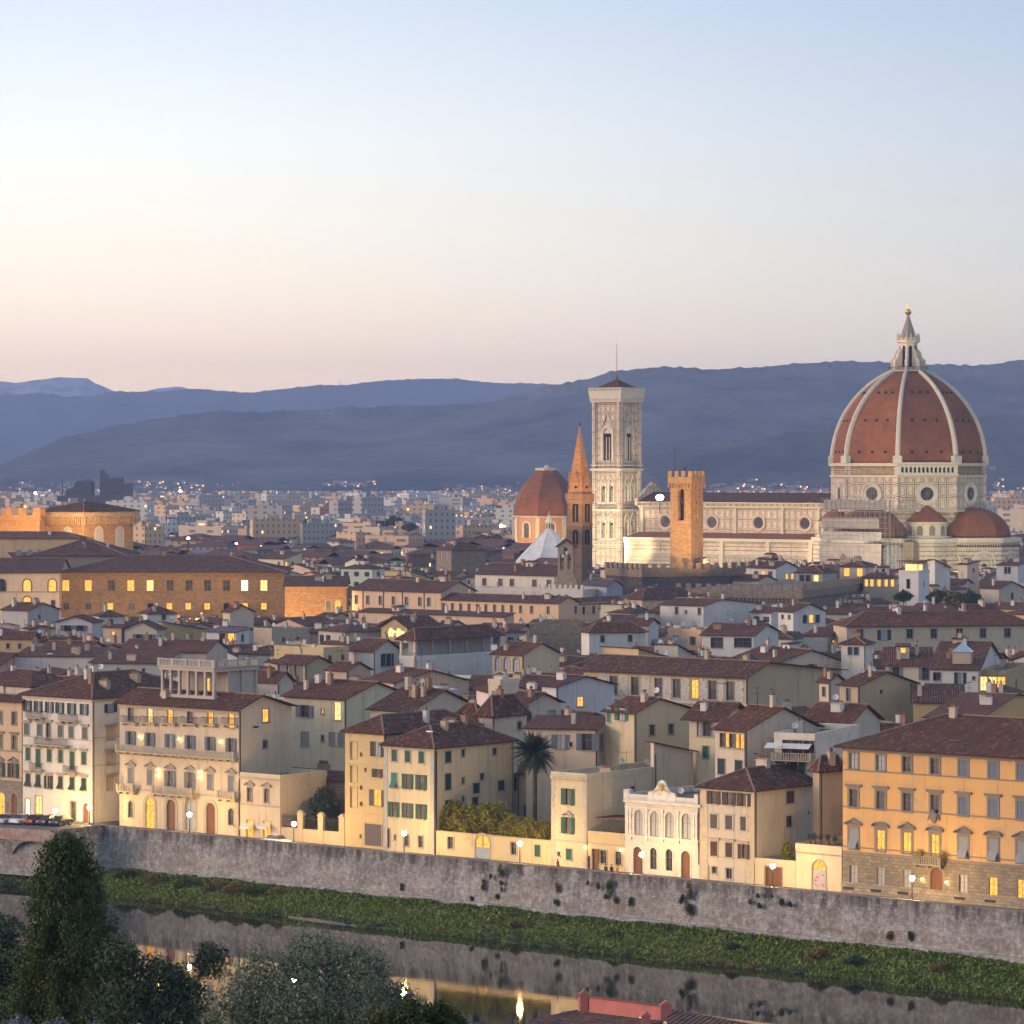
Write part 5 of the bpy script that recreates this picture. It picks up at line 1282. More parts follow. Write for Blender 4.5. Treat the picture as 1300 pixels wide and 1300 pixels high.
def bell_tower():
    marble('marble_tower', False, 2.4, 3.4, (.65, .57, .47)); W = 12.5; a = radians(38.6); c = P(787., 600, 1420); c.z = 0
    root = empty('bell_tower', c, -a, 'tall square marble bell tower with tiers of pointed windows and a flagpole on top', 'bell tower')
    F = [('L', lambda x, y, z: (x - W, y, z)), ('R', lambda x, y, z: (-y, x, z))]; tri, wins = [], []
    for cx in (W / 2 - 2.0, W / 2 + 2.0):
        for z in (24.6, 39.2): wins.append((cx, z, 2.1, 7.2, True))
    wins.append((W / 2, 55.8, 4.4, 13., True)); m = MB()
    for f, to in F: face_grid(m, to, 0, W, 0, 84, wins, .9)
    m.poly([(-W, W, 0), (0, W, 0), (0, W, 84), (-W, W, 84)]); m.poly([(-W, 0, 0), (-W, W, 0), (-W, W, 84), (-W, 0, 84)]); m.obj('shaft', 'marble_tower', root)
    for x, y in ((-W, 0), (0, 0), (0, W), (-W, W)): m = MB(); m.lathe([(1.25, 0), (1.25, 80)], 8, (x, y), pi / 8, uvs=True); m.obj('corner_buttress', 'marble_panel', root)
    m = MB()
    for z, e, h in ((21.6, 1.5, .6), (35.4, 1.5, .9), (51.6, 1.5, 1.0), (53.6, 1.4, .4), (37., 1.35, .3), (22.9, 1.35, .3), (14., 1.4, .4)):
        m.box(-W - e, e, -e, W + e, z, z + h)
    m.obj('string_course', 'trim', root, (.58, .54, .44))
    m = MB(); e = 1.8
    for z, k, h in ((79.2, 1.4, .5), (80.6, 1.6, 1.), (81.6, 1.8, 1.6), (83.2, 2.0, .5)): m.box(-W - k, k, -k, W + k, z, z + h)
    for i in range(26):
        t_ = -W - 1.3 + (W + 2.6) * i / 25; m.box(t_ - .2, t_ + .2, -1.55, -.5, 79.7, 80.6); m.box(.5, 1.55, t_ + W - .2, t_ + W + .2, 79.7, 80.6)
    for i in range(40):
        t_ = -W - 1.9 + (W + 3.7) * i / 39; m.box(t_, t_ + .2, -1.9, -1.7, 83.7, 84.7); m.box(1.7, 1.9, t_ + W, t_ + W + .2, 83.7, 84.7)
    m.box(-W - 2, 2, -2, -1.6, 84.7, 85.); m.box(1.6, 2, -1.6, W + 2, 84.7, 85.); m.obj('cornice', 'trim', root, (.60, .55, .45))
    m = MB(); k = 1.; p = [(-W - k, -k, 84.2), (k, -k, 84.2), (k, W + k, 84.2), (-W - k, W + k, 84.2)]
    for i in range(4): m.poly([p[i], p[(i + 1) % 4], (-W / 2, W / 2, 88.6)], [(0, 0), (20, 0), (10, 10)])
    m.obj('roof', 'roof_tile', root, ROOFS['dark'])
    m = MB(); m.lathe([(.8, 88), (.5, 89.3), (.12, 90.5), (.10, 103)], 8, (-W / 2, W / 2)); m.obj('flagpole', 'wood', root)
    for f, to in F:
        for cx, z, w, h, ar in wins:
            big = w > 4; m = MB(); arch_prof(m, to, cx, z, w, h, .55 if not big else 1.0, -.35, 0, 3.2 if not big else 6.6)
            if not big: m.poly([to(cx + x, -.02, zz) for x, zz in ((-2, z - .8), (2, z - .8), (2, z - .3), (-2, z - .3))])
            n = 2 if big else 1
            for i in range(n): x = cx + (w / (n + 1)) * (i + 1) - w / 2; m.tube(to(x, .35, z), to(x, .35, z + h * .72), .16 if not big else .2, n=6)
            # tracery head
            A = arc(w, h); m.poly([to(cx + x, .4, z + zz) for x, zz in A if zz >= h - w / 2 - .01] ) if not big else m.poly([to(cx + x, .4, z + zz) for x, zz in arc(w, h)])
            wo = m.obj('window', 'trim', root, (.60, .55, .44))
            m = MB(); m.poly([to(cx + x, .88, z + zz) for x, zz in [(-w / 2, 0), (w / 2, 0)] + list(reversed(arc(w, h)))]); m.obj('opening', 'dark', wo)
    FOOT.append((c, Vector((cos(a), -sin(a), 0)), Vector((sin(a), cos(a), 0)), W, W, 84, 716, 1420))


def merlon_row(m, x0, x1, y0, y1, z, w=1.2, gap=1.0, h=1.5, axis='x'):
    L = x1 - x0 if axis == 'x' else y1 - y0; n = max(1, int((L + gap) / (w + gap))); st = (L - w) / max(n - 1, 1)
    for i in range(n):
        t_ = i * st
        if axis == 'x': m.box(x0 + t_, x0 + t_ + w, y0, y1, z, z + h)
        else: m.box(x0, x1, y0 + t_, y0 + t_ + w, z, z + h)


def towers():
    # orange battlemented tower
    h = House('battlement_tower', 'square orange-lit brick tower with battlements rising in front of the nave', 'tower', 851, 877, 892.5, 620, d=1050, yaw=32, col=(.40, .25, .125), mat='stone', roof='flat', rise=0, keep=716)
    W, D, H = h.W, h.D, h.H; fw = 2.2; z0, hh = h.zat('L', 0, 661), 9.8
    m = MB(); ho = [(-W / 2 + .2, z0, 2.0, hh, True)]; hr = [(D / 2, z0, 1.5, hh, True)]
    face_grid(m, lambda x, y, z: (x, y, z), -W, 0, 0, H, ho, 1.4); face_grid(m, lambda x, y, z: (-y, x, z), 0, D, 0, H, hr, 1.4)
    m.poly([(-W, D, 0), (0, D, 0), (0, D, H), (-W, D, H)]); m.poly([(-W, 0, 0), (-W, D, 0), (-W, D, H), (-W, 0, H)]); m.obj('shaft', 'stone', h.root, h.col)
    for to, (x, z, w, q, _) in ((lambda x, y, z: (x, y, z), ho[0]), (lambda x, y, z: (-y, x, z), hr[0])):
        m = MB(); arch_prof(m, to, x, z, w, q, .3, -.12); o = m.obj('bell_opening', 'stone', h.root, (.40, .20, .09)); m = MB(); m.poly([to(x - w / 2, 1.35, z), to(x + w / 2, 1.35, z), to(x + w / 2, 1.35, z + q), to(x - w / 2, 1.35, z + q)]); m.obj('opening', 'dark', o)
        m = MB(); c = to(x, .7, z + q * .55); m.lathe([(.75, c[2] - .5), (.5, c[2]), (.42, c[2] + .7), (.1, c[2] + 1.)], 10, (c[0], c[1])); m.tube(to(x - w / 2, .7, z + q * .7), to(x + w / 2, .7, z + q * .7), .1); m.tube(to(x - w / 2, .7, z + q * .4), to(x + w / 2, .7, z + q * .4), .1); m.obj('bell', 'iron', o)
    k = .55; m = MB(); m.box(-W - k, k, -k, D + k, H + 1.5, H + 3.4); 
    n = 7
    for i in range(n + 1): x = -W - k + (W + 2 * k - .35) * i / n; m.box(x, x + .35, -k + .01, 0, H + .1, H + 1.5)
    for i in range(5): y = -k + (D + 2 * k - .35) * i / 4; m.box(0, k - .01, y, y + .35, H + .1, H + 1.5)
    m.box(-W - .003, .003, -.003, D + .003, H, H + 1.5)
    merlon_row(m, -W - k, k, -k, -k + .5, H + 3.4, 1.15, .9, 1.7); merlon_row(m, k - .5, k, -k + .51, D + k, H + 3.4, 1.15, .9, 1.7, 'y'); merlon_row(m, -W - k, k, D + k - .5, D + k, H + 3.4, 1.15, .9, 1.7)
    m.obj('battlements', 'stone', h.root, h.col)
    m = MB(); m.tube((-W + 1, 1, H + 3), (-W + 1, 1, H + 12.5), .09); m.tube((-W / 2, 2, H + 3), (-W / 2, 2, H + 6.4), .07); m.poly([(-W / 2, 2, H + 6.4), (-W / 2 + .9, 2, H + 6.2), (-W / 2 + .9, 2, H + 5.4), (-W / 2, 2, H + 5.5)]); m.obj('mast', 'iron', h.root)
    # dark battlement walls below the tower
    for i, (nm, lb, xl, xc, xr, y, d, c, kp) in enumerate((('battlement_wall', 'dark grey battlement wall at the foot of the orange tower', 770, 815.5, 945, 724, 1035, (.115, .10, .10), 746), ('battlement_wall', 'long brown lower battlement wall with little corbel arches above the roofs', 860, 1018, 1130, 751, 985, (.24, .19, .145), 768))):
        g = House(nm, lb, 'battlement', xl, xc, xr, y, d=d, yaw=(62, 20)[i], col=c, mat='stone', roof='flat', rise=0, keep=kp); W, D, H = g.W, g.D, g.H
        m = MB(); m.box(-W, 0, 0, D, 0, H); m.obj('wall', 'stone', g.root, c)
        m = MB(); m.box(-W - .4, .4, -.4, -.003, H - 2., H + .2); m.box(.003, .4, 0, D, H - 2., H + .2); merlon_row(m, -W - .4, .4, -.4, .2, H + .2, 1.5, 1.3, 1.7); merlon_row(m, -.2, .4, .25, D, H + .2, 1.5, 1.3, 1.7, 'y')
        n = int(W / 1.1)
        for j in range(n): x = -W + W * j / n; m.box(x, x + .35, -.38, 0, H - 3.2, H - 2.)
        m.obj('battlements', 'stone', g.root, [(.24, .18, .13), (.27, .21, .155)][i])
    # hexagonal spire
    c = P(736, 600, 1085); c.z = 0; rt = empty('spire_tower', c, radians(8), 'slender hexagonal stone tower with an orange-lit pointed spire beside the bell tower', 'tower'); zf = lambda y: ZC - (y - HZ) * 1085 / FOC
    R = 4.1; m = MB(); m.lathe([(R, 0), (R, zf(630))], 6, ph=pi / 6); m.obj('shaft', 'stone', rt, (.235, .15, .09))
    m = MB()
    for y, k in ((628, 1.12), (666, 1.06), (694, 1.06)): m.lathe([(R, zf(y) - .5), (R * k, zf(y) - .1), (R * k, zf(y) + .35), (R, zf(y) + .36)], 6, ph=pi / 6)
    m.lathe([(R, zf(640)), (R * 1.16, zf(634)), (R * 1.18, zf(627)), (R * .9, zf(626.5))], 6, ph=pi / 6); m.obj('string_course', 'stone', rt, (.33, .20, .11))
    z0 = zf(626.5); m = MB(); m.lathe([(R * .96, z0), (R * .93, z0 + 2.2), (.12, zf(541))], 6, ph=pi / 6); sp = m.obj('spire', 'stone', rt, (.47, .235, .095))
    m = MB(); m.tube((0, 0, zf(542)), (0, 0, zf(534)), .1); m.ball((0, 0, zf(538.5)), .35, 8); m.obj('finial', 'iron', sp)
    for k in range(6):
        q = k * pi / 3; n_ = Vector((cos(q), sin(q), 0)); e = Vector((-sin(q), cos(q), 0)); ap = R * cos(pi / 6)
        to = lambda x, y, z: tuple(n_ * (ap - y) + e * x + Vector((0, 0, z)))
        m = MB(); m.prism([(-1.3, 0), (1.3, 0), (0, 6.6)], -.3, .9); g = m.obj('gablet', 'stone', sp, (.47, .225, .085), loc=tuple(n_ * ap * .86 + Vector((0, 0, z0 + .3))), rz=q + pi / 2)
        m = MB(); m.lathe([(.55, -.36), (.55, -.3)], 4); me = MB(); s_ = .28
        for dx, dz in ((0, 0), (s_, 0), (-s_, 0), (0, s_), (0, -s_)): me.box(dx - .2, dx + .2, -.36, -.29, 1.7 + dz - .2, 1.7 + dz + .2)
        me.obj('quatrefoil', 'dark', g)
        for zc, hh in ((zf(665) + .6, 6.2), (zf(693) + .5, 4.6)):
            m = MB(); arch_prof(m, to, 0, zc, 2.0, hh, .3, -.15); m.tube(to(0, -.06, zc), to(0, -.06, zc + hh * .8), .12, n=5); w = m.obj('window', 'stone', rt, (.30, .19, .11)); m = MB(); m.poly([to(x, -.03, zc + z) for x, z in [(-1., 0), (1., 0)] + list(reversed(arc(2., hh)))]); m.obj('opening', 'dark', w)
    FOOT.append((c + Vector((4, -4, 0)), Vector((1, 0, 0)), Vector((0, 1, 0)), 8, 8, 60, 722, 1085))
    # red dome of the far church
    d = 1750; c = P(694, 600, d); c.z = 0; zf = lambda y: ZC - (y - HZ) * d / FOC; rt = empty('domed_chapel', c, -radians(38), 'smaller red octagonal dome on an orange-lit drum left of the spire tower', 'chapel'); R = 17.2; ph = pi / 8
    oc = lambda r, z: [(r * cos(ph + k * pi / 4), r * sin(ph + k * pi / 4), z) for k in range(8)]
    m = MB(); m.ring([oc(R, 0), oc(R, zf(656))]); m.obj('drum', 'plaster', rt, (.52, .27, .10))
    zb, zt = zf(654.5), zf(597); m = MB(); n = 14; H = zt - zb
    m.ring([oc(R * (.99 - .69 * (i / n) ** 2.1), zb + H * i / n) for i in range(n + 1)], uvs=True); m.obj('dome', 'dome_tile', rt)
    m = MB(); m.ring([oc(R, zb - .9), oc(R * 1.05, zb - .6), oc(R * 1.05, zb), oc(R * .96, zb + .1)]); m.ring([oc(R * .30, zt - .4), oc(R * .34, zt), oc(R * .34, zt + 1.), oc(R * .1, zt + 1.3), oc(.3, zt + 2.6)]); m.obj('cornice', 'trim', rt, (.60, .52, .42))
    for k in range(8):
        p = ph + k * pi / 4; m = MB(); m.box(-1., 1., -.25, .25, 0, zb - .9); m.obj('pilaster', 'trim', rt, (.66, .58, .46), loc=(R * cos(p), R * sin(p), 0), rz=p + pi / 2)
        p = k * pi / 4; n_ = Vector((cos(p), sin(p), 0)); e = Vector((-sin(p), cos(p), 0)); ap = R * cos(pi / 8); to = lambda x, y, z: tuple(n_ * (ap - y) + e * x + Vector((0, 0, z)))
        m = MB(); arch_prof(m, to, 0, zf(682), 3.2, 7.4, 1., -.5, 0, .0); w = m.obj('window', 'trim', rt, (.68, .6, .48)); m = MB(); m.poly([to(x, -.1, zf(682) + z) for x, z in [(-1.6, 0), (1.6, 0)] + list(reversed(arc(3.2, 7.4)))]); m.obj('pane', 'glass', w)
    FOOT.append((c + Vector((17, -17, 0)), Vector((1, 0, 0)), Vector((0, 1, 0)), 34, 34, 55, 706, d - 15))
    # white pyramid roof of the baptistery
    d = 1465; c = P(697, 600, d); c.z = 0; zf = lambda y: ZC - (y - HZ) * d / FOC; rt = empty('baptistery', c, -radians(39), 'octagonal baptistery with pale pyramid roof and lantern before the smaller red dome', 'baptistery'); R = 15.
    m = MB(); m.ring([oc(R, 0), oc(R, zf(718))], uvs=True); m.obj('wall', 'marble_panel', rt)
    m = MB(); m.ring([oc(R * 1.03, zf(718)), oc(R * 1.03, zf(716)), oc(1.6, zf(672.5))]); m.obj('roof', 'pale_roof', rt)
    m = MB()
    for k in range(8): p = ph + k * pi / 4; m.tube((R * 1.03 * cos(p), R * 1.03 * sin(p), zf(716)), (1.6 * cos(p), 1.6 * sin(p), zf(672.5)), .12, n=4)
    m.obj('roof_ribs', 'trim', rt, (.42, .42, .44))
    m = MB(); m.lathe([(1.7, zf(672.5)), (1.7, zf(671.8)), (1.5, zf(671.5)), (1.5, zf(663.5)), (1.8, zf(663)), (1.5, zf(661)), (.6, zf(656)), (.1, zf(652.5))], 8, ph=ph); ln = m.obj('lantern', 'trim', rt, (.64, .60, .54)); m = MB(); m.ball((0, 0, zf(651)), .5, 8); m.tube((0, 0, zf(652)), (0, 0, zf(647.5)), .1); m.obj('golden_ball', 'gold', ln)
    for k in range(8):
        p = k * pi / 4; n_ = Vector((cos(p), sin(p), 0)); e = Vector((-sin(p), cos(p), 0)); m = MB(); m.poly([n_ * 1.42 + e * x + Vector((0, 0, z)) for x, z in ((-.28, zf(671)), (.28, zf(671)), (.28, zf(664.5)), (-.28, zf(664.5)))]); m.obj('lantern_window', 'dark', ln)
    FOOT.append((c + Vector((14, -14, 0)), Vector((1, 0, 0)), Vector((0, 1, 0)), 28, 28, 26, 713, d - 14))


t = NT('gold'); t.fin((.75, .45, .12), .25, spec=.5, Metallic=.8)
t = NT('sheeting'); nz = t.noise(t.obj(), .6, 3.); b = t.n('TexBrick', Vector=t.flat(), Color1=(1, 1, 1), Color2=(.9, .9, .9), Mortar=(.5, .47, .45), Scale=1., Mortar__Size=.06, Brick__Width=2.6, Row__Height=2.); b.offset = 0; t.fin(t.mix(1., t.mix(t.mr(nz, .4, .7, 0, .4), t.ocol(), (.25, .22, .2)), b.outputs[0], 'MULTIPLY'), .9)
t = NT('pale_roof'); nz = t.noise(t.obj(), .35, 4.); t.fin(t.mix(t.ramp(nz, .4, .65), (.62, .62, .64), (.50, .50, .53)), .7)
cathedral(); bell_tower(); towers()
# ------------------------------------------------------------------ the old town between river and cathedral: houses placed one by one
OT = 'houses of the old town'
def M(label, xl, xc, xr, y, H=16., col='cream', roof='gx', win=(), chim=1, dish=0, ant=0, sky=0, name='house', cat='house', d=None, **k):
    k.setdefault('group', OT)
    h = House(name, label, cat, xl, xc, xr, y, d=d, H=H, col=col, roof=roof, **k)
    for w in win:
        f, xs, yy, ww, hh = w[:5]; kw = dict(w[5]) if len(w) > 5 else {}
        kw.setdefault('sur', .12); h.row(f, xs, yy, ww, hh, **kw)
    e = random.Random(int(xc * 3 + y)); big = h.W * h.D > 90 and roof != 'flat'
    chim += e.choice((1, 2, 3, 4)) * big; ant += e.choice((0, 0, 1)); dish += e.choice((0, 0, 1)) * big; sky += (e.random() < .2) * big
    if big and h.d > 560 and h.W > 8 and e.random() < .6 and name == 'house':    # a little room built up on the roof
        x0 = -h.W * e.uniform(.5, .85); y0 = h.D * e.uniform(.3, .5); w = e.uniform(2.4, 3.6); q = h.sidebox('roof_room', x0, x0 + w, y0, y0 + 3., h.H + h.rise * .3, h.H + h.rise + e.uniform(.5, 1.1), col=COL[e.choice(('white', 'cream', 'beige', 'peach'))], roof=e.choice(('gx', 'sx', 'hip')))
        inst('pane', pane_mesh(.9, .9, False, e.choice(('glass', 'glass', 'glass', 'lit'))), q, (x0 + w / 2, y0 - .215, h.H + h.rise * .8))
    return h.done(chim=chim, dish=dish, ant=ant, sky=sky)


def old_town():
    D = dict; o = 'o'; RB = ROOFS['brown']; RD = ROOFS['dark']; RR = ROOFS['red']
    # left, in front of the long brown palace
    M('long pale wall house with thin chimneys behind the peach riverside house', 22, 122, None, 834, 15, 'lilac', 'sx', D=9, rise=1.4, yaw=8, chim=2, dish=0, ant=1)
    M('grey gabled house with a satellite dish left of the roof loggia', 115, 204, 232, 843, 15, 'grey', 'sx', [('L', [150, 182], 851, .6, .9)], D=14, yaw=12, rise=2., dish=1)
    M('white house with blue shutters under a gable below the brown palace', 71, 117, 130, 791, 15, 'lilac', 'gy', [('L', [86, 101.5], 797.5, 1.9, 1.4, D(sh='oo', sc=BLUE, sur=0))], yaw=10, rise=1.6)
    M('small white house with a dark tile cap just right of the blue-shuttered gable', 118, 126, 158, 783, 16, 'white', 'hip', [('R', [141], 789, 1., 1.)], yaw=68, rise=1.2)
    M('peach cube house with flat red-tiled top', 131, 154, 160, 797, 15, 'peach', 'sx', [('L', [144], 804, .7, .8, D(kinds='l'))], rise=.6, yaw=15)
    M('cream gable house with blue shutters beside the peach cube house', 158, 199, 209, 800, 14.5, 'beige', 'gy', [('L', [177, 189], 811, 1.7, 2.2, D(sh='oo', sc=BLUE, sur=0))], yaw=12, rise=2., chim=2)
    M('white cottage with dark tile roof against the lit brown palace', 178, 187, 222, 780, 17, 'white', 'hip', [('R', [208], 783.5, 1., 1.2)], yaw=66, rise=1.6, dish=1)
    M('ochre blank-walled house with sloping roof right of the gable house', 203, 209, 262, 801, 14, 'ochre', 'sb', yaw=60, rise=2.2, chim=2, dish=1, rcol=RB)
    M('glass roof terrace room with a blue metal roof', 262, 300, 316, 803, 14.5, 'white', 'sx', [('L', [284, 292], 810, 2.2, 2.2, D(kinds='dl')), ('R', [308], 810, 1.6, 1.6)], rcol=(.16, .20, .30), rise=.7, yaw=20, caps=False, chim=0)
    M('low red-roofed house with a pale side wall under the lit windows', 283, 292, 322, 778, 17, 'cream', 'gx', yaw=55, rise=1.8)
    M('long terrace house with grey balustrade wall', 322, 345, 392, 802, 14, 'tan', 'flat', [('R', [360, 378], 812, .9, 1.)], yaw=45, dish=2, chim=1)
    M('ochre house in the corner under a dark tile roof at the frame edge', -30, 40, 48, 812, 14, 'ochre', 'gx', [('L', [10, 25], 820, .8, 1.2)], yaw=14, rise=1.6)
    M('grey cottage with antennas in front of the arched lit windows', 2, 35, 75, 776, 17, 'grey', 'gx', [('R', [50], 783, .8, 1.)], rise=1.8, ant=1, yaw=38)
    M('broad red tile roof with little round chimneys above the loggia', 152, 262, 306, 829, 13.5, 'beige', 'gx', rcol=RR, rise=2.3, D=16, yaw=12, chim=4, dish=1)
    # behind the garden: cream house with the tall lit window
    M('cream house with a tall lit stair window and a plain gabled side wall', 360, 437, 517, 889, 18, (.62, .55, .38), 'gx', [('L', [387], 903, 1.8, 1.9, D(sh=o, sc=(.2, .2, .24))), ('L', [387], 938, 1.5, 2.2, D(sh='c', sc=(.26, .27, .3))), ('L', [409.5], 903, .6, .8, D(kinds='l')), ('L', [409.5], 937, .6, .9), ('L', [428], 903, 1.4, 2.8, D(kinds='p', sur=0)), ('L', [421.5, 433], 938, 1.1, 2., D(sh='cc', sc=(.26, .27, .3))), ('R', [490.5], 897, 1.7, 1.1, D(sh='c', sc=GREY))], d=556, rise=2.4, chim=2, dish=0, keep=985, rcol=RR)
    M('stone house with a dark glazed loggia right of the roof loggia', 349, 387, 420, 845, 16, (.40, .33, .22), 'gx', [('L', [358, 368, 379], 856, 2.2, 3.8, D(sur=.05, sill=False))], rise=1.6, ant=1, chim=1, d=690)
    M('small tile-roofed house between the glazed loggia and the cream gable', 325, 352, 372, 868, 15, 'beige', 'gx', rise=2., d=640)
    M('low ochre house with two dark windows below the white courtyard house', 415, 440, 470, 853, 15, 'tan', 'gx', [('R', [447, 456], 864, 1., 1.3)], rise=1.6, ant=2)
    M('white courtyard house with tall dark shutters', 448, 474, 508, 828, 16, 'white', 'gx', [('R', [488, 495], 838, 1.1, 2.6, D(sh='oo', sc=DGREY, sur=0))], rise=2.4, ant=1)
    # the house with the lit terrace arches
    h = M('ochre house with glowing arched terrace under its gable', 484, 517, 557, 798, 16.5, 'ochre', 'gy', [('L', [496, 506], 801, 1.9, 2.6, D(kinds='p', arch=True, sur=.3, sill=False)), ('R', [542, 551], 805, .9, 1.4, D(kinds='ld'))], rise=2.5, over=.9, chim=3)
    h.lamp('L', 501, 802); h.lamp('L', 512, 803)
    M('tile-roofed house right of the glowing terrace arches', 545, 562, 600, 803, 15, 'cream', 'gx', rise=2.4, rcol=RD)
    # loggia house
    h = House('loggia_house', 'white house with a long open roof loggia and low white parapet', 'house', 507, 527, 636, 838, H=14.6, col=(.62, .58, .55), roof='flat', rise=0, group=OT, keep=857)
    h.row('L', [512], 851, .6, 1.2, 'b', sur=.05); z0 = h.H; z1 = h.H + 4.0
    m = MB(); m.box(-h.W + .2, -2.6, 2.6, h.D - .2, z0, z1); bw = m.obj('back_wall', 'plaster', h.root, (.40, .38, .37))
    for y, w, k in ((5.2, 1., 'dark'), (h.D * .78, 1.4, 'glass'), (h.D * .85, 1., 'lit')): inst('pane', pane_mesh(w, 2.2, False, k), bw, (-2.79, y, z0 + .9), pi / 2)
    m = MB(); pw = .45
    pm = MB(); pm.box(-.25, .25, -.25, .25, 0, z1 - z0 - .7); pme = pm.mesh('post', 'trim')
    for x, y in ((-h.W + .3, .3), (-.3, .3)): inst('post', pme, h.root, (x, y, z0 + .7), 0, (.62, .52, .44))
    for i in range(1, 6): inst('post', pme, h.root, (-.3, .3 + (h.D - .6) * i / 5, z0 + .7), 0, (.33, .27, .22))
    m = MB(); roof_mesh(m, -h.W, 0, 0, h.D, z1 + .05, 'hip', 2.3, .7); m.obj('loggia_roof', ['roof_tile', 'wood', 'ridge'], h.root, ROOF); h.done()
    M('long low peach house with tiled roof in front of the loggia house', 462, 500, 595, 868, 14, 'peach', 'gx', rise=2.2, yaw=60, ant=2, chim=1, rcol=RR)
    M('flat-roofed house with a long pale blue streaked wall', 440, 470, 582, 884, 14.2, (.42, .44, .50), 'flat', yaw=66, chim=0)
    M('big tile roof with many chimneys behind the yellow riverside house', 470, 520, 606, 905, 15, 'cream', 'gx', rise=3., yaw=44, chim=6, rcol=RB, sky=1, d=525)
    M('cream house with arched niches and a plain tan gable', 625, 663, 710, 833, 15.5, (.58, .47, .30), 'gx', [('L', [632, 643, 655], 843, 1.5, 2.9, D(kinds='www', arch=True, sur=.3, sill=False))], rise=2.4, rcol=RR)
    M('blank stone block with flat top below the peach convent', 672, 738, 742, 794, 16.5, 'stone', 'flat', mat='stone', yaw=4, chim=1, dish=2, keep=832)
    M('white low house right of the blank stone block', 738, 748, 820, 804, 15.5, 'white', 'hip', [('R', [765, 800], 811, 1., 1.5)], yaw=72, rise=2.2, rcol=RR)
    M('white house wing with a blank side wall right of the low white house', 800, 822, 836, 795, 16.5, 'lilac', 'gx', yaw=20, rise=1.6)
    # sgraffito palace
    h = House('painted_palace', 'ochre palace with white painted panels between its windows and a huge blank tan side', 'palace', 741, 947, 1067, 861, H=16, col=(.52, .40, .235), roof='gx', rp=.22, rise=2.6, over=1.1, group=OT, keep=900, rcol=ROOFS['brown'])
    xs = [754, 779, 806, 836, 859, 882, 904.5, 927]; h.row('L', xs[:1], 870, 1.4, 3.2, 'd', sill=False); z = h.zat('L', h.lx(904.5), 876) - 1.7
    for i, x in enumerate(xs[1:]): h.win('L', h.lx(x), z, 1.7, 3.4, 'ddddldd'[i], None, GREEN, None, False, .12)
    for x in (766, 792, 820, 847, 870, 893, 915, 939): a = h.lx(x); m = MB(); m.box(a - .95, a + .95, -.06, -.003, z - .4, z + 4.0); m.obj('painted_panel', 'sgraffito', h.root)
    h.course('L', z - 1.0, .5, .3, (.60, .55, .48)); h.course('L', h.H - .25, .25, .5, (.3, .2, .1)); h.done(chim=2, dish=1)
    # white plastered house, tower house and pyramid roof
    M('white plastered house with one glowing orange window in its side', 688, 706, 780, 873, 17, (.56, .55, .56), 'gx', [('R', [737], 891, 1.4, 1.6, D(kinds='l', sur=.05))], rise=1.6, yaw=52, rcol=RB)
    M('cream turret house with a small window and tan side', 620, 635, 659, 869, 18, 'cream', 'flat', [('L', [627.5], 883, .7, 1.3, D(sh='c', sc=(.3, .3, .32)))], yaw=42, chim=1, d=560)
    M('beige house with a dark creeper and white balcony door behind the palm', 640, 668, 712, 895, 17, 'beige', 'gx', [('R', [700], 912, 1.6, 2.4, D(kinds='w')), ('R', [672], 915, 1., 2.2)], rise=1.6, yaw=50, d=545)
    M('cream house with a pyramid tile roof left of the palm', 608, 625, 668, 911, 18, 'cream', 'hip', [('R', [659.5], 921, 1., 1.2)], d=520, rise=2.9)
    M('low house between the pyramid roof and the big chimneyed roof', 575, 608, 622, 916, 17, 'beige', 'hip', [('L', [583], 927, 1.6, 1.)], d=525, rise=2.4, yaw=30)
    h = M('cream house with a planted roof terrace and blue shutters right of the palm', 668, 756, 771, 927, 17.5, 'beige', 'sx', [('L', [711.5], 942, 1.3, 2.1, D(sh=o, sc=BLUE, sur=0, kinds='w')), ('L', [745], 942, 1.5, 2.4, D(sh=o, sc=BLUE, sur=0)), ('L', [724.5], 945, .4, .6, D(kinds='b')), ('R', [763.5], 942, 1.3, 2.3, D(sh=o, sc=BLUE, sur=0))], d=502, yaw=14, rise=1.3, keep=960)
    M('large beige house with plain side wall and green-shuttered top window', 769, 805, 884, 907, 19, (.55, .46, .30), 'gx', [('L', [773], 908, .8, 2., D(sh='c', sc=TEAL)), ('L', [789], 907, 1.5, 1.7, D(sh=o, sc=(.04, .2, .15), kinds='w', sur=0)), ('R', [828, 852], 927, 1., 1.5)], d=500, yaw=52, rise=2., rp=.4, keep=965, rcol=RR, sky=2, dish=1)
    M('low beige house with a dark tile roof between two large blank walls', 826, 830, 880, 957, 12.5, 'cream', 'sb', yaw=62, rise=1.6, d=490, chim=0)
    # behind the house with brown shutters
    M('cream house with curtained top-floor windows and jutting eaves', 875, 914, 950, 916, 19, (.64, .54, .36), 'gx', [('L', [889, 896, 903], 925, 1.1, 2., D(kinds='wdw', sur=0)), ('L', [896], 955, .9, 1.7, D(sh='c', sc=GREEN))], d=492, rise=2.2, over=1., rp=.5, yaw=30, ant=2, keep=985)
    M('cream and stained stone house with a glowing strip of top-floor windows', 908, 945, 1040, 930, 18.5, (.60, .50, .38), 'gx', [('L', [917, 923, 929, 936, 942], 939.5, .9, 1.9, D(kinds='dldll', sur=.04)), ('L', [916, 938], 973, 1.4, 2.1, D(sh='cc', sc=DGREEN)), ('R', [988], 944, .9, 1.6, D(kinds='l'))], d=478, rise=3., yaw=50, chim=2, ant=3, keep=990, rcol=RR)
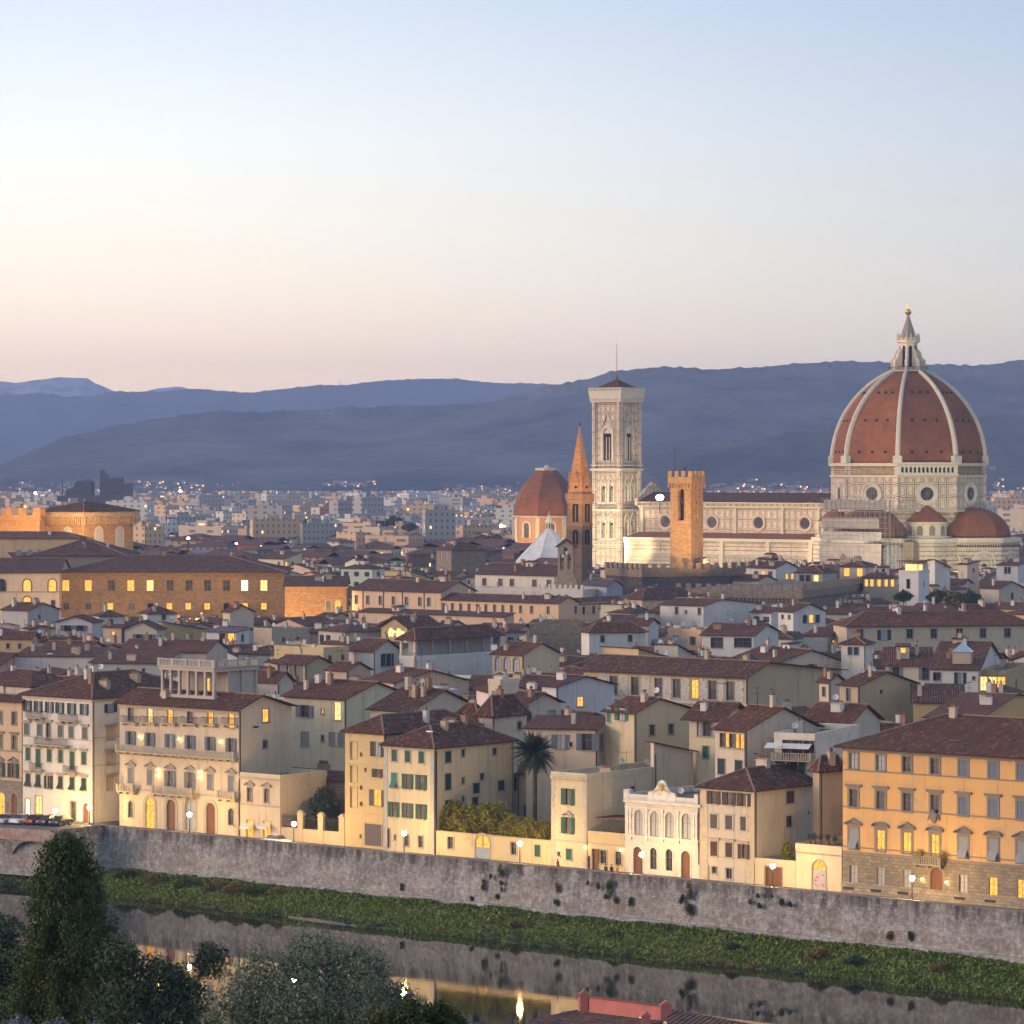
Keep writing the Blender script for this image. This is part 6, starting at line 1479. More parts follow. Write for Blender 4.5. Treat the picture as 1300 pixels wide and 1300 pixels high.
    h = M('white house with stacked balconies, an awning and a flaking side wall', 983, 1034, 1090, 939, 18.8, (.68, .62, .52), 'flat', [('L', [1001, 1013, 1027], 950, 1.7, 2.2, D(kinds='d', sur=.04)), ('L', [990, 997, 1008, 1018], 973, 1., 1.5, D(sh='cccc', sc=GREEN))], d=473, yaw=24, keep=985, dish=1)
    h.balcony(983, 1034, 964, 1.4, 'stone'); a = h.lx(1010); m = MB(); z = h.H - .6; m.poly([(a - 4, 0, z), (h.lx(1031), 0, z), (h.lx(1031), -1.5, z - .6), (a - 4, -1.5, z - .6)]); m.obj('awning', 'dish', h.root)
    M('house with a glazed amber loggia and grey gabled side near the orange palazzo', 1022, 1080, 1117, 919, 18, 'beige', 'gx', [('L', [1054, 1063, 1073], 926, 1.9, 2.2, D(kinds='ldp', sur=.06)), ('L', [1027], 929, .7, 1.)], d=505, rise=2.4, yaw=34, rcol=RR, dish=2, keep=945)
    M('small house with a red tile roof tucked beside the orange palazzo', 1032, 1040, 1072, 981, 14.5, 'tan', 'hip', d=466, rise=2., yaw=60, chim=2)
    M('big blank tan house with two dishes on its roof', 1066, 1089, 1162, 872, 17.5, (.44, .34, .20), 'gx', [('L', [1077], 882, 1., 2.2), ('R', [1119], 878, .6, .6, D(kinds='b', sur=0))], d=600, rise=2.2, yaw=50, dish=2, keep=915)
    M('low house with a dark ribbed tile roof right of the blank tan house', 1160, 1222, 1232, 893, 14.5, 'ochre', 'sx', [('L', [1200], 899, 1., 1.2, D(sh='c', sc=DGREEN))], yaw=6, rise=2.6, rcol=RD, D=9, chim=1, dish=1)
    M('cream house with grey open shutters and a tile roof above the dark ribbed roof', 1124, 1182, 1190, 846, 16, (.62, .54, .40), 'sx', [('L', [1137.5, 1175], 855, 1.3, 2.4, D(sh='oo', sc=GREY, sur=0))], yaw=6, D=11, rise=3.)
    h = M('white house with a glass pyramid skylight and one green-shuttered window', 1181, 1242, 1270, 851, 16.5, (.62, .60, .56), 'gx', [('L', [1189.5], 859, 1.4, 1.5), ('L', [1219], 861, 1.1, 2.1, D(sh=o, sc=DGREEN, sur=0, kinds='w')), ('L', [1236], 861, .5, .6)], yaw=14, rise=4.2, chim=2, sky=1, keep=880)
    a = -h.W * .38; m = MB(); m.box(a - 1.7, a + 1.7, 2.5, 5.5, h.H + 1, h.H + 3.2); lb = m.obj('skylight_base', 'plaster', h.root, COL['tan']); m = MB()
    for i in range(4): q = [(a - 1.9, 2.3), (a + 1.9, 2.3), (a + 1.9, 5.7), (a - 1.9, 5.7)]; m.poly([(*q[i], h.H + 3.2), (*q[(i + 1) % 4], h.H + 3.2), (a, 4, h.H + 5)])
    m.obj('glass_pyramid', 'skylight', lb)
    M('amber-lit glass veranda house at the frame edge', 1242, 1278, 1310, 857, 15.5, 'ochre', 'flat', [('L', [1248, 1260, 1271], 868, 1.6, 2.6, D(kinds='ppl', sur=.08, bars=True)), ('R', [1290], 868, 1.4, 1.8)], yaw=18, ant=1)
    M('small lit cream hut with a blue window above the orange terrace house', 1238, 1279, 1296, 889, 15.5, 'cream', 'gy', [('L', [1258], 895, .9, 1.4, D(sh='c', sc=(.25, .32, .42)))], yaw=14, rise=1., dish=1)
    h = M('orange terrace house with a white awning behind the orange palazzo', 1176, 1242, 1330, 913, 17, 'orange', 'gx', [('L', [1190], 920, 1.7, 2.2, D(arch=True)), ('L', [1219], 923, 1.4, 1.4, D(kinds='w', sh='c', sc=(.3, .36, .45))), ('R', [1288], 926, 1.6, 1.2, D(sh='c', sc=(.2, .26, .4)))], yaw=20, rise=2., d=520, rcol=RR)
    a, b = h.lx(1198), h.lx(1240); m = MB(); m.poly([(a, 0, h.H - .6), (b, 0, h.H - .6), (b, -1.1, h.H - 1.1), (a, -1.1, h.H - 1.1)]); m.obj('awning', 'dish', h.root)
    M('white tower house with a blue-framed window and low pyramid roof', 1068, 1097, 1108, 819, 18.5, (.64, .58, .50), 'hip', [('L', [1080, 1086.5], 826.5, 1.2, 1.6, D(fc=(.4, .45, .5)))], rise=1.3, yaw=24, keep=860)
    # long beige palace at the right
    h = M('long beige palace with seven dark windows under a great tile roof', 1058, 1075, 1312, 796, 17.5, (.56, .46, .31), 'hip', [('R', [1092, 1155, 1185.5, 1218, 1248, 1279], 805, 1.5, 2.1, D(sur=.1)), ('R', [1122.5], 806, 1.6, 2.3, D(kinds='w', sh=o, sc=DGREY, sur=0))], name='long_palace', cat='palace', yaw=80, rise=3., chim=5, keep=826, rcol=RR)
    # towards the cathedral
    M('white house with grey-blue gabled side below the battlement wall', 838, 893, 966, 770, 17, (.64, .60, .55), 'gx', [('L', [859, 888], 775, 1., 1.8), ('L', [871], 777, .7, .9)], rise=1.6, rp=.3, keep=795)
    M('white house with wide studio windows under a broad tile roof', 891, 957, 988, 808, 16, (.62, .60, .56), 'gx', [('L', [910], 816, 2.8, 2.4, D(sur=.05)), ('L', [943], 816, 4., 2.2, D(sur=.05))], rise=2.2, yaw=18, keep=832, dish=1)
    M('gabled white house with a three-part window', 988, 1007, 1048, 778, 17, 'white', 'gx', [('L', [993.5, 1002], 783, .8, 1.), ('R', [1022, 1030, 1038], 786, 1.5, 2., D(kinds='dld', sur=.05))], rise=2.1, yaw=52, keep=800)
    M('small house with an amber window beside the white tower house', 1020, 1050, 1068, 808, 15, 'grey', 'sx', [('R', [1058], 818, 1.2, 1.8, D(kinds='l', sur=.05))], rise=1.6, yaw=30)
    M('two-ridged cream house behind the grey-green pyramid roof', 930, 990, 1068, 842, 15, 'cream', 'gx', [('R', [1005, 1030], 849, 1.3, 1.6, D(sh='oo', sc=GREY, sur=0))], rise=2.4, yaw=62, chim=3)
    h = House('pyramid_pavilion', 'small pavilion with a grey-green metal pyramid roof behind the painted palace', 'pavilion', 934, 952, 968, 845, H=15, col=COL['tan'], roof='hip', rise=2.2, rcol=(.16, .20, .18), group=OT, yaw=45); h.done()
    M('cream house with dark brown roof over the sgraffito palace corner', 1040, 1052, 1072, 868, 15.5, 'cream', 'gx', [('L', [1046], 878, .9, 1.6)], rise=1.6, yaw=55, chim=2)
    h = M('white tower house with a glowing top terrace in front of the cathedral', 1141, 1166, 1180, 728, 24, (.70, .66, .64), 'flat', [('L', [1153], 741, 1., 2.6, D(kinds='b', sur=.05)), ('R', [1173], 741, .8, 1.6, D(kinds='b', sur=.05))], rise=0, chim=0, yaw=24, keep=764, name='tower_house')
    z = h.H + .8; m = MB(); m.box(-h.W + .4, -.4, h.D * .45, h.D - .3, h.H, z + 2.4); q = m.obj('terrace_room', 'plaster', h.root, COL['cream'])
    for i in range(6): inst('pane', pane_mesh(.9, 1.9, False, 'p' if 0 else 'lit_pale'), q, (-h.W + .9 + i * (h.W - 1.6) / 5, h.D * .45 - .22, z - .3))
    m = MB(); m.box(-h.W - .5, .5, -.5, h.D + .3, z + 2.5, z + 2.75); m.obj('terrace_roof', 'wood', h.root); m = MB()
    for x in (-h.W + .2, -.2): m.tube((x, .2, z - .2), (x, .2, z + 2.5), .12)
    m.obj('posts', 'wood', h.root)
    M('white annex with sloping side right of the glowing terrace', 1180, 1187, 1206, 722, 22, 'white', 'sb', yaw=50, rise=2.6, d=1015)
    M('small turret house with two amber windows below the scaffolding', 1066, 1098, 1112, 720, 23, 'beige', 'hip', [('L', [1075, 1091.5], 726.5, 1.7, 2.4, D(kinds='ll', sur=.05))], rise=1.5, yaw=18, keep=740)
    M('low dark-roofed house with a row of six amber windows', 1096, 1140, 1146, 734, 21, 'tan', 'hip', [('L', [1100, 1107, 1116, 1125, 1133], 740, .9, 2., D(kinds='llll', sur=.04))], rise=2.2, yaw=6, D=9, rcol=(.07, .06, .065), keep=744)
    M('cream house with a rooftop water tank right of the white annex', 1216, 1228, 1243, 717, 22.5, 'cream', 'sx', [('R', [1236], 724, .8, 1.2)], yaw=40, rise=1., chim=2)
    M('white house with dark windows below the right apse', 1265, 1292, 1312, 718, 22.5, (.62, .60, .60), 'sx', [('L', [1277, 1281], 724, 1., 2.)], yaw=20, rise=1.4, rcol=RD)
    M('pale gabled house with antenna mast at the right edge', 1245, 1268, 1300, 748, 19, 'beige', 'gx', [('R', [1285], 757, 1., 2.)], yaw=50, rise=2., rcol=RD)
    M('stone-walled house with a red sloping roof above the long beige palace', 1217, 1226, 1268, 778, 18, 'grey', 'sy', [('R', [1240], 783, 1.2, 2.2), ('L', [1221], 781, .6, 1.6)], yaw=58, rise=2., rcol=RR)
    M('low house with a pale blue side wall below the terrace shrubs', 1164, 1176, 1216, 779, 16.5, (.46, .50, .58), 'sx', yaw=60, rise=1.)
    M('white house with loggia windows below the nave', 949, 985, 1012, 722, 22, 'white', 'gx', [('L', [960, 969, 978], 730, 1.5, 2.4, D(kinds='dld', sur=.05)), ('R', [999, 1006], 733, 1.4, 2., D(kinds='l', sur=.05))], rise=2., keep=742)
    M('brown-roofed house with a glazed terrace right of the loggia windows', 1010, 1044, 1062, 728, 21.5, 'grey', 'hip', [('L', [1018, 1026, 1036], 735, 1.6, 2.4, D(kinds='ddp', sur=.05))], rise=2.2, rcol=RB, yaw=25)
    M('cream house roof behind the dark battlement wall', 930, 962, 985, 738, 20, 'cream', 'gx', rise=1.6, yaw=40)
    # centre: convent ranges
    h = M('tall peach convent range with dark windows and drainpipes', 447, 560, 580, 753, 18.5, (.66, .45, .28), 'gx', [('L', [452.5, 467, 483, 499.5, 516, 533, 544.5], 761, 1.2, 2.4, D(kinds='d', sur=.08))], rise=3., D=15, keep=785, name='convent', cat='convent', rcol=RB)
    m = MB()
    for x in (461, 487, 511, 538.5): a = h.lx(x); m.tube((a, -.12, h.H - 8), (a, -.12, h.H), .1, n=5)
    m.obj('downpipe', 'iron', h.root)
    h = M('long peach convent range with a row of small dark windows', 561, 709, 840, 767, 16.5, (.68, .45, .27), 'gx', [('L', [563.5, 574.5, 585, 595.5, 606.5, 617, 628, 638.5, 649.5, 661, 675, 696], 770, 1., 2., D(sur=.06)), ('R', [731, 747, 762, 774, 788, 799, 812, 825], 774, 1., 2., D(sur=.06))], D=9, rise=1.8, keep=790, name='convent', cat='convent', rcol=RB)
    q = h.sidebox('side_range', -9, -.02, 9.1, 52, 0, h.H - .3, col=(.42, .38, .36), roof='gy')
    for i in range(9): yy = 11 + i * 4.4; o_ = inst('window', frame_mesh(1., 2., False, .08, False, True), h.root, (.0, yy, h.H - 3.), pi / 2, TRIM); inst('pane', pane_mesh(1., 2., False, 'glass'), o_, (0, -.22, 0))
    M('low lean-to range in front of the peach convent', 455, 640, 655, 784, 14.5, (.60, .42, .27), 'sx', D=4, rise=1., keep=790, rcol=RB)
    M('white church range with a tile roof beside the bell gable', 603, 704, 716, 732, 19.5, (.66, .60, .52), 'gx', [('L', [615, 635.5, 650, 678.5, 697], 738.5, 1.7, 2.2, D(sur=.1))], rise=3.4, D=16, keep=760, rcol=RB)
    h = House('terrace_range', 'white terraced range with a crenellated parapet below the bell gable', 'convent', 604, 740, 790, 752, H=17.5, col=(.62, .57, .50), roof='flat', group=OT, D=9, keep=762, yaw=30)
    h.row('L', [690, 700, 709.5, 719], 757, 1.4, 1.2, 'b', arch=True, sur=.1, sill=False); m = MB(); merlon_row(m, -h.W * .42, 0, -.05, .4, h.H + .8, .8, .9, 1.3); m.obj('merlons', 'plaster', h.root, h.col); h.done(chim=2)
    M('dark blue-grey roofed hall right of the bell gable', 738, 770, 790, 745, 19, (.34, .36, .42), 'gx', rcol=(.12, .13, .17), rise=2., yaw=60)
    M('red hip-roofed house before the battlement wall', 790, 815, 890, 762, 17, 'peach', 'hip', rise=3., yaw=55, keep=764, rcol=RB)
    M('square brown stone palace block with a dark hip roof', 554, 573, 617, 699, 21, (.27, .21, .15), 'hip', [('L', [560, 567], 706, 1.2, 3., D(kinds='w'))], mat='stone', rise=3., yaw=62, keep=722, rcol=RD, d=1370)
    # bell gable
    d = 1040; c = P(731, 600, d); c.z = 0; zf = lambda y: ZC - (y - HZ) * d / FOC; a = radians(20); rt = empty('bell_gable', c, -a, 'stone bell gable with three arched openings and a little gabled top', 'bell gable'); W = 26 * d / FOC / cos(a)
    z0, z1 = zf(750), zf(694); m = MB(); cx = -W / 2
    hl = [(cx - 1.15, zf(723), 1.2, 4.6, True), (cx + 1.15, zf(723), 1.2, 4.6, True), (cx, zf(705), 1.2, 2.7, True)]
    for y in (0., 1.6): face_grid(m, lambda x, yy, z: (x, y + yy * (1 if y == 0 else -1), z), -W + .8, -.8, 0, z1, hl, .8)
    for x in (-W + .8, -.8): m.poly([(x, 0, 0), (x, 1.6, 0), (x, 1.6, z1), (x, 0, z1)])
    for x0, x1 in ((-W - .5, -W + .8), (-.8, .5)): m.prism([(x0, 0), (x1, 0), (x1, zf(728)) if x0 < -2 else (x1, 0), (x0, zf(740))] if x0 < -2 else [(x0, 0), (x1, 0), (x1, zf(740)), (x0, zf(728))], .05, 1.55)
    m.prism([(-W + .5, z1), (-.5, z1), (cx, z1 + 2.2)], 0, 1.6); m.obj('wall', 'stone', rt, (.36, .27, .19))
    m = MB(); roof_mesh(m, -W + .6, -.6, 0, 1.6, z1 - .1, 'gy', 2.3, .6); m.obj('roof', ['roof_tile', 'wood', 'ridge'], rt, ROOF)
    m = MB(); [m.lathe([(.42, z - .2), (.3, z + .3), (.2, z + .8)], 8, (x, .8)) for x, z in ((cx - 1.15, zf(711)), (cx + 1.15, zf(711)), (cx, zf(699)))]; m.obj('bell', 'iron', rt)
    FOOT.append((c, Vector((cos(a), -sin(a), 0)), Vector((sin(a), cos(a), 0)), W, 3, 30, 752, d))
    # ---- left: long brown palace with lit windows
    h = House('brown_palace', 'long brown stone palace with two rows of lit yellow windows under a dark roof', 'palace', 75.5, 361, 440, 727, H=22, col=(.34, .21, .10), mat='stone', roof='hip', rise=4.6, yaw=-1, D=36, over=1.2, keep=782, group=None, rcol=ROOFS['dark'], trim=(.26, .17, .1))
    h.row('L', [83.5, 112, 141.5, 166, 190.5, 216, 240, 263.5, 287.5, 310.5, 335], 744, 2.1, 3.4, 'lldlpddddWp', sur=.25, bars=True); h.row('L', [84, 112, 140, 167, 191, 215, 239, 263, 287.5, 311, 335], 770, 1.7, 1.9, 'ddldblllbll', sur=.2, bars=True)
    h.course('L', h.zat('L', -20, 752), .5, .3); h.course('L', h.H - .3, .4, .6, (.34, .2, .1)); h.done(chim=1)
    h = House('cream_wing', 'cream palace wing with glowing arched windows left of the long brown palace', 'palace', -60, 75., 80, 728, H=22, col=(.64, .52, .38), roof='gx', rise=4., yaw=-1, D=30, keep=770, rcol=ROOFS['dark'])
    h.row('L', [2, 34.5, 66.5], 743.5, 2.2, 3.6, 'dll', arch=True, sur=.35, fc=(.16, .08, .05)); h.row('L', [34.5], 764, 2.2, 3., 'l', arch=True, sur=.35, fc=(.16, .08, .05)); h.row('L', [67.5], 766, 1.2, 1.8, 'd'); h.course('L', h.zat('L', 0, 752), .35, .15); h.done()
    M('second great dark roof rising behind the long brown palace', 40, 160, 172, 706, 25, (.26, .2, .15), 'hip', d=1100, D=30, rise=5., yaw=2, keep=712, rcol=RD, name='palace', cat='palace', chim=0)
    M('grey stone gable with three blind arches at the left', 12, 16, 60, 707, 25, (.28, .27, .25), 'sy', [('R', [24, 38, 50], 702, 1.8, 2., D(kinds='xxx', sc=(.35, .34, .33), arch=True, sill=False))], yaw=70, rise=1.2, mat='stone', keep=712, chim=0)
    h = House('brown_palace', 'lower lamplit stone palace front right of the long brown palace', 'palace', 361.5, 440, 446, 745, H=19, col=(.36, .215, .10), mat='stone', roof='gx', rise=2.6, yaw=-1, D=22, keep=775, rcol=ROOFS['dark'])
    h.row('L', [417, 429], 771, 1.5, 4., 'dl', arch=True, sur=.3, sill=False); h.course('L', h.H - .3, .4, .5, (.34, .2, .1)); h.done(chim=3)
    # granary church and the round crenellated block
    h = House('granary_church', 'tall square brown church with corbelled cornice and pointed tracery windows', 'church', 52.5, 106.5, 169, 650, d=1180, col=(.36, .215, .105), mat='stone', roof='hip', rise=3.2, over=1.9, yaw=38, keep=694, rcol=ROOFS['dark'])
    for f, xs in (('L', [59, 86]), ('R', [125.5, 152])):
        h.row(f, xs, 683.5, 3.2, 7.2, 'w', arch=True, sur=.5, fc=(.55, .46, .34), sill=False)
    h.wins = [w for w in h.wins]; m = MB(); W, Dp, H = h.W, h.D, h.H; n = 24
    for i in range(n): x = -W - 1 + (W + 2) * i / n; m.box(x, x + .55, -1.5, 0, H - 4.2, H - 1.6); y = -1 + (Dp + 2) * i / n; m.box(0, 1.5, y, y + .55, H - 4.2, H - 1.6)
    m.box(-W - 1.6, 1.6, -1.6, Dp + 1.6, H - 1.6, H - .1); m.obj('corbel_cornice', 'stone', h.root, (.42, .29, .16)); h.done(chim=0)
    h = House('battlement_block', 'orange floodlit battlemented block at the left frame edge', 'tower', -30, 50, 60, 660, d=1180, col=(.45, .24, .10), mat='stone', roof='flat', rise=0, yaw=4, D=14, keep=690)
    h.row('L', [8, 26, 40], 650, 1.6, 2., 'b', sur=0, sill=False) if False else None
    m = MB(); W, Dp, H = h.W, h.D, h.H; m.box(-W - .5, .5, -.5, 0, H - .2, H + 1.6); merlon_row(m, -W - .5, .5, -.5, .3, H + 1.6, 2.6, 2., 2.4); merlon_row(m, -.3, .5, .4, Dp, H + 1.6, 2.6, 2., 2.4, 'y'); m.obj('battlements', 'stone', h.root, h.col); h.done()
    M('orange-lit tile roof with a bright gable below the battlemented block', -40, 100, 120, 684, 33, (.60, .40, .2), 'hip', D=12, yaw=4, rise=2., d=1140, keep=690, chim=0, rcol=(.22, .09, .05), name='hall', cat='hall')


t = NT('sgraffito'); o = t.obj(); v = t.n('TexVoronoi', _feature='DISTANCE_TO_EDGE', Vector=o, Scale=2.6).outputs[0]; nz = t.noise(o, 3., 3.)
t.fin(t.mix(t.ramp(t.math('ADD', v, t.math('MULTIPLY', nz, .12)), .1, .16), (.26, .23, .19), (.58, .54, .48)), .9)
old_town()
# ------------------------------------------------------------------ the rest of the old town, house by house on the street grid
WALLN = [('cream', 'cream', 9), ('white', 'white', 9), ('beige', 'beige', 7), ('ochre', 'ochre', 4), ('peach', 'peach', 4), ('tan', 'tan', 4), ('grey', 'grey', 5), ('lilac', 'pale grey', 5), ('pink', 'pink', 2), ('yellow', 'yellow', 3)]
ROOFN = [('dark', 'dark brown', 5), ('brown', 'brown', 6), ('red', 'red', 4), ('rust', 'rusty', 4)]
FILL = []


def pick(r, tab):
    x = r.random() * sum(t[2] for t in tab)
    for t in tab:
        x -= t[2]
        if x <= 0: return t
    return tab[-1]


def filler():
    r = random.Random(77)
    def inside(q, f, pad):
        c, u, v, W, D = f[:5]; d = q - c; a, b = d.dot(u), d.dot(v)
        return -W - pad < a < pad and -pad < b < D + pad
    placed = list(FOOT); cand = []; specs = []
    for i in range(-54, 70):
        for j in range(0, 74):
            o = W0 + U * (i * 13.2 + r.uniform(-3, 3)) + V * (26 + j * 13.8 + r.uniform(-3, 3))
            if o.y < 480 or o.y > 1330: continue
            x, _ = px((o.x, o.y, 10))
            if not -70 < x < 1370: continue
            cand.append((o.y, o))
    cand.sort(key=lambda c: c[0])
    for y0, o in cand:
        yaw = 39.5 + r.gauss(0, 7) + (r.choice((-22, 25)) if r.random() < .3 else 0); a = radians(yaw)
        u, v = Vector((cos(a), -sin(a), 0)), Vector((sin(a), cos(a), 0)); c = Vector((o.x, o.y, 0))
        W, D = r.uniform(6.5, 14), r.uniform(7.5, 13); ok = False
        for k in range(4):
            pts = [c - u * (W * f) + v * (D * g) for f in (0, .5, 1) for g in (0, .5, 1)]
            ok = True
            for f in placed:
                if abs(f[0].x - c.x) > 120 or abs(f[0].y - c.y) > 140: continue
                fp = [f[0] - f[1] * (f[3] * p) + f[2] * (f[4] * q) for p in (0, .5, 1) for q in (0, .5, 1)]
                if any(inside(q, f, .4) for q in pts) or any(inside(q, (c, u, v, W, D), .4) for q in fp): ok = False; break
            if ok: break
            W *= .8; D *= .8
        if not ok or W < 4.6 or D < 5: continue
        roof = r.choice(('gx', 'gx', 'gx', 'gy', 'hip', 'hip', 'sx', 'sb', 'flat', 'gx')); span = D if roof in ('gx', 'sx', 'sb') else W if roof == 'gy' else min(W, D)
        rise = (span * (.5 if roof[0] in 'hg' else 1) * r.uniform(.27, .38)) if roof != 'flat' else .9
        if roof in ('sx', 'sb'): rise = min(rise, 2.6)
        H = min(max(r.gauss(14.6, 1.9), 9.5), 19.5) + (r.uniform(2, 4) if r.random() < .06 else 0)
        # keep clear whatever was placed by hand farther away
        xa = px(c - u * W)[0]; xb = px(c + v * D)[0]; xa, xb = min(xa, px(c)[0]), max(xb, px(c)[0]); lim = -1e9
        for f in FOOT:
            if f[7] <= c.y + 2: continue
            fa, fb = px(f[0] - f[1] * f[3])[0], px(f[0] + f[2] * f[4])[0]
            if fb < xa - 2 or fa > xb + 2: continue
            if f[6]: lim = max(lim, f[6] + 2)
        zmax = ZC - (lim - HZ) * c.y / FOC if lim > 0 else 99
        H = min(H, zmax - rise - .4)
        if H < 4.5: continue
        wn, rn = pick(r, WALLN), pick(r, ROOFN); col = tuple(min(q * r.uniform(.86, 1.1), .75) for q in COL[wn[0]]); rc = tuple(q * r.uniform(.85, 1.15) for q in ROOFS[rn[0]])
        f = (c, u, v, W, D, H + rise, None, c.y); placed.append(f)
        specs.append(dict(c=c, u=u, v=v, W=W, D=D, H=H, rise=rise, roof=roof, yaw=yaw, wn=wn, rn=rn, col=col, rc=rc, zmax=zmax, over=r.uniform(.35, .7), rp=r.uniform(.4, .6), seed=r.randrange(10 ** 6)))
    seen = look(specs)
    for i, s in enumerate(specs):
        e = seen.get(i)
        if e and e[0] >= 3: grow(s); FILL[-1].update(n=e[0], x=e[1] / e[0], y=e[2] / e[0])
    label_fill(seen)


def look(specs):
    """which houses of the plan can be seen from the viewpoint at all, and where: rays against one tree of walls and roofs"""
    from mathutils.bvhtree import BVHTree
    vs, fs, own = [], [], []
    def add(verts, faces, key):
        b = len(vs); vs.extend(verts); fs.extend([tuple(i + b for i in f) for f in faces]); own.extend([key] * len(faces))
    for i, s in enumerate(specs):
        m = MB(); m.box(-s['W'], 0, 0, s['D'], 0, s['H'] + (.8 if s['roof'] == 'flat' else 0))
        if s['roof'] != 'flat': roof_mesh(m, -s['W'], 0, 0, s['D'], s['H'] + .15, s['roof'], s['rise'], s['over'], s['rp'], False)
        add([s['c'] + s['u'] * p[0] + s['v'] * p[1] + Vector((0, 0, p[2])) for p in m.v], m.f, i)
    bpy.context.view_layer.update()
    for o in bpy.data.objects:
        if o.type != 'MESH' or not o.parent or len(o.data.vertices) > 6000: continue
        t = o
        while t.parent: t = t.parent
        if t.get('category'): w = o.matrix_world; add([w @ v.co for v in o.data.vertices], [tuple(p.vertices) for p in o.data.polygons], t.name)
    tree_ = BVHTree.FromPolygons(vs, fs); seen = {}; y = 690.
    while y < 1010:
        x = 2.
        while x < 1300:
            i = tree_.ray_cast((0, 0, ZC), Vector(((x - 650) / FOC, 1, -(y - HZ) / FOC)).normalized())[2]
            if i is not None: e = seen.setdefault(own[i], [0, 0., 0.]); e[0] += 1; e[1] += x; e[2] += y
            x += 2.6
        y += 2.2
    return seen


def grow(s):
    r = random.Random(s['seed']); c, u, v, W, D, H, rise, roof, yaw, wn, rn, col, rc, zmax = (s[k] for k in 'c u v W D H rise roof yaw wn rn col rc zmax'.split())
    if True:
        h = House('townhouse', '', 'house', None, px(c)[0], None, None, d=c.y, H=H, Wd=W, D=D, yaw=yaw, col=col, roof=roof, rise=rise, rcol=rc, group=OT, caps=c.y < 900, over=s['over'], rp=s['rp'])
        # openings near the top of the visible faces
        w = r.choice((.9, 1., 1.1)); hh = r.choice((1.4, 1.6, 1.9)); st = r.choice((None, None, 'o', 'o', 'c')); sc = r.choice((GREEN, DGREEN, BROWN, BLUE, GREY, DGREY, BROWN)); sur = .1 if st != 'o' else 0
        lits = 0; nw = 0
        for face, L, pr in (('L', W, .92), ('R', D, .65)):
            if r.random() > pr: continue
            n = max(1, int(L / r.uniform(2.6, 4.2)))
            for fl in range(2 if H > 12 else 1):
                z = H - .9 - hh - fl * 3.3
                for k in range(n):
                    if r.random() < .2: continue
                    t = (k + .5) * L / n; kind = 'd'
                    if r.random() < .055: kind = r.choice('llp'); lits += 1
                    h.win(face, -t if face == 'L' else t, z, w, hh, kind, st if kind == 'd' else None, sc, None, False, sur, True, c.y < 760); nw += 1
        if r.random() < .30 and roof in ('gx', 'hip') and W > 7:      # roof room with its own little roof
            x0 = -W * r.uniform(.55, .75); y0 = D * r.uniform(.35, .5); ex = 'roof room'
            if H + rise + 1.8 < zmax:
                q = h.sidebox('roof_room', x0, x0 + 3.2, y0, y0 + 3., H + rise * .3, H + rise + 1.3, col=COL[pick(r, WALLN)[0]], roof=r.choice(('gx', 'sx', 'hip')))
                inst('pane', pane_mesh(.9, 1., False, 'glass'), q, (x0 + 1.6, y0 - .215, H + rise * .75)); 
            else: ex = ''
        else: ex = ''
        if r.random() < .32 and W > 6:
            q = h.sidebox('annex', -W + .3, -W * .35, -3.2, -.02, 0, max(3., H - r.uniform(2.2, 5)), col=tuple(x * .95 for x in col), roof='sx'); ex = ex or 'front annex'
        nc, nd, na, ns = r.choice((1, 1, 2, 2, 3, 4)), int(r.random() < .5), int(r.random() < .5) + int(r.random() < .2), int(r.random() < .16)
        if H + rise + 4 > zmax: na = 0
        h.done(nc, nd, na, ns, seed=r.randrange(10 ** 6))
        FILL.append(dict(root=h.root, x=px(c)[0], y=px((c.x, c.y, H))[1], d=c.y, wall=wn[1], roof=rn[1], kind={'gx': 'gabled', 'gy': 'gable-fronted', 'hip': 'hip-roofed', 'sx': 'lean-to', 'sb': 'lean-to', 'flat': 'flat-topped'}[roof], flat=roof == 'flat',
                         lit=lits, nc=nc, nd=nd, ns=ns, na=na, ex=ex, sh={None: '', 'o': 'open shutters', 'c': 'closed shutters'}[st] if nw else '', H=H))


def label_fill(seen):
    marks = []
    for o in bpy.data.objects:
        if o.parent is None and o.get('short'):
            s = seen.get(o.name)
            if s and s[0] >= 8: marks.append((s[1] / s[0], s[2] / s[0], o['short']))
    n = 0; used = {}
    for f in sorted(FILL, key=lambda f: (f['d'])):
        near = sorted(marks, key=lambda m: hypot(m[0] - f['x'], 1.5 * (m[1] - f['y'])))[:5]
        traits = []
        if f['lit']: traits.append('a lit window' if f['lit'] == 1 else 'lit windows')
        if f['ex']: traits.append('a ' + f['ex'])
        if f['ns']: traits.append('a skylight')
        if f['nd']: traits.append('a satellite dish')
        if f['na']: traits.append('an antenna')
        if f['nc'] > 1: traits.append({2: 'two chimneys', 3: 'three chimneys', 4: 'four chimneys'}[f['nc']])
        if f['sh']: traits.append(f['sh'])
        if not traits: traits = ['plain walls']
        base = f"{f['wall']} {f['kind']} house" if f['flat'] else f"{f['wall']} {f['kind']} house"
        opts = []
        for mx, my, s in near:
            dx, dy = f['x'] - mx, f['y'] - my
            if abs(dx) > 2.2 * abs(dy): rel = 'just right of' if dx > 0 else 'just left of'
            elif abs(dx) < .6 * abs(dy): rel = 'in front of' if dy > 0 else 'behind'
            else: rel = ('in front and right of' if dx > 0 else 'in front and left of') if dy > 0 else ('behind and right of' if dx > 0 else 'behind and left of')
            for t in (traits[:1], traits[1:2], []):
                opts.append(f"{base}{' with ' + t[0] if t else ''} {rel} the {s}")
        for t in opts:
            t = t.replace('  ', ' ')
            if len(t.split()) <= 16 and t not in used: used[t] = 1; f['root']['label'] = t; break
        else:
            f['root']['label'] = f"{base} {'among roofs'} {n}"; n += 1
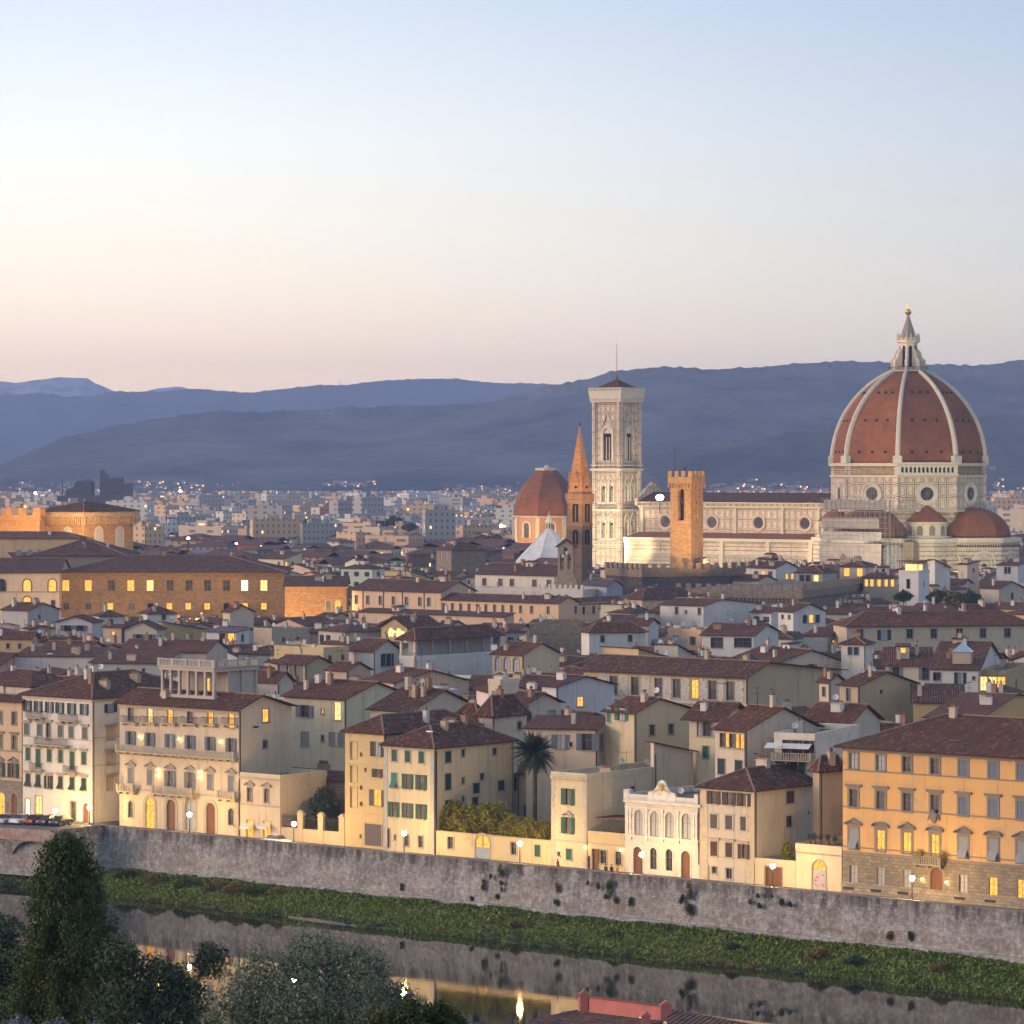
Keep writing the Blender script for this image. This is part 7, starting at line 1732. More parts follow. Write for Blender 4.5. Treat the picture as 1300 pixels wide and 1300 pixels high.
# ------------------------------------------------------------------ the modern city out on the plain, lamps, trees
def far_city():
    # plain facades seen from kilometres away: floors of small windows, a few of them lit
    t = NT('far_facade'); sp = t.n('SeparateXYZ', i0=t.flat()); u, v = sp.outputs[0], sp.outputs[1]; r = t.orand()
    u = t.math('ADD', u, t.math('MULTIPLY', r, 50.))
    fu, fv = t.math('FRACT', t.math('DIVIDE', u, 3.4)), t.math('FRACT', t.math('DIVIDE', v, 3.3))
    inw = t.math('MULTIPLY', t.math('MULTIPLY', t.math('GREATER_THAN', fu, .32), t.math('LESS_THAN', fu, .66)), t.math('MULTIPLY', t.math('GREATER_THAN', fv, .3), t.math('LESS_THAN', fv, .75)))
    cell = t.n('CombineXYZ', i0=t.math('FLOOR', t.math('DIVIDE', u, 3.4)), i1=t.math('FLOOR', t.math('DIVIDE', v, 3.3)), i2=t.math('MULTIPLY', r, 99.)).outputs[0]
    wn = t.n('TexWhiteNoise', _noise_dimensions='3D', Vector=cell).outputs[0]
    sz = t.n('SeparateXYZ', i0=t.n('NewGeometry').outputs['Normal']).outputs[2]; side = t.math('LESS_THAN', t.math('ABSOLUTE', sz), .5)
    inw = t.math('MULTIPLY', inw, side)
    c = t.mix(t.math('MULTIPLY', inw, .75), t.ocol(), (.07, .07, .08)); c = t.mix(t.math('GREATER_THAN', sz, .5), c, (.15, .12, .12))
    t.put(t.bsdf.inputs['Base Color'], c); t.bsdf.inputs['Roughness'].default_value = .9
    t.put(t.bsdf.inputs['Emission Color'], (1., .66, .28, 1)); t.put(t.bsdf.inputs['Emission Strength'], t.math('MULTIPLY', t.math('MULTIPLY', inw, t.math('GREATER_THAN', wn, .95)), 1.0))
    t = NT('far_roof'); nz = t.noise(t.obj(), .2, 3.); t.fin(t.mix(nz, (.15, .065, .05), (.09, .05, .045)), .9)
    r = random.Random(31); pal = [(COL['cream'], 'cream'), (COL['white'], 'white'), (COL['peach'], 'peach'), (COL['grey'], 'grey'), (COL['beige'], 'beige'), (COL['yellow'], 'yellow'), (COL['brick'], 'brick-red'), (COL['lilac'], 'pale grey'), (COL['white'], 'white')]
    def block(m, W, D, H, roof, r):
        m.box(0, W, 0, D, 0, H, 0)
        if roof == 'tile': q = MB(); roof_mesh(q, 0, W, 0, D, H + .05, r.choice(('hip', 'gx')), min(W, D) * .17, .6, .5, False); b = len(m.v); m.v += q.v; m.f += [tuple(i + b for i in f) for f in q.f]; m.uv += [None] * len(q.f); m.mi += [1] * len(q.f)
        elif roof == 'flat':
            m.box(W * .3, W * .55, D * .3, D * .6, H, H + 2.6, 0); m.box(W * .7, W * .78, D * .4, D * .5, H, H + 1.6, 0)
    stuff = MB(); n = 0; info = []
    spots = []
    for k in range(3600):
        d = 1370 * (5300 / 1370) ** (r.random() ** .9); x = r.uniform(-40, 1340); spots.append((d, x))
    spots.sort()
    stuffm = MB(); lone = MB()
    keepers = 0
    for d, x in spots:
        far = (d - 1370) / 4200; r.random(); big = d > 1800 and r.random() < .16 + .35 * min(far, .6)
        W, D = (r.uniform(16, 34), r.uniform(11, 16)) if big else (r.uniform(9, 20), r.uniform(9, 14))
        H = r.uniform(14, 24) if big else r.uniform(8, 16.5)
        if big and r.random() < .12: H += r.uniform(4, 12)
        c = P(x, 600, d); c.z = 0; W *= .9; D *= .9
        if any(f[7] > 1250 and abs(px(f[0])[0] - x) < 60 and abs(f[0].y - d) < 70 for f in FOOT): continue
        top = ZC - (626 - HZ) * d / FOC       # nothing stands above the haze line of the plain
        if d > 2600: H = min(H, top)
        # most of what would hide behind the cathedral is never seen
        if 820 < x < 1250 and d < 2100: continue
        if H < 5: continue
        col, cn = r.choice(pal); col = tuple(min(q * r.uniform(.42, .85), .55) for q in col); roof = 'flat' if big else 'tile'; a = radians(r.choice((-39.5, -39.5, -20, 10, 30, -60)) + r.uniform(-6, 6))
        key = d < 2450 and keepers < 285 and not (x < 175 and d < 1500)
        if key:
            m = MB(); block(m, W, D, H, roof, r); o = m.obj('apartment_block' if big else 'far_house', ['far_facade', 'far_roof'], None, col, loc=tuple(c), rz=a); keepers += 1
            tag(o, None, 'apartment block' if big else 'house', 'apartment blocks on the plain' if big else 'far houses on the plain')
            info.append((o, x, px((c.x, c.y, H))[1], cn, big, roof, W))
        else:
            m = MB(); block(m, W, D, H, roof, r); ca, sa = cos(a), sin(a); b = len(stuffm.v); stuffm.v += [(c.x + p[0] * ca - p[1] * sa, c.y + p[0] * sa + p[1] * ca, p[2]) for p in m.v]; stuffm.f += [tuple(i + b for i in f) for f in m.f]; stuffm.uv += [None] * len(m.f); stuffm.mi += m.mi[:]
            base = 2 * r.randrange(4); stuffm.mi[-len(m.mi):] = [q if q == 1 else 2 + base // 2 for q in m.mi]
    mats = ['far_facade', 'far_roof']
    for i, cc in enumerate((COL['white'], COL['cream'], COL['peach'], COL['grey'])):
        mm = MAT['far_facade'].copy(); mm.name = f'far_facade_{"white cream peach grey".split()[i]}'; MAT[mm.name] = mm
        nd = [q for q in mm.node_tree.nodes if q.type == 'OBJECT_INFO']
        for q in nd:
            for l in list(q.outputs['Color'].links): s = l.to_socket; mm.node_tree.links.remove(l); s.default_value = (*[v * .85 for v in cc], 1)
        mats.append(mm.name)
    tag(stuffm.obj('distant_city', mats), kind='stuff')
    return info


def far_things():
    r = random.Random(9)
    # the jagged new law courts in the haze
    d = 3000; c = P(124, 600, d); c.z = 0; zf = lambda y: ZC - (y - HZ) * d / FOC; k = d / FOC; rt = empty('law_courts', c, 0, 'dark jagged cluster of angular towers rising beyond the granary church', 'law courts'); g = (.085, .075, .08)
    def tower(name, x0, x1, pts, y0=0, dep=26):
        m = MB(); m.prism([((x - 124) * k, zf(y) if y else 0) for x, y in pts], y0, y0 + dep); m.obj(name, 'far_tower', rt, g)
    tower('tower', 0, 0, [(81, 0), (107, 0), (107, 613), (101, 610), (94, 612), (90, 622), (84, 620), (81, 626)], 10); tower('tower', 0, 0, [(106, 0), (115, 0), (115, 612), (112, 610), (110, 611), (109.5, 608.5), (107, 610)], 4)
    tower('tower', 0, 0, [(126, 0), (154, 0), (153, 606), (146, 606), (140, 608), (136, 606), (131, 601), (128, 596), (127, 600)], 0); tower('tower', 0, 0, [(153, 0), (166, 0), (166, 613), (157, 614), (153, 616)], -8); tower('base', 0, 0, [(78, 0), (168, 0), (168, 628), (78, 629)], -30, 20)
    m = MB(); m.tube(((79 - 124) * k, 0, 20), ((79 - 124) * k, 0, zf(609)), .5); m.obj('mast', 'iron', rt)
    # known shapes of the plain
    for lb, xl, xr, yt, d, col, nm in (('reddish square tower block behind the orange floodlight', 406, 431, 642, 2500, (.34, .16, .13), 'tower_block'), ('tall pale apartment tower beside the orange floodlight', 432, 456, 645, 2600, (.6, .5, .42), 'tower_block'), ('white water tower on the plain', 0, 0, 0, 0, 0, 0), ('long low flat-roofed modern block with a dark roof', 345, 420, 634, 3000, (.34, .31, .3), 'office_block'), ('grey slab block with vertical ribs left of the red chapel dome', 548, 625, 659, 2000, (.42, .41, .44), 'apartment_block'), ('yellow apartment block beyond the dark pine crown', 535, 590, 650, 2300, (.55, .42, .2), 'apartment_block'), ('peach apartment block behind the right apse', 1262, 1330, 632, 2400, (.66, .42, .28), 'apartment_block'), ('grey apartment block with blue-white roof right of the dome', 1235, 1262, 636, 2300, (.5, .46, .46), 'apartment_block'), ('long stadium roof pale blue on the far plain', 530, 655, 640, 3600, (.40, .48, .58), 'stadium')):
        if not nm: continue
        a = P(xl, yt, d); b = P(xr, yt, d); m = MB(); W = b.x - a.x
        if nm == 'stadium': m.prism([(0, 0), (W, 0), (W, a.z - 3), (W * .85, a.z), (W * .15, a.z), (0, a.z - 3)], 0, 60); tag(m.obj(nm, 'far_tower', None, col, loc=(a.x, a.y, 0)), lb, 'stadium'); continue
        m.box(0, W, 0, 16, 0, a.z); m.box(W * .3, W * .5, 4, 9, a.z, a.z + 2.4)
        if 'ribs' in lb:
            for i in range(9): m.box(W * i / 9, W * i / 9 + 4, -1.6, -.01, 0, a.z + 1.5)
        tag(m.obj(nm, ['far_facade'], None, col, loc=(a.x, a.y, 0)), lb, nm.replace('_', ' '))
    d = 4000; c = P(522, 600, d); c.z = 0; zf = lambda y: ZC - (y - HZ) * d / FOC; m = MB(); m.lathe([(2.2, 0), (2.2, zf(634)), (5, zf(630)), (5.2, zf(624)), (1, zf(622))], 14); tag(m.obj('water_tower', 'far_tower', None, (.6, .58, .58), loc=tuple(c)), 'white water tower standing up from the hazy plain', 'water tower')
    d = 3500; c = P(589, 600, d); c.z = 0; zf = lambda y: ZC - (y - HZ) * d / FOC; m = MB(); m.tube((0, 0, 0), (0, 0, zf(628)), 1.2, n=4); m.tube((-16, 0, zf(636)), (34, 0, zf(636)), .8, n=4); m.tube((0, 0, zf(628)), (28, 0, zf(635.5)), .4, n=4); m.box(-16, -11, -1.5, 1.5, zf(639), zf(636)); tag(m.obj('crane', 'paint', None, (.35, .25, .15), loc=tuple(c)), 'tower crane standing among the far city roofs', 'crane')
    # antenna mast on the crest
    p = P(432, 489.3, 11180); m = MB(); m.tube((p.x, p.y, p.z - 8), (p.x, p.y, p.z + 11), 1.6, .8, n=5); m.box(p.x - 4, p.x + 4, p.y - 4, p.y + 4, p.z - 8, p.z - 1); tag(m.obj('mast', 'iron'), 'lone transmitter mast on the crest of the far hills', 'mast')
    # floodlight masts burning over the city
    for i, (x, y, d, rad, mt, lb) in enumerate(((457, 646, 2300, 3.0, 'beacon', 'brightest orange floodlight burning in the middle of the far city'), (418, 656, 2300, 2.1, 'beacon', 'orange floodlight in front of the reddish tower block'), (607.5, 667.5, 1900, 1.7, 'beacon', 'orange floodlight nearer the bare trees left of the chapel dome'), (636, 667.5, 1900, 1.8, 'beacon', 'orange floodlight close beside the red chapel dome'), (496, 678, 1900, 1.2, 'beacon_white', 'white lamp below the dark pine crown'),
                                                  (229, 623.5, 3900, 2.9, 'beacon', 'orange beacon high on the hazy plain right of the law courts'), (45, 626, 3600, 2.4, 'beacon_white', 'white beacon left of the law courts'), (243, 631.5, 3500, 2.1, 'beacon_white', 'white beacon below the high orange one'), (239, 683.5, 1500, 1., 'beacon_white', 'white lamp over the long pale roofed hall'), (351.5, 626.5, 3800, 2.1, 'beacon', 'orange beacon over the long modern block'), (329, 629.5, 3700, 2., 'beacon', 'second orange beacon near the long modern block'), (300, 690, 1480, .8, 'beacon', 'warm lamp among the roofs right of the pale hall'))):
        p = P(x, y, d); m = MB(); m.tube((0, 0, 0), (0, 0, p.z), .35, .2, n=5); m.tube((-rad * .8, 0, p.z - .3), (rad * .8, 0, p.z - .3), .15, n=4); rt = empty('floodlight_mast', (p.x, p.y, 0), 0, lb, 'floodlight', 'floodlights over the city'); m.obj('mast', 'iron', rt)
        b = MB(); b.ball((0, 0, 0), rad * .62, 10, 0, .8); b.obj('lamp_head', mt, rt, loc=(0, 0, p.z))
    d = 1300; p = P(837.5, 631.5, d); rt = empty('floodlight', (p.x, p.y, p.z), 0, 'blazing white floodlight on the cathedral roof between bell tower and orange tower', 'floodlight'); b = MB(); b.ball((0, 0, 0), 1.45, 12, 0, .75); b.obj('lamp_head', 'beacon_white', rt); b = MB(); b.tube((0, 0, -1.), (0, 0, -6), .15, n=5); b.box(-1.2, 1.2, .6, .9, -.9, .9); b.obj('bracket', 'iron', rt)
    # myriad street lights of the plain
    for mt, n in (('far_orange', 380), ('far_white', 70)):
        m = MB()
        for i in range(n):
            d = 1600 * (5900 / 1600) ** (r.random() ** .55); x = r.uniform(-10, 1310); z = r.uniform(6, 15)
            if d > 4500: z = r.uniform(8, 26)
            p = P(x, 600, d); s = d / FOC * r.choice((.22, .28, .34, .45)); m.ball((p.x, p.y, z), s, 6)
        tag(m.obj('city_lights', mt), kind='stuff')
    # villages glimmering on the hill feet
    m = MB(); lm = MB(); bpy.context.view_layer.update(); hl = [o for o in bpy.data.objects if o.name.startswith('hills')]
    def hill_point(x, y):
        dr = Vector(((x - 650) / FOC, 1, -(y - HZ) / FOC)).normalized(); hit = [q[1] for q in (o.ray_cast((0, 0, ZC), dr) for o in hl) if q[0]]
        return min(hit, key=lambda v: v.y) if hit else None
    for x0, x1, y0, y1, n, d in ((410, 480, 612, 619, 26, 6300), (560, 650, 618, 625, 26, 6100), (905, 1050, 608, 626, 80, 5050), (1235, 1300, 592, 640, 26, 5000), (20, 260, 612, 624, 60, 5600)):
        for i in range(n):
            x = r.uniform(x0, x1); y = r.uniform(y0, y1) if x0 != 905 else 626 - r.random() ** 1.5 * 18 * (1 - abs(x - 960) / 110); p = hill_point(x, y); s = r.uniform(3, 6); q = r.uniform(2, 5)
            if p is None: continue
            m.box(p.x - s, p.x + s, p.y, p.y + s, p.z - 6, p.z + q)
            if r.random() < .45: lm.ball((p.x + s * .5, p.y - 2, p.z + q * .3), r.uniform(.7, 1.4), 6)
    tag(m.obj('hill_villages', 'far_tower', None, (.26, .23, .21)), kind='stuff'); tag(lm.obj('village_lights', 'far_orange'), kind='stuff')


t = NT('far_tower'); nz = t.noise(t.obj(), .1, 3.); t.fin(t.mix(t.mr(nz, .4, .7, 0, .3), t.ocol(), (.1, .1, .11)), .9)
filler()
FARINFO = far_city(); far_things()


def label_far():
    cnt = {}
    for o, x, y, cn, big, roof, W in FARINFO:
        zone = ('at the far left behind the granary church' if x < 180 else 'on the plain left of the orange floodlights' if x < 400 else 'on the plain around the orange floodlights' if x < 520 else 'on the plain left of the red chapel dome' if x < 660 else 'seen between the bell tower and the cathedral dome' if x < 1050 else 'seen right of the cathedral dome')
        if big: lb = f"{'long ' if W > 30 else ''}{cn} flat-roofed apartment block {zone}"
        else: lb = f"small {cn} tile-roofed house {zone}"
        o['label'] = lb; o['group'] = lb.replace('house', 'houses').replace('block', 'blocks')


label_far()
# ------------------------------------------------------------------ plants
def leaves(m, r, c, rad, n, size, sq=1., shell=.55, up=.2, lo=-1.):
    """n small leaf faces in a lumpy ball"""
    c = Vector(c); k = 0
    while k < n:
        v = Vector((r.uniform(-1, 1), r.uniform(-1, 1), r.uniform(lo, 1))); l = v.length
        if l > 1 or l < shell * r.random(): continue
        lump = 1 + .28 * noise.noise(v * 2.1 + c * .37) + .16 * noise.noise(v * 5. + c)
        p = c + Vector((v.x * rad, v.y * rad, v.z * rad * sq)) * lump; s = size * r.uniform(.6, 1.4)
        d = Vector((r.gauss(0, 1), r.gauss(0, 1), r.gauss(up, 1))).normalized(); e = d.orthogonal().normalized(); e = (e * cos(k) + d.cross(e) * sin(k)) * .5
        m.poly([p - d * s, p + e * s, p + d * s, p - e * s]); k += 1


def trunk(m, a, b, r0, r1, r, n=4):
    a, b = Vector(a), Vector(b); p = a
    for i in range(n):
        q = a.lerp(b, (i + 1) / n) + Vector((r.uniform(-1, 1), r.uniform(-1, 1), 0)) * r1 * 1.2; m.tube(p, q, r0 + (r1 - r0) * i / n, r0 + (r1 - r0) * (i + 1) / n, 7); p = q
    return p


def tree(name, label, cat, base, clumps, leaf, n, size, tr=.3, group=None, sq=1., seed=1, limbs=True):
    """clumps: (x, y, z, radius) relative to the base"""
    r = random.Random(seed); rt = empty(name, base, 0, label, cat, group); m = MB(); zc = sum(c[2] for c in clumps) / len(clumps)
    top = trunk(m, (0, 0, -.4), (0, 0, max(zc * .75, .3)), tr, tr * .6, r)
    if limbs:
        for c in clumps: m.tube(top, Vector(c[:3]), tr * .4, tr * .1, 5)
    m.obj('trunk', 'bark', rt); f = MB(); tot = sum(c[3] ** 2 for c in clumps)
    for c in clumps:
        k = int(n * c[3] ** 2 / tot); leaves(f, r, c[:3], c[3], k, size, sq); leaves(f, r, c[:3], c[3] * .8, k // 7, size * 2.6, sq, .1)
    f.obj('crown', leaf, rt); return rt


def ground(x, y):
    prof = [(-120, 53.4), (6, 53.2), (20, 48), (60, 40), (110, 30), (160, 17), (220, 5), (280, -1), (345, -2)]
    for (y0, z0), (y1, z1) in zip(prof, prof[1:]):
        if y <= y1: return z0 + (z1 - z0) * (y - y0) / (y1 - y0)
    return -2


def plants():
    r = random.Random(3)
    # foreground cypress
    d = 140; b = P(84, 600, d); b.z = ground(b.x, d); rt = empty('cypress', b, 0, 'tall dark green cypress rising in front of the river', 'tree'); m = MB(); top = P(86, 1070, d).z - b.z
    trunk(m, (0, 0, -.5), (0, 0, top * .9), .3, .05, r, 8); m.obj('trunk', 'bark', rt); f = MB()
    prof = [(0, .55), (.06, .95), (.2, 1.25), (.35, 1.5), (.5, 1.75), (.7, 2.2), (1., 2.75), (1.6, 3.3)]; H = 7.6; pass
    def rad(t):
        for (a, p), (c, q) in zip(prof, prof[1:]):
            if t <= c: return p + (q - p) * (t - a) / (c - a)
        return prof[-1][1]
    for k in range(760):
        t = r.random() ** .8 * 1.5; a = r.uniform(0, 2 * pi); R = rad(t) * 1.12 * r.uniform(.45, 1.02) * (1 + .18 * noise.noise((cos(a) * 2, sin(a) * 2, t * 5)))
        c = Vector((R * cos(a), R * sin(a), top - t * H)); cr = r.uniform(.24, .45)
        leaves(f, r, c, cr, 105, .055, 1.5, .3, 1.6); leaves(f, r, c * .62 + Vector((0, 0, c.z * .38)), cr * 1.25, 46, .11, 1.6, .1, 1.6)
    leaves(f, r, (.05, 0, top - .25), .6, 500, .07, 1.1, .2, 1.5); f.obj('crown', 'leaf_cypress', rt)
    # olives and bushes below the viewpoint
    def at(x, y, dd): p = P(x, y, dd); g = ground(p.x, dd); return (p.x, dd, g), p.z - g
    def mound(label, x, y, dd, cl, leaf, n, size, seed, name='olive_tree', cat='tree'):
        bb, h = at(x, y, dd); s = dd / FOC
        tree(name, label, cat, bb, [((cx - x) * s, oy, h - (cy - y) * s, cr * s) for cx, cy, cr, oy in cl], leaf, n, size, .22, seed=seed)
    mound('broad silvery olive tree with the highest crown at the bottom of the view', 395, 1240, 118, [(330, 1252, 52, 0), (400, 1232, 55, .6), (455, 1240, 48, 0), (300, 1290, 50, -.8), (380, 1285, 60, -1.2), (460, 1290, 55, -1), (500, 1275, 32, .2), (420, 1330, 70, -1)], 'leaf_olive', 48000, .038, 4)
    mound('dark bluish olive tree between the cypress and the broad olive', 190, 1240, 124, [(150, 1222, 36, 0), (200, 1255, 45, .3), (235, 1268, 36, 0), (160, 1285, 50, -.6), (265, 1222, 26, .6), (222, 1310, 50, -.8)], 'leaf_dark', 21000, .047, 5)
    mound('low green bush beside the river at the lower edge', 545, 1285, 112, [(520, 1292, 26, 0), (555, 1290, 20, .4), (490, 1310, 34, 0), (575, 1305, 22, .3)], 'leaf_bush', 5000, .055, 6, 'bush', 'bush')
    mound('bluish bush half hidden behind the cypress at the left edge', 5, 1200, 150, [(2, 1185, 28, 0), (15, 1215, 26, -.4), (-10, 1240, 40, 0), (10, 1275, 46, -.5)], 'leaf_dark', 7000, .07, 7, 'bush', 'bush')
    mound('greyish lavender shrubs along the very bottom left', 60, 1300, 100, [(20, 1316, 26, 0), (70, 1320, 26, .2), (120, 1324, 26, 0), (170, 1328, 26, 0)], 'leaf_lavender', 7000, .05, 8, 'shrub', 'shrub')
    # bank: bushes and plants clinging to the wall
    for i, (x, y, o, rd, leaf, lb) in enumerate(((275, 1128, -4.5, 1.5, 'leaf_autumn', 'russet bush on the bank, leftmost of the autumn bushes'), (300, 1130, -5., 1.7, 'leaf_autumn', 'largest russet bush on the grassy bank'), (325, 1133, -5.2, 1.5, 'leaf_bush', 'olive-green bush beside the largest russet bush'), (352, 1136, -4.5, 1.3, 'leaf_autumn', 'russet bush nearest the sandy spit of the bank'), (160, 1112, -4, 1.6, 'leaf_bush', 'green bush on the bank close to the corner bastion'), (195, 1118, -4.8, 1.7, 'leaf_autumn', 'brownish bush right of the corner bastion'), (235, 1122, -5.2, 1.5, 'leaf_bush', 'dull green bush left of the russet bushes'), (1040, 1222, -6.2, 1.3, 'leaf_autumn', 'yellowish bush at the waterline below the white-fronted house'), (1195, 1240, -6.8, 1.2, 'leaf_autumn', 'yellow-brown bush at the waterline below the orange palazzo'),
                                                 (1085, 1225, -7., 1.1, 'leaf_dark', 'dark bush at the waterline right of the yellowish one'), (930, 1208, -6.6, .9, 'leaf_bush', 'small bush at the waterline below the ornate palace'), (15, 1112, -3.8, 1.7, 'leaf_autumn', 'bush under the left arch of the pink parapet'), (45, 1115, -4.2, 1.6, 'leaf_dark', 'dark bush under the arch beside the cypress'), (655, 1190, -7, .9, 'leaf_autumn', 'small brown bush at the waterline under the terrace wall'), (780, 1200, -7., .9, 'leaf_dark', 'small dark bush at the waterline under the one-storey wing'))):
        q = along(x, o); z = -5.0 + o * .17
        tree('bush', lb, 'bush', (q.x, q.y, z), [(-.6 * rd, 0, .3, rd * .6), (0, -.2, .55, rd * .75), (.7 * rd, .1, .3, rd * .6)], leaf, int(700 * rd * rd), .11, .08, 'bushes on the river bank', .8, 20 + i)
    for i, (x, y, w, h) in enumerate(((613.5, 1124, 6, 22), (623, 1113, 4, 10), (636, 1106, 9, 12), (637, 1125, 5, 16), (630.5, 1138, 5, 6), (598.5, 1141, 5, 7), (707, 1127, 6, 15), (706, 1146, 7, 8), (745.5, 1121, 4, 5), (759.5, 1127, 6, 13), (773, 1126, 9, 24), (769, 1138, 6, 8), (780.5, 1140, 6, 14), (800, 1145, 6, 12), (510, 1125, 5, 12), (875.5, 1131, 8, 26), (866, 1143, 8, 16), (876, 1155, 12, 16), (952, 1145, 6, 7), (964.5, 1149, 6, 8), (962, 1137, 5, 6), (979.5, 1137, 6, 6), (992.5, 1145, 8, 9), (1003.5, 1148, 6, 8), (1129, 1188, 8, 13), (1155, 1187, 8, 13))):
        dd = dline(x, -.35); p = P(x, y, dd); s = dd / FOC; m = MB(); rt = empty('wall_plant', p, 0, None, 'plant', 'plants growing out of the embankment wall')
        under = 'the garden railings the tall yellow house the green-shuttered house the arched iron gate the leafy terrace wall the narrow quoined house the one-storey wing the ornate palace the white-fronted house the gatehouse the orange palazzo'
        nm = ('leafy terrace wall', 'leafy terrace wall')
        rt['label'] = WP[i]
        rr = random.Random(50 + i); 
        for q in range(4): leaves(m, rr, (rr.uniform(-.5, .5) * w * s * .5, -.1, rr.uniform(-.6, .6) * h * s * .5), w * s * rr.uniform(.28, .5), int(40 + w * h * 1.3), .08, min(h / w, 1.6), .2)
        m.obj('foliage', 'leaf_bush' if i % 3 else 'leaf_autumn', rt); b_ = MB(); b_.tube((0, .5, h * s * .3), (0, -.15, 0), .05, .02, 5); b_.obj('stem', 'bark', rt)
    # terrace shrubs, garden trees, palm
    q = along(412, 14.); tree('garden_tree', 'dark evergreen tree behind the iron railings', 'tree', q, [(0, 0, 6.4, 1.5), (-.8, .3, 5., 1.7), (.9, 0, 4.8, 1.8), (0, -.5, 3.4, 2.2), (1.4, .2, 3., 1.7)], 'leaf_dark', 5200, .13, .2, seed=31)
    for i, (x, o, h, rd, lb) in enumerate(((370, 12.5, 2.3, 1.6, 'dark shrub in the garden behind the left gate pillar'), (388, 12, 2.9, 1.7, 'green shrub between the gate pillars'), (428, 12.5, 2.9, 1.8, 'rounded shrub beside the tall yellow house'))):
        q = along(x, o); tree('shrub', lb, 'shrub', q, [(-.5, 0, h * .55, rd * .75), (.5, 0, h * .7, rd * .8), (0, 0, h, rd * .5)], 'leaf_bush' if i == 1 else 'leaf_dark', 1600, .13, .1, seed=40 + i)
    hz = TERR.H
    for i, (x, o, rd, dz, lb) in enumerate(((560, 11, 1.5, 1.3, 'bushy yellow-green terrace shrub, leftmost above the street wall'), (577, 11.4, 1.7, 1.5, 'second dense terrace shrub from the green-shuttered house'), (594, 11, 1.6, 1.4, 'tall terrace shrub right above the arched gate'), (613, 11.5, 1.7, 1.5, 'terrace shrub behind the arched iron gate'), (631, 11.8, 1.7, 1.6, 'drooping terrace shrub between the gate and the palm'), (652, 11.4, 1.5, .9, 'yellow-lit terrace shrub under the palm'), (671, 11., 1.5, .8, 'brightest yellow terrace shrub beside the street lamp'), (690, 11., 1.4, .7, 'rounded terrace shrub beside the narrow quoined house'))):
        q = along(x, o); q.z = hz - .1; tree('terrace_shrub', lb, 'shrub', q, [(-rd * .6, 0, dz * 1.2, rd * .9), (rd * .5, 0, dz * 1.3, rd * .95), (0, -.8, dz * .6, rd * .9), (0, .3, dz * 2., rd * .8), (rd * .3, -.3, dz * 2.3, rd * .5)], 'leaf_bamboo', 3600, .16, .09, 'shrubs on the leafy terrace', 1., 60 + i)
    dd = dline(679, 17); b = P(679, 600, dd); b.z = 0; zc = P(679, 956, dd).z; rt = empty('palm_tree', b, 0, 'tall date palm with a round crown of fronds above the leafy terrace', 'palm'); m = MB(); rr = random.Random(8)
    for i in range(24): z0, z1 = zc * i / 24, zc * (i + 1) / 24; m.lathe([(.30 + .05 * (i % 2), z0), (.36, z0 + .1), (.29, z1)], 9, cap=False)
    m.ball((0, 0, zc), .75, 10); m.obj('trunk', 'bark', rt); f = MB()
    for k in range(160):
        a = rr.uniform(0, 2 * pi); el = rr.uniform(-.95, 1.35); L = rr.uniform(2.9, 4.0); dr = rr.uniform(.5, 1.0); h_ = Vector((cos(a), sin(a), 0)); sd_ = Vector((-sin(a), cos(a), 0)); prev = None
        for i in range(9):
            t = i / 8; p = h_ * (cos(el) * L * t) + Vector((0, 0, zc + .3 + sin(el) * L * t - dr * t * t * 1.1))
            if prev is not None:
                for sg in (-1, 1):
                    for j in range(3):
                        q = prev.lerp(p, j / 3); w = .55 * sin(pi * min(t * .9 + .12, 1)) + .1
                        f.poly([q, q + (p - prev) * .35, q + sd_ * sg * w + (p - prev) * .9 + Vector((0, 0, -w * .45))])
            prev = p
    f.obj('crown', 'leaf_palm', rt); fr = MB()
    for k in range(10): a = rr.uniform(0, 2 * pi); leaves(fr, rr, (cos(a) * .7, sin(a) * .7, zc - .7 + rr.uniform(-.3, .3)), .32, 40, .07)
    fr.obj('date_clusters', 'wood', rt)
    # trees seen over the roofs
    for i, (x, y, d, rx, lf, lb) in enumerate(((500, 663, 2000, 5.5, 'leaf_dark', 'dark umbrella pine crown among the far houses'), (482, 667, 1980, 4., 'leaf_dark', 'smaller dark crown beside the umbrella pine'), (520, 669, 1950, 3.5, 'leaf_dark', 'low dark crown right of the umbrella pine'), (390, 665, 2100, 4., 'leaf_dark', 'dark tree left of the reddish tower block'), (1147, 757, 985, 2.2, 'leaf_bush', 'green terrace tree left of the glowing white tower house'), (1190, 757, 975, 2.4, 'leaf_bush', 'green tree just right of the white tower house'), (1212, 760, 960, 2.6, 'leaf_autumn', 'yellowish roof garden bush right of the white tower house'), (1232, 759, 965, 2.5, 'leaf_dark', 'dark roof garden tree above the pale blue wall'), (1258, 663, 2300, 5., 'leaf_dark', 'dark tree below the peach block behind the right apse'), (612, 684, 1800, 3.4, 'leaf_autumn', 'brownish bare tree by the left roadside floodlight'), (628, 683, 1800, 3.4, 'leaf_autumn', 'brownish bare tree beside the red chapel dome'), (745, 738, 1110, 1.4, 'leaf_dark', 'dark potted tree on the terrace by the bell gable'), (776, 742, 1085, 1.6, 'leaf_dark', 'dark terrace shrubbery right of the bell gable'))):
        p = P(x, y, d); n = 700 if d > 1500 else 900; tree('tree', lb, 'tree', (p.x, p.y, 0), [(-rx * .7, 0, p.z - rx * .1, rx * .6), (rx * .6, 0, p.z, rx * .65), (0, 0, p.z + rx * .25, rx * .7), (0, -rx * .4, p.z - rx * .3, rx * .6)], lf, n, rx * .085 + .12, .35, 'trees among the roofs', .75, 80 + i)
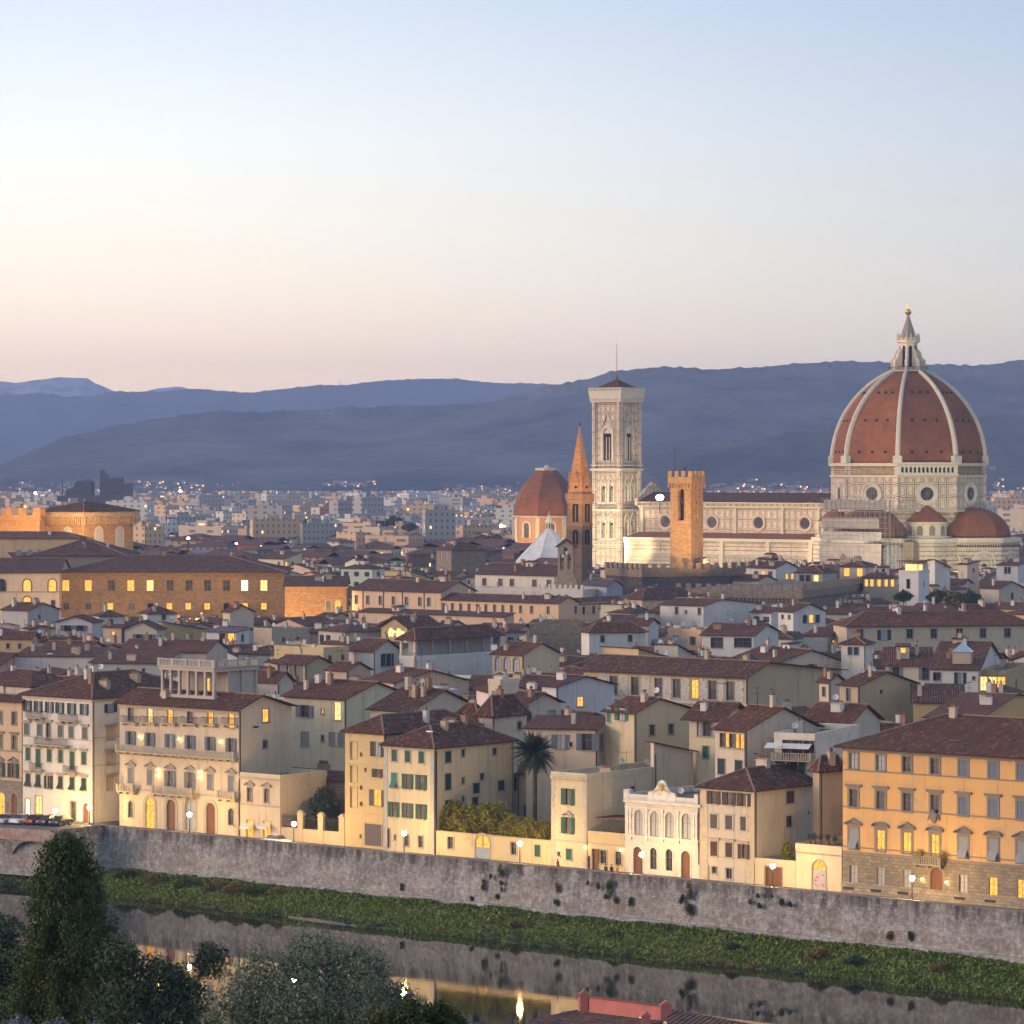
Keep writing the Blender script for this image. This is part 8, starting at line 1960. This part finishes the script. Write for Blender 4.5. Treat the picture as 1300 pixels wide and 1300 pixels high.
    # pots
    for i, (x, yy, lb) in enumerate(((1167, 1096.5, 'bushy potted plant at the left end of the stone balcony'), (1197, 1099, 'bushy potted plant at the right end of the stone balcony'))):
        dd = dline(x, RIV - .55); p = P(x, yy, dd); pot((p.x, p.y, p.z), lb, 1.0, 'leaf_bamboo', 90 + i, 'potted plants on the stone balcony')
    for i, x in enumerate((1027, 1034, 1042, 1051, 1060)):
        q = along(x, 9.3); q.z = ZC - (1083 - HZ) * dline(1068.5, RIV) / FOC + .78; pot(q, ('spiky dark potted plant, leftmost on the gatehouse terrace', 'second potted plant on the gatehouse terrace from the ivy side', 'middle potted plant on the gatehouse terrace', 'low potted plant right of the middle one on the gatehouse', 'potted plant nearest the orange palazzo on the gatehouse')[i], .55 + .12 * (i % 2), 'leaf_dark', 95 + i, 'potted plants on the gatehouse terrace')
    q = along(999, 9.6); tree('ivy', 'yellow-green ivy clump hanging beside the gatehouse', 'ivy', q, [(0, 0, 4.6, .9), (.2, 0, 3.4, .8), (-.1, 0, 5.3, .7)], 'leaf_bamboo', 1100, .13, .08, seed=99)


def pot(p, lb, s, leaf, seed, group):
    rt = empty('potted_plant', p, 0, lb, 'plant', group); m = MB(); m.lathe([(.16, 0), (.24, .38), (.26, .4), (.22, .4)], 9); m.obj('pot', 'terracotta', rt); f = MB(); leaves(f, random.Random(seed), (0, 0, .55 + s * .6), s * .62, int(260 * s + 60), .085, 1.15, .2, .8); f.tube((0, 0, .3), (0, 0, .5 + s * .5), .03, n=4); f.obj('foliage', leaf, rt)


WP = ['tall dark plant on the wall below the arched iron gate', 'small plant beside the tall one below the arched gate', 'rusty tuft just under the parapet right of the arched gate', 'slim dark plant below the rusty tuft', 'tiny sprig low on the wall under the slim dark plant', 'small bush at the wall foot left of the tall gate plant', 'lone dark plant on the wall below the narrow quoined house', 'low bush at the wall foot beneath the lone dark plant', 'tiny sprig on the wall below the one-storey wing', 'oval plant left of the big cluster on the wall', 'largest hanging plant of the cluster below the one-storey wing', 'lower left sprig of the big plant cluster', 'lower right sprig of the big plant cluster', 'small upright plant right of the big cluster at the wall foot', 'single small plant below the tall yellow house at the wall foot',
      'tall dark plant on the wall below the white-fronted house corner', 'round plant left of the tall one by the ornate palace', 'wide bush at the wall foot under the tall dark plant', 'leftmost tuft of the dotted row below the garage wall', 'lower second tuft of the dotted row on the wall', 'upper left tuft above the dotted row on the wall', 'upper right tuft above the dotted row on the wall', 'largest tuft of the dotted row below the gatehouse', 'rightmost tuft of the dotted row below the gatehouse', 'left one of two bushes at the wall foot under the orange palazzo', 'right one of two bushes at the wall foot under the orange palazzo']


# ------------------------------------------------------------------ street furniture, cars, people
def street():
    pm = MB(); gm = MB()
    pm.lathe([(.16, 0), (.14, .5), (.07, .6), (.055, 1.)], 8)
    LBL = ['street lamp in front of the white house beside the parked cars', 'street lamp at the corner of the white house and the palace', 'street lamp before the arched doors of the loggia palace', 'street lamp beside the garden railings', 'street lamp in front of the green-shuttered house', 'street lamp before the terrace wall under the palm', 'street lamp in front of the ornate white palace', 'street lamp before the brown garage doors', 'street lamp in front of the orange palazzo']
    for i, (x, y) in enumerate(((70, 1029), (113.5, 1025.5), (240.5, 1034), (373, 1046), (513, 1058), (660, 1071), (815, 1085), (981, 1099.5), (1158, 1115))):
        o = 3.2 if i < 2 else 1.7
        q = along(x, o); z = ZC - (y - HZ) * q.y / FOC; b = .12
        rt = empty('street_lamp', (q.x, q.y, b), 0, LBL[i], 'street lamp', 'street lamps along the river road'); m = MB(); m.lathe([(.17, 0), (.15, .5), (.07, .65), (.05, z - b - .3), (.12, z - b - .28)], 8); m.obj('post', 'iron', rt)
        g = MB(); g.ball((0, 0, z - b), .31, 12); g.obj('globe', 'lamp_warm', rt); c = MB(); c.lathe([(.2, z - b + .31), (.1, z - b + .42), (.02, z - b + .52)], 8); c.obj('cap', 'iron', rt)
    # cars behind the pink parapet
    def car(x, d, z, col, label, rz):
        p = P(x, 600, d); rt = empty('parked_car', (p.x, p.y, z), rz, label, 'car', 'cars parked along the parapet'); w = .86
        sec = [(-2.0, .35, .62), (-1.95, .30, .80), (-1.0, .26, .92), (1.2, .26, .95), (1.95, .32, .88), (2.0, .4, .7)]
        m = MB(); rr = []
        for y, zb, zt in sec: rr.append([(-w, y, zb), (-w, y, zt - .12), (-w + .1, y, zt), (w - .1, y, zt), (w, y, zt - .12), (w, y, zb)])
        m.ring(rr, cap0=True, cap1=True)
        rf = [[(-w + .1, y, .9), (w - .1, y, .9), (w - .24, y2, zt), (-w + .24, y2, zt)] for y, y2, zt in ((0, 0, 0),)] and None
        q0 = [(-w + .08, -1.15, .9), (w - .08, -1.15, .9), (w - .08, 1.75, .92), (-w + .08, 1.75, .92)]; q1 = [(-w + .24, -.45, 1.42), (w - .24, -.45, 1.42), (w - .26, 1.1, 1.43), (-w + .26, 1.1, 1.43)]
        m.poly(q1); bo = m.obj('body', 'carpaint', rt, col)
        for k, nm in ((0, 'windscreen'), (1, 'side_window'), (2, 'rear_window'), (3, 'side_window')):
            j = (k + 1) % 4; m = MB(); m.poly([q0[k], q0[j], q1[j], q1[k]]); m.obj(nm, 'glass', rt)
        wm = MB(); wm.tube((-.11, 0, 0), (.11, 0, 0), .31, n=14); wm.tube((-.12, 0, 0), (.12, 0, 0), .19, n=10, m=1); me = cached('wheel', lambda: wm.mesh('wheel', ['dark', 'zinc']))
        for sx in (-1, 1):
            for y in (-1.25, 1.25): inst('wheel', me, rt, (sx * (w - .08), y, .31))
            hm = MB(); hm.box(sx * .62 - .16, sx * .62 + .16, -2.02, -1.97, .6, .74); hm.obj('headlight', 'dish', rt)
    for x, dd, col, lb in ((8, 531, (.5, .51, .53), 'silver car parked behind the pink parapet at the frame edge'), (26.5, 530.5, (.75, .75, .74), 'white car parked behind the pink parapet'), (44.5, 530, (.35, .025, .03), 'red car parked behind the pink parapet'), (61, 529, (.05, .045, .045), 'dark car parked next to the red one'), (77, 528, (.025, .03, .045), 'black car parked nearest the corner bastion')):
        car(x, dd + 1.5, .76, col, lb, radians(-28))
    q = along(352, 3.4); car(352, q.y, .13, (.72, .73, .76), 'white car parked below the garden wall', -TH + pi / 2)
    # scooter
    q = along(147, 3.); rt = empty('scooter', (q.x, q.y, .01), -TH, 'dark motor scooter parked at the corner of the embankment wall', 'scooter'); m = MB()
    for x in (-.6, .6): m.tube((x, -.06, .25), (x, .06, .25), .25, n=12)
    m.obj('wheel', 'dark', rt); m = MB(); m.box(-.75, -.0, -.16, .16, .35, .75); m.box(-.1, .5, -.14, .14, .28, .36); m.prism([(.42, .3), (.58, .3), (.5, 1.0), (.4, 1.0)], -.16, .16); m.obj('body', 'carpaint', rt, (.03, .03, .04)); m = MB(); m.box(-.75, -.05, -.14, .14, .75, .83); m.obj('saddle', 'dark', rt); m = MB(); m.tube((.45, -.33, 1.08), (.45, .33, 1.08), .03, n=6); m.tube((.47, 0, .95), (.45, 0, 1.1), .03, n=6); m.obj('handlebar', 'iron', rt)
    # people on the pavement
    for x, o, rz, coat, lb in ((769, 1.9, .6, (.03, .03, .035), 'person in a dark coat walking past the one-storey wing'), (776.5, 2.2, .5, (.02, .022, .03), 'person in black walking ahead beside the yellow wing'), (784, 2.0, -2.3, (.20, .10, .07), 'person in a reddish jacket near the ornate palace'), (708, 2.3, .7, (.32, .17, .10), 'person in an orange-brown jacket below the narrow quoined house')):
        person(along(x, o), rz, coat, lb)


def person(p, rz, coat, label):
    """one skinned body in mid stride, coat and hair as its children"""
    V_ = [(0, 0, .93), (0, 0, 1.15), (0, .01, 1.38), (0, .01, 1.52), (0, -.02, 1.62), (0, -.01, 1.72), (.18, .01, 1.42), (.24, .06, 1.16), (.24, -.04, .92), (.25, -.09, .83), (-.18, .01, 1.42), (-.24, -.05, 1.16), (-.22, -.16, .94), (-.22, -.2, .85), (.09, 0, .88), (.10, -.14, .50), (.10, -.12, .09), (.10, -.28, .05), (-.09, 0, .88), (-.10, .08, .50), (-.10, .30, .14), (-.1, .2, .05)]
    E = [(0, 1), (1, 2), (2, 3), (3, 4), (4, 5), (2, 6), (6, 7), (7, 8), (8, 9), (2, 10), (10, 11), (11, 12), (12, 13), (0, 14), (14, 15), (15, 16), (16, 17), (0, 18), (18, 19), (19, 20), (20, 21)]
    R = [.14, .135, .14, .055, .09, .085, .065, .05, .04, .035, .065, .05, .04, .035, .09, .062, .045, .04, .09, .062, .045, .04]
    def skin(name, vs, es, rs, mat, par, col):
        me = bpy.data.meshes.new(name); me.from_pydata(vs, es, []); o = bpy.data.objects.new(name, me); C.objects.link(o); o.parent = par; mo = o.modifiers.new('skin', 'SKIN'); o.modifiers.new('sub', 'SUBSURF').levels = 1
        lay = me.skin_vertices[0].data if me.skin_vertices else None
        if lay is None:
            bpy.context.view_layer.objects.active = o; lay = me.skin_vertices[0].data
        for i, q in enumerate(rs): lay[i].radius = (q, q * .85)
        lay[0].use_root = True; me.materials.append(MAT[mat]); o.color = (*col, 1); return o
    rt = empty('person', (p.x, p.y, .125), rz, label, 'person', 'people walking along the river road')
    skin('body', V_, E, R, 'skin', rt, (.3, .2, .15))
    skin('coat', [(0, 0, .72), (0, 0, 1.0), (0, .0, 1.2), (0, .01, 1.42), (.2, .01, 1.42), (.25, .06, 1.16), (.245, -.03, .95), (-.2, .01, 1.42), (-.25, -.05, 1.16), (-.225, -.15, .97)], [(0, 1), (1, 2), (2, 3), (3, 4), (4, 5), (5, 6), (3, 7), (7, 8), (8, 9)], [.2, .17, .165, .15, .085, .07, .06, .085, .07, .06], 'paint', rt, coat)
    skin('trousers', [(0, 0, .95), (.09, 0, .86), (.10, -.14, .5), (.10, -.12, .12), (-.09, 0, .86), (-.10, .08, .5), (-.10, .29, .17)], [(0, 1), (1, 2), (2, 3), (0, 4), (4, 5), (5, 6)], [.15, .105, .078, .065, .105, .078, .065], 'paint', rt, (.03, .03, .045))
    m = MB(); m.ball((0, .015, 1.70), .112, 10, 0, 1.05); m.obj('hair', 'dark', rt, smooth=True)


def red_house():
    d = 300; rt = empty('riverbank_house', P(800, 600, d) * 1, 0, 'house with red tile roofs and a long pink parapet at the bottom edge', 'house'); rt.location.z = 0; o = rt.location; L = lambda x, y, dd=d: P(x, y, dd) - Vector(o)
    a, b = L(734, 1265, 306), L(846, 1279, 296); m = MB(); n_ = Vector((b.y - a.y, a.x - b.x, 0)).normalized() * .3; n_ = n_ if n_.y > 0 else -n_; h = Vector((0, 0, 1.15))
    m.ring([[a - h, b - h, b - h + n_, a - h + n_], [a, b, b + n_, a + n_]], cap1=True); m.obj('parapet', 'pink_wall', rt)
    m = MB(); h2 = Vector((0, 0, .12)); k = (b - a).normalized() * .1; m.ring([[a - k - n_ * .3, b + k - n_ * .3, b + k + n_ * 1.3, a - k + n_ * 1.3], [a - k - n_ * .3 + h2, b + k - n_ * .3 + h2, b + k + n_ * 1.3 + h2, a - k + n_ * 1.3 + h2]], cap0=True, cap1=True); m.obj('coping', 'roof_tile', rt, ROOFS['red'])
    def plane(name, pts, col):
        m = MB(); e = (pts[1] - pts[0]).normalized(); s_ = (pts[3] - pts[0]); s_ = (s_ - e * s_.dot(e)).normalized(); uv = [((p - pts[0]).dot(e) * .9, (p - pts[0]).dot(s_)) for p in pts]; m.poly(pts, uv); dn = [p - Vector((0, 0, .25)) for p in pts]
        for i in range(4): j = (i + 1) % 4; m.poly([dn[i], dn[j], pts[j], pts[i]], [(.2, .1)] * 4)
        m.obj(name, ['roof_tile'], rt, col)
    plane('roof', [L(668, 1335, 288), L(848, 1350, 282), L(842, 1296, 295), L(733, 1283, 305)], (.15, .075, .065)); plane('roof', [L(848, 1350, 281), L(1000, 1362, 276), L(1010, 1310, 288), L(846, 1280, 295.5)], (.13, .075, .075)); plane('roof', [L(668, 1330, 288.4), L(735, 1289, 303), L(733.5, 1281.5, 305.5), L(672, 1294, 299)], (.16, .07, .06))
    m = MB(); q = [L(670, 1340, 288), L(1000, 1366, 276), L(1012, 1318, 289), L(733, 1290, 306)]; m.ring([[(p.x, p.y, -2) for p in q], [(p.x, p.y, p.z - .6) for p in q]]); m.obj('wall', 'plaster', rt, COL['pink'])
    for x, y, w, hh in ((741.5, 1262, .35, 2.0), (845.5, 1276, .45, 1.3), (820, 1290, .35, 1.7)):
        p = L(x, y, 294 if x > 800 else 305); m = MB(); m.box(p.x - w, p.x + w, p.y - .3, p.y + .3, p.z - hh, p.z); m.prism([(p.x - w - .1, p.z), (p.x + w + .1, p.z), (p.x, p.z + .4)], p.y - .35, p.y + .35); m.obj('chimney', 'pink_wall', rt)
    h = House('riverbank_house', 'low dark cottage roof tucked at the lower right edge', 'house', 1005, 1010, 1012, 1320, d=300, D=4, Wd=3) if False else None


t = NT('pink_wall'); nz = t.noise(t.obj(), .8, 5., .7); t.fin(t.mix(t.ramp(nz, .35, .7), (.50, .16, .15), (.34, .13, .12)), .9)
t = NT('carpaint'); t.fin(t.ocol(), .25, spec=.5)
t = NT('skin'); t.fin(t.ocol(), .6)


# ------------------------------------------------------------------ floodlights of the monuments
def spot(name, loc, target, power, col, size=60, rad=.35):
    l = bpy.data.lights.new(name, 'SPOT'); l.energy = power; l.color = col; l.spot_size = radians(size); l.spot_blend = .8; l.shadow_soft_size = rad
    o = bpy.data.objects.new(name, l); C.objects.link(o); o.location = loc; o.rotation_euler = (Vector(target) - Vector(loc)).to_track_quat('-Z', 'Y').to_euler(); return o


def floods():
    warm, yel, org = (1., .83, .52), (1., .74, .42), (1., .58, .2)
    T = P(784, 600, 1425)
    spot('floodlight', P(765, 715, 1385), (T.x, T.y, 30), 62000, warm, 75); spot('floodlight', P(812, 716, 1372), (T.x + 3, T.y, 34), 30000, yel, 55)
    for x in (845, 920, 1000): p = P(x, 722, 1300); q = P(x - 10, 645, 1385); spot('floodlight', p, q, 46000, yel, 85)
    spot('floodlight', P(1100, 722, 1240), P(1150, 625, 1315), 60000, warm, 70); spot('floodlight', P(1250, 725, 1240), P(1220, 660, 1300), 50000, warm, 80)
    p = P(1153, 470, 1345); spot('floodlight', (p.x - 14, p.y - 34, 60), (p.x, p.y, 105), 15000, yel, 24)
    spot('floodlight', P(893, 735, 1015), P(880, 640, 1052), 62000, org, 60); spot('floodlight', P(845, 735, 1005), P(862, 640, 1050), 26000, org, 60)
    spot('floodlight', P(733, 720, 1050), P(736, 590, 1085), 48000, org, 50)
    spot('floodlight', P(660, 712, 1700), P(668, 680, 1735), 26000, org, 110); spot('floodlight', P(702, 712, 1700), P(702, 680, 1735), 16000, org, 110)
    spot('floodlight', P(15, 677, 1158), P(20, 655, 1182), 15000, org, 130); spot('floodlight', P(78, 682, 1158), P(84, 655, 1190), 22000, org, 120); spot('floodlight', P(142, 682, 1158), P(136, 655, 1195), 22000, org, 120)
    for x in (110, 180, 250, 320): spot('floodlight', P(x, 800, 1005), P(x, 765, 1045), 17000, org, 140)
    spot('floodlight', P(400, 795, 1000), P(405, 765, 1045), 22000, org, 130)


plants(); street(); red_house(); floods()
for o in bpy.data.objects:
    if 'short' in o: del o['short']
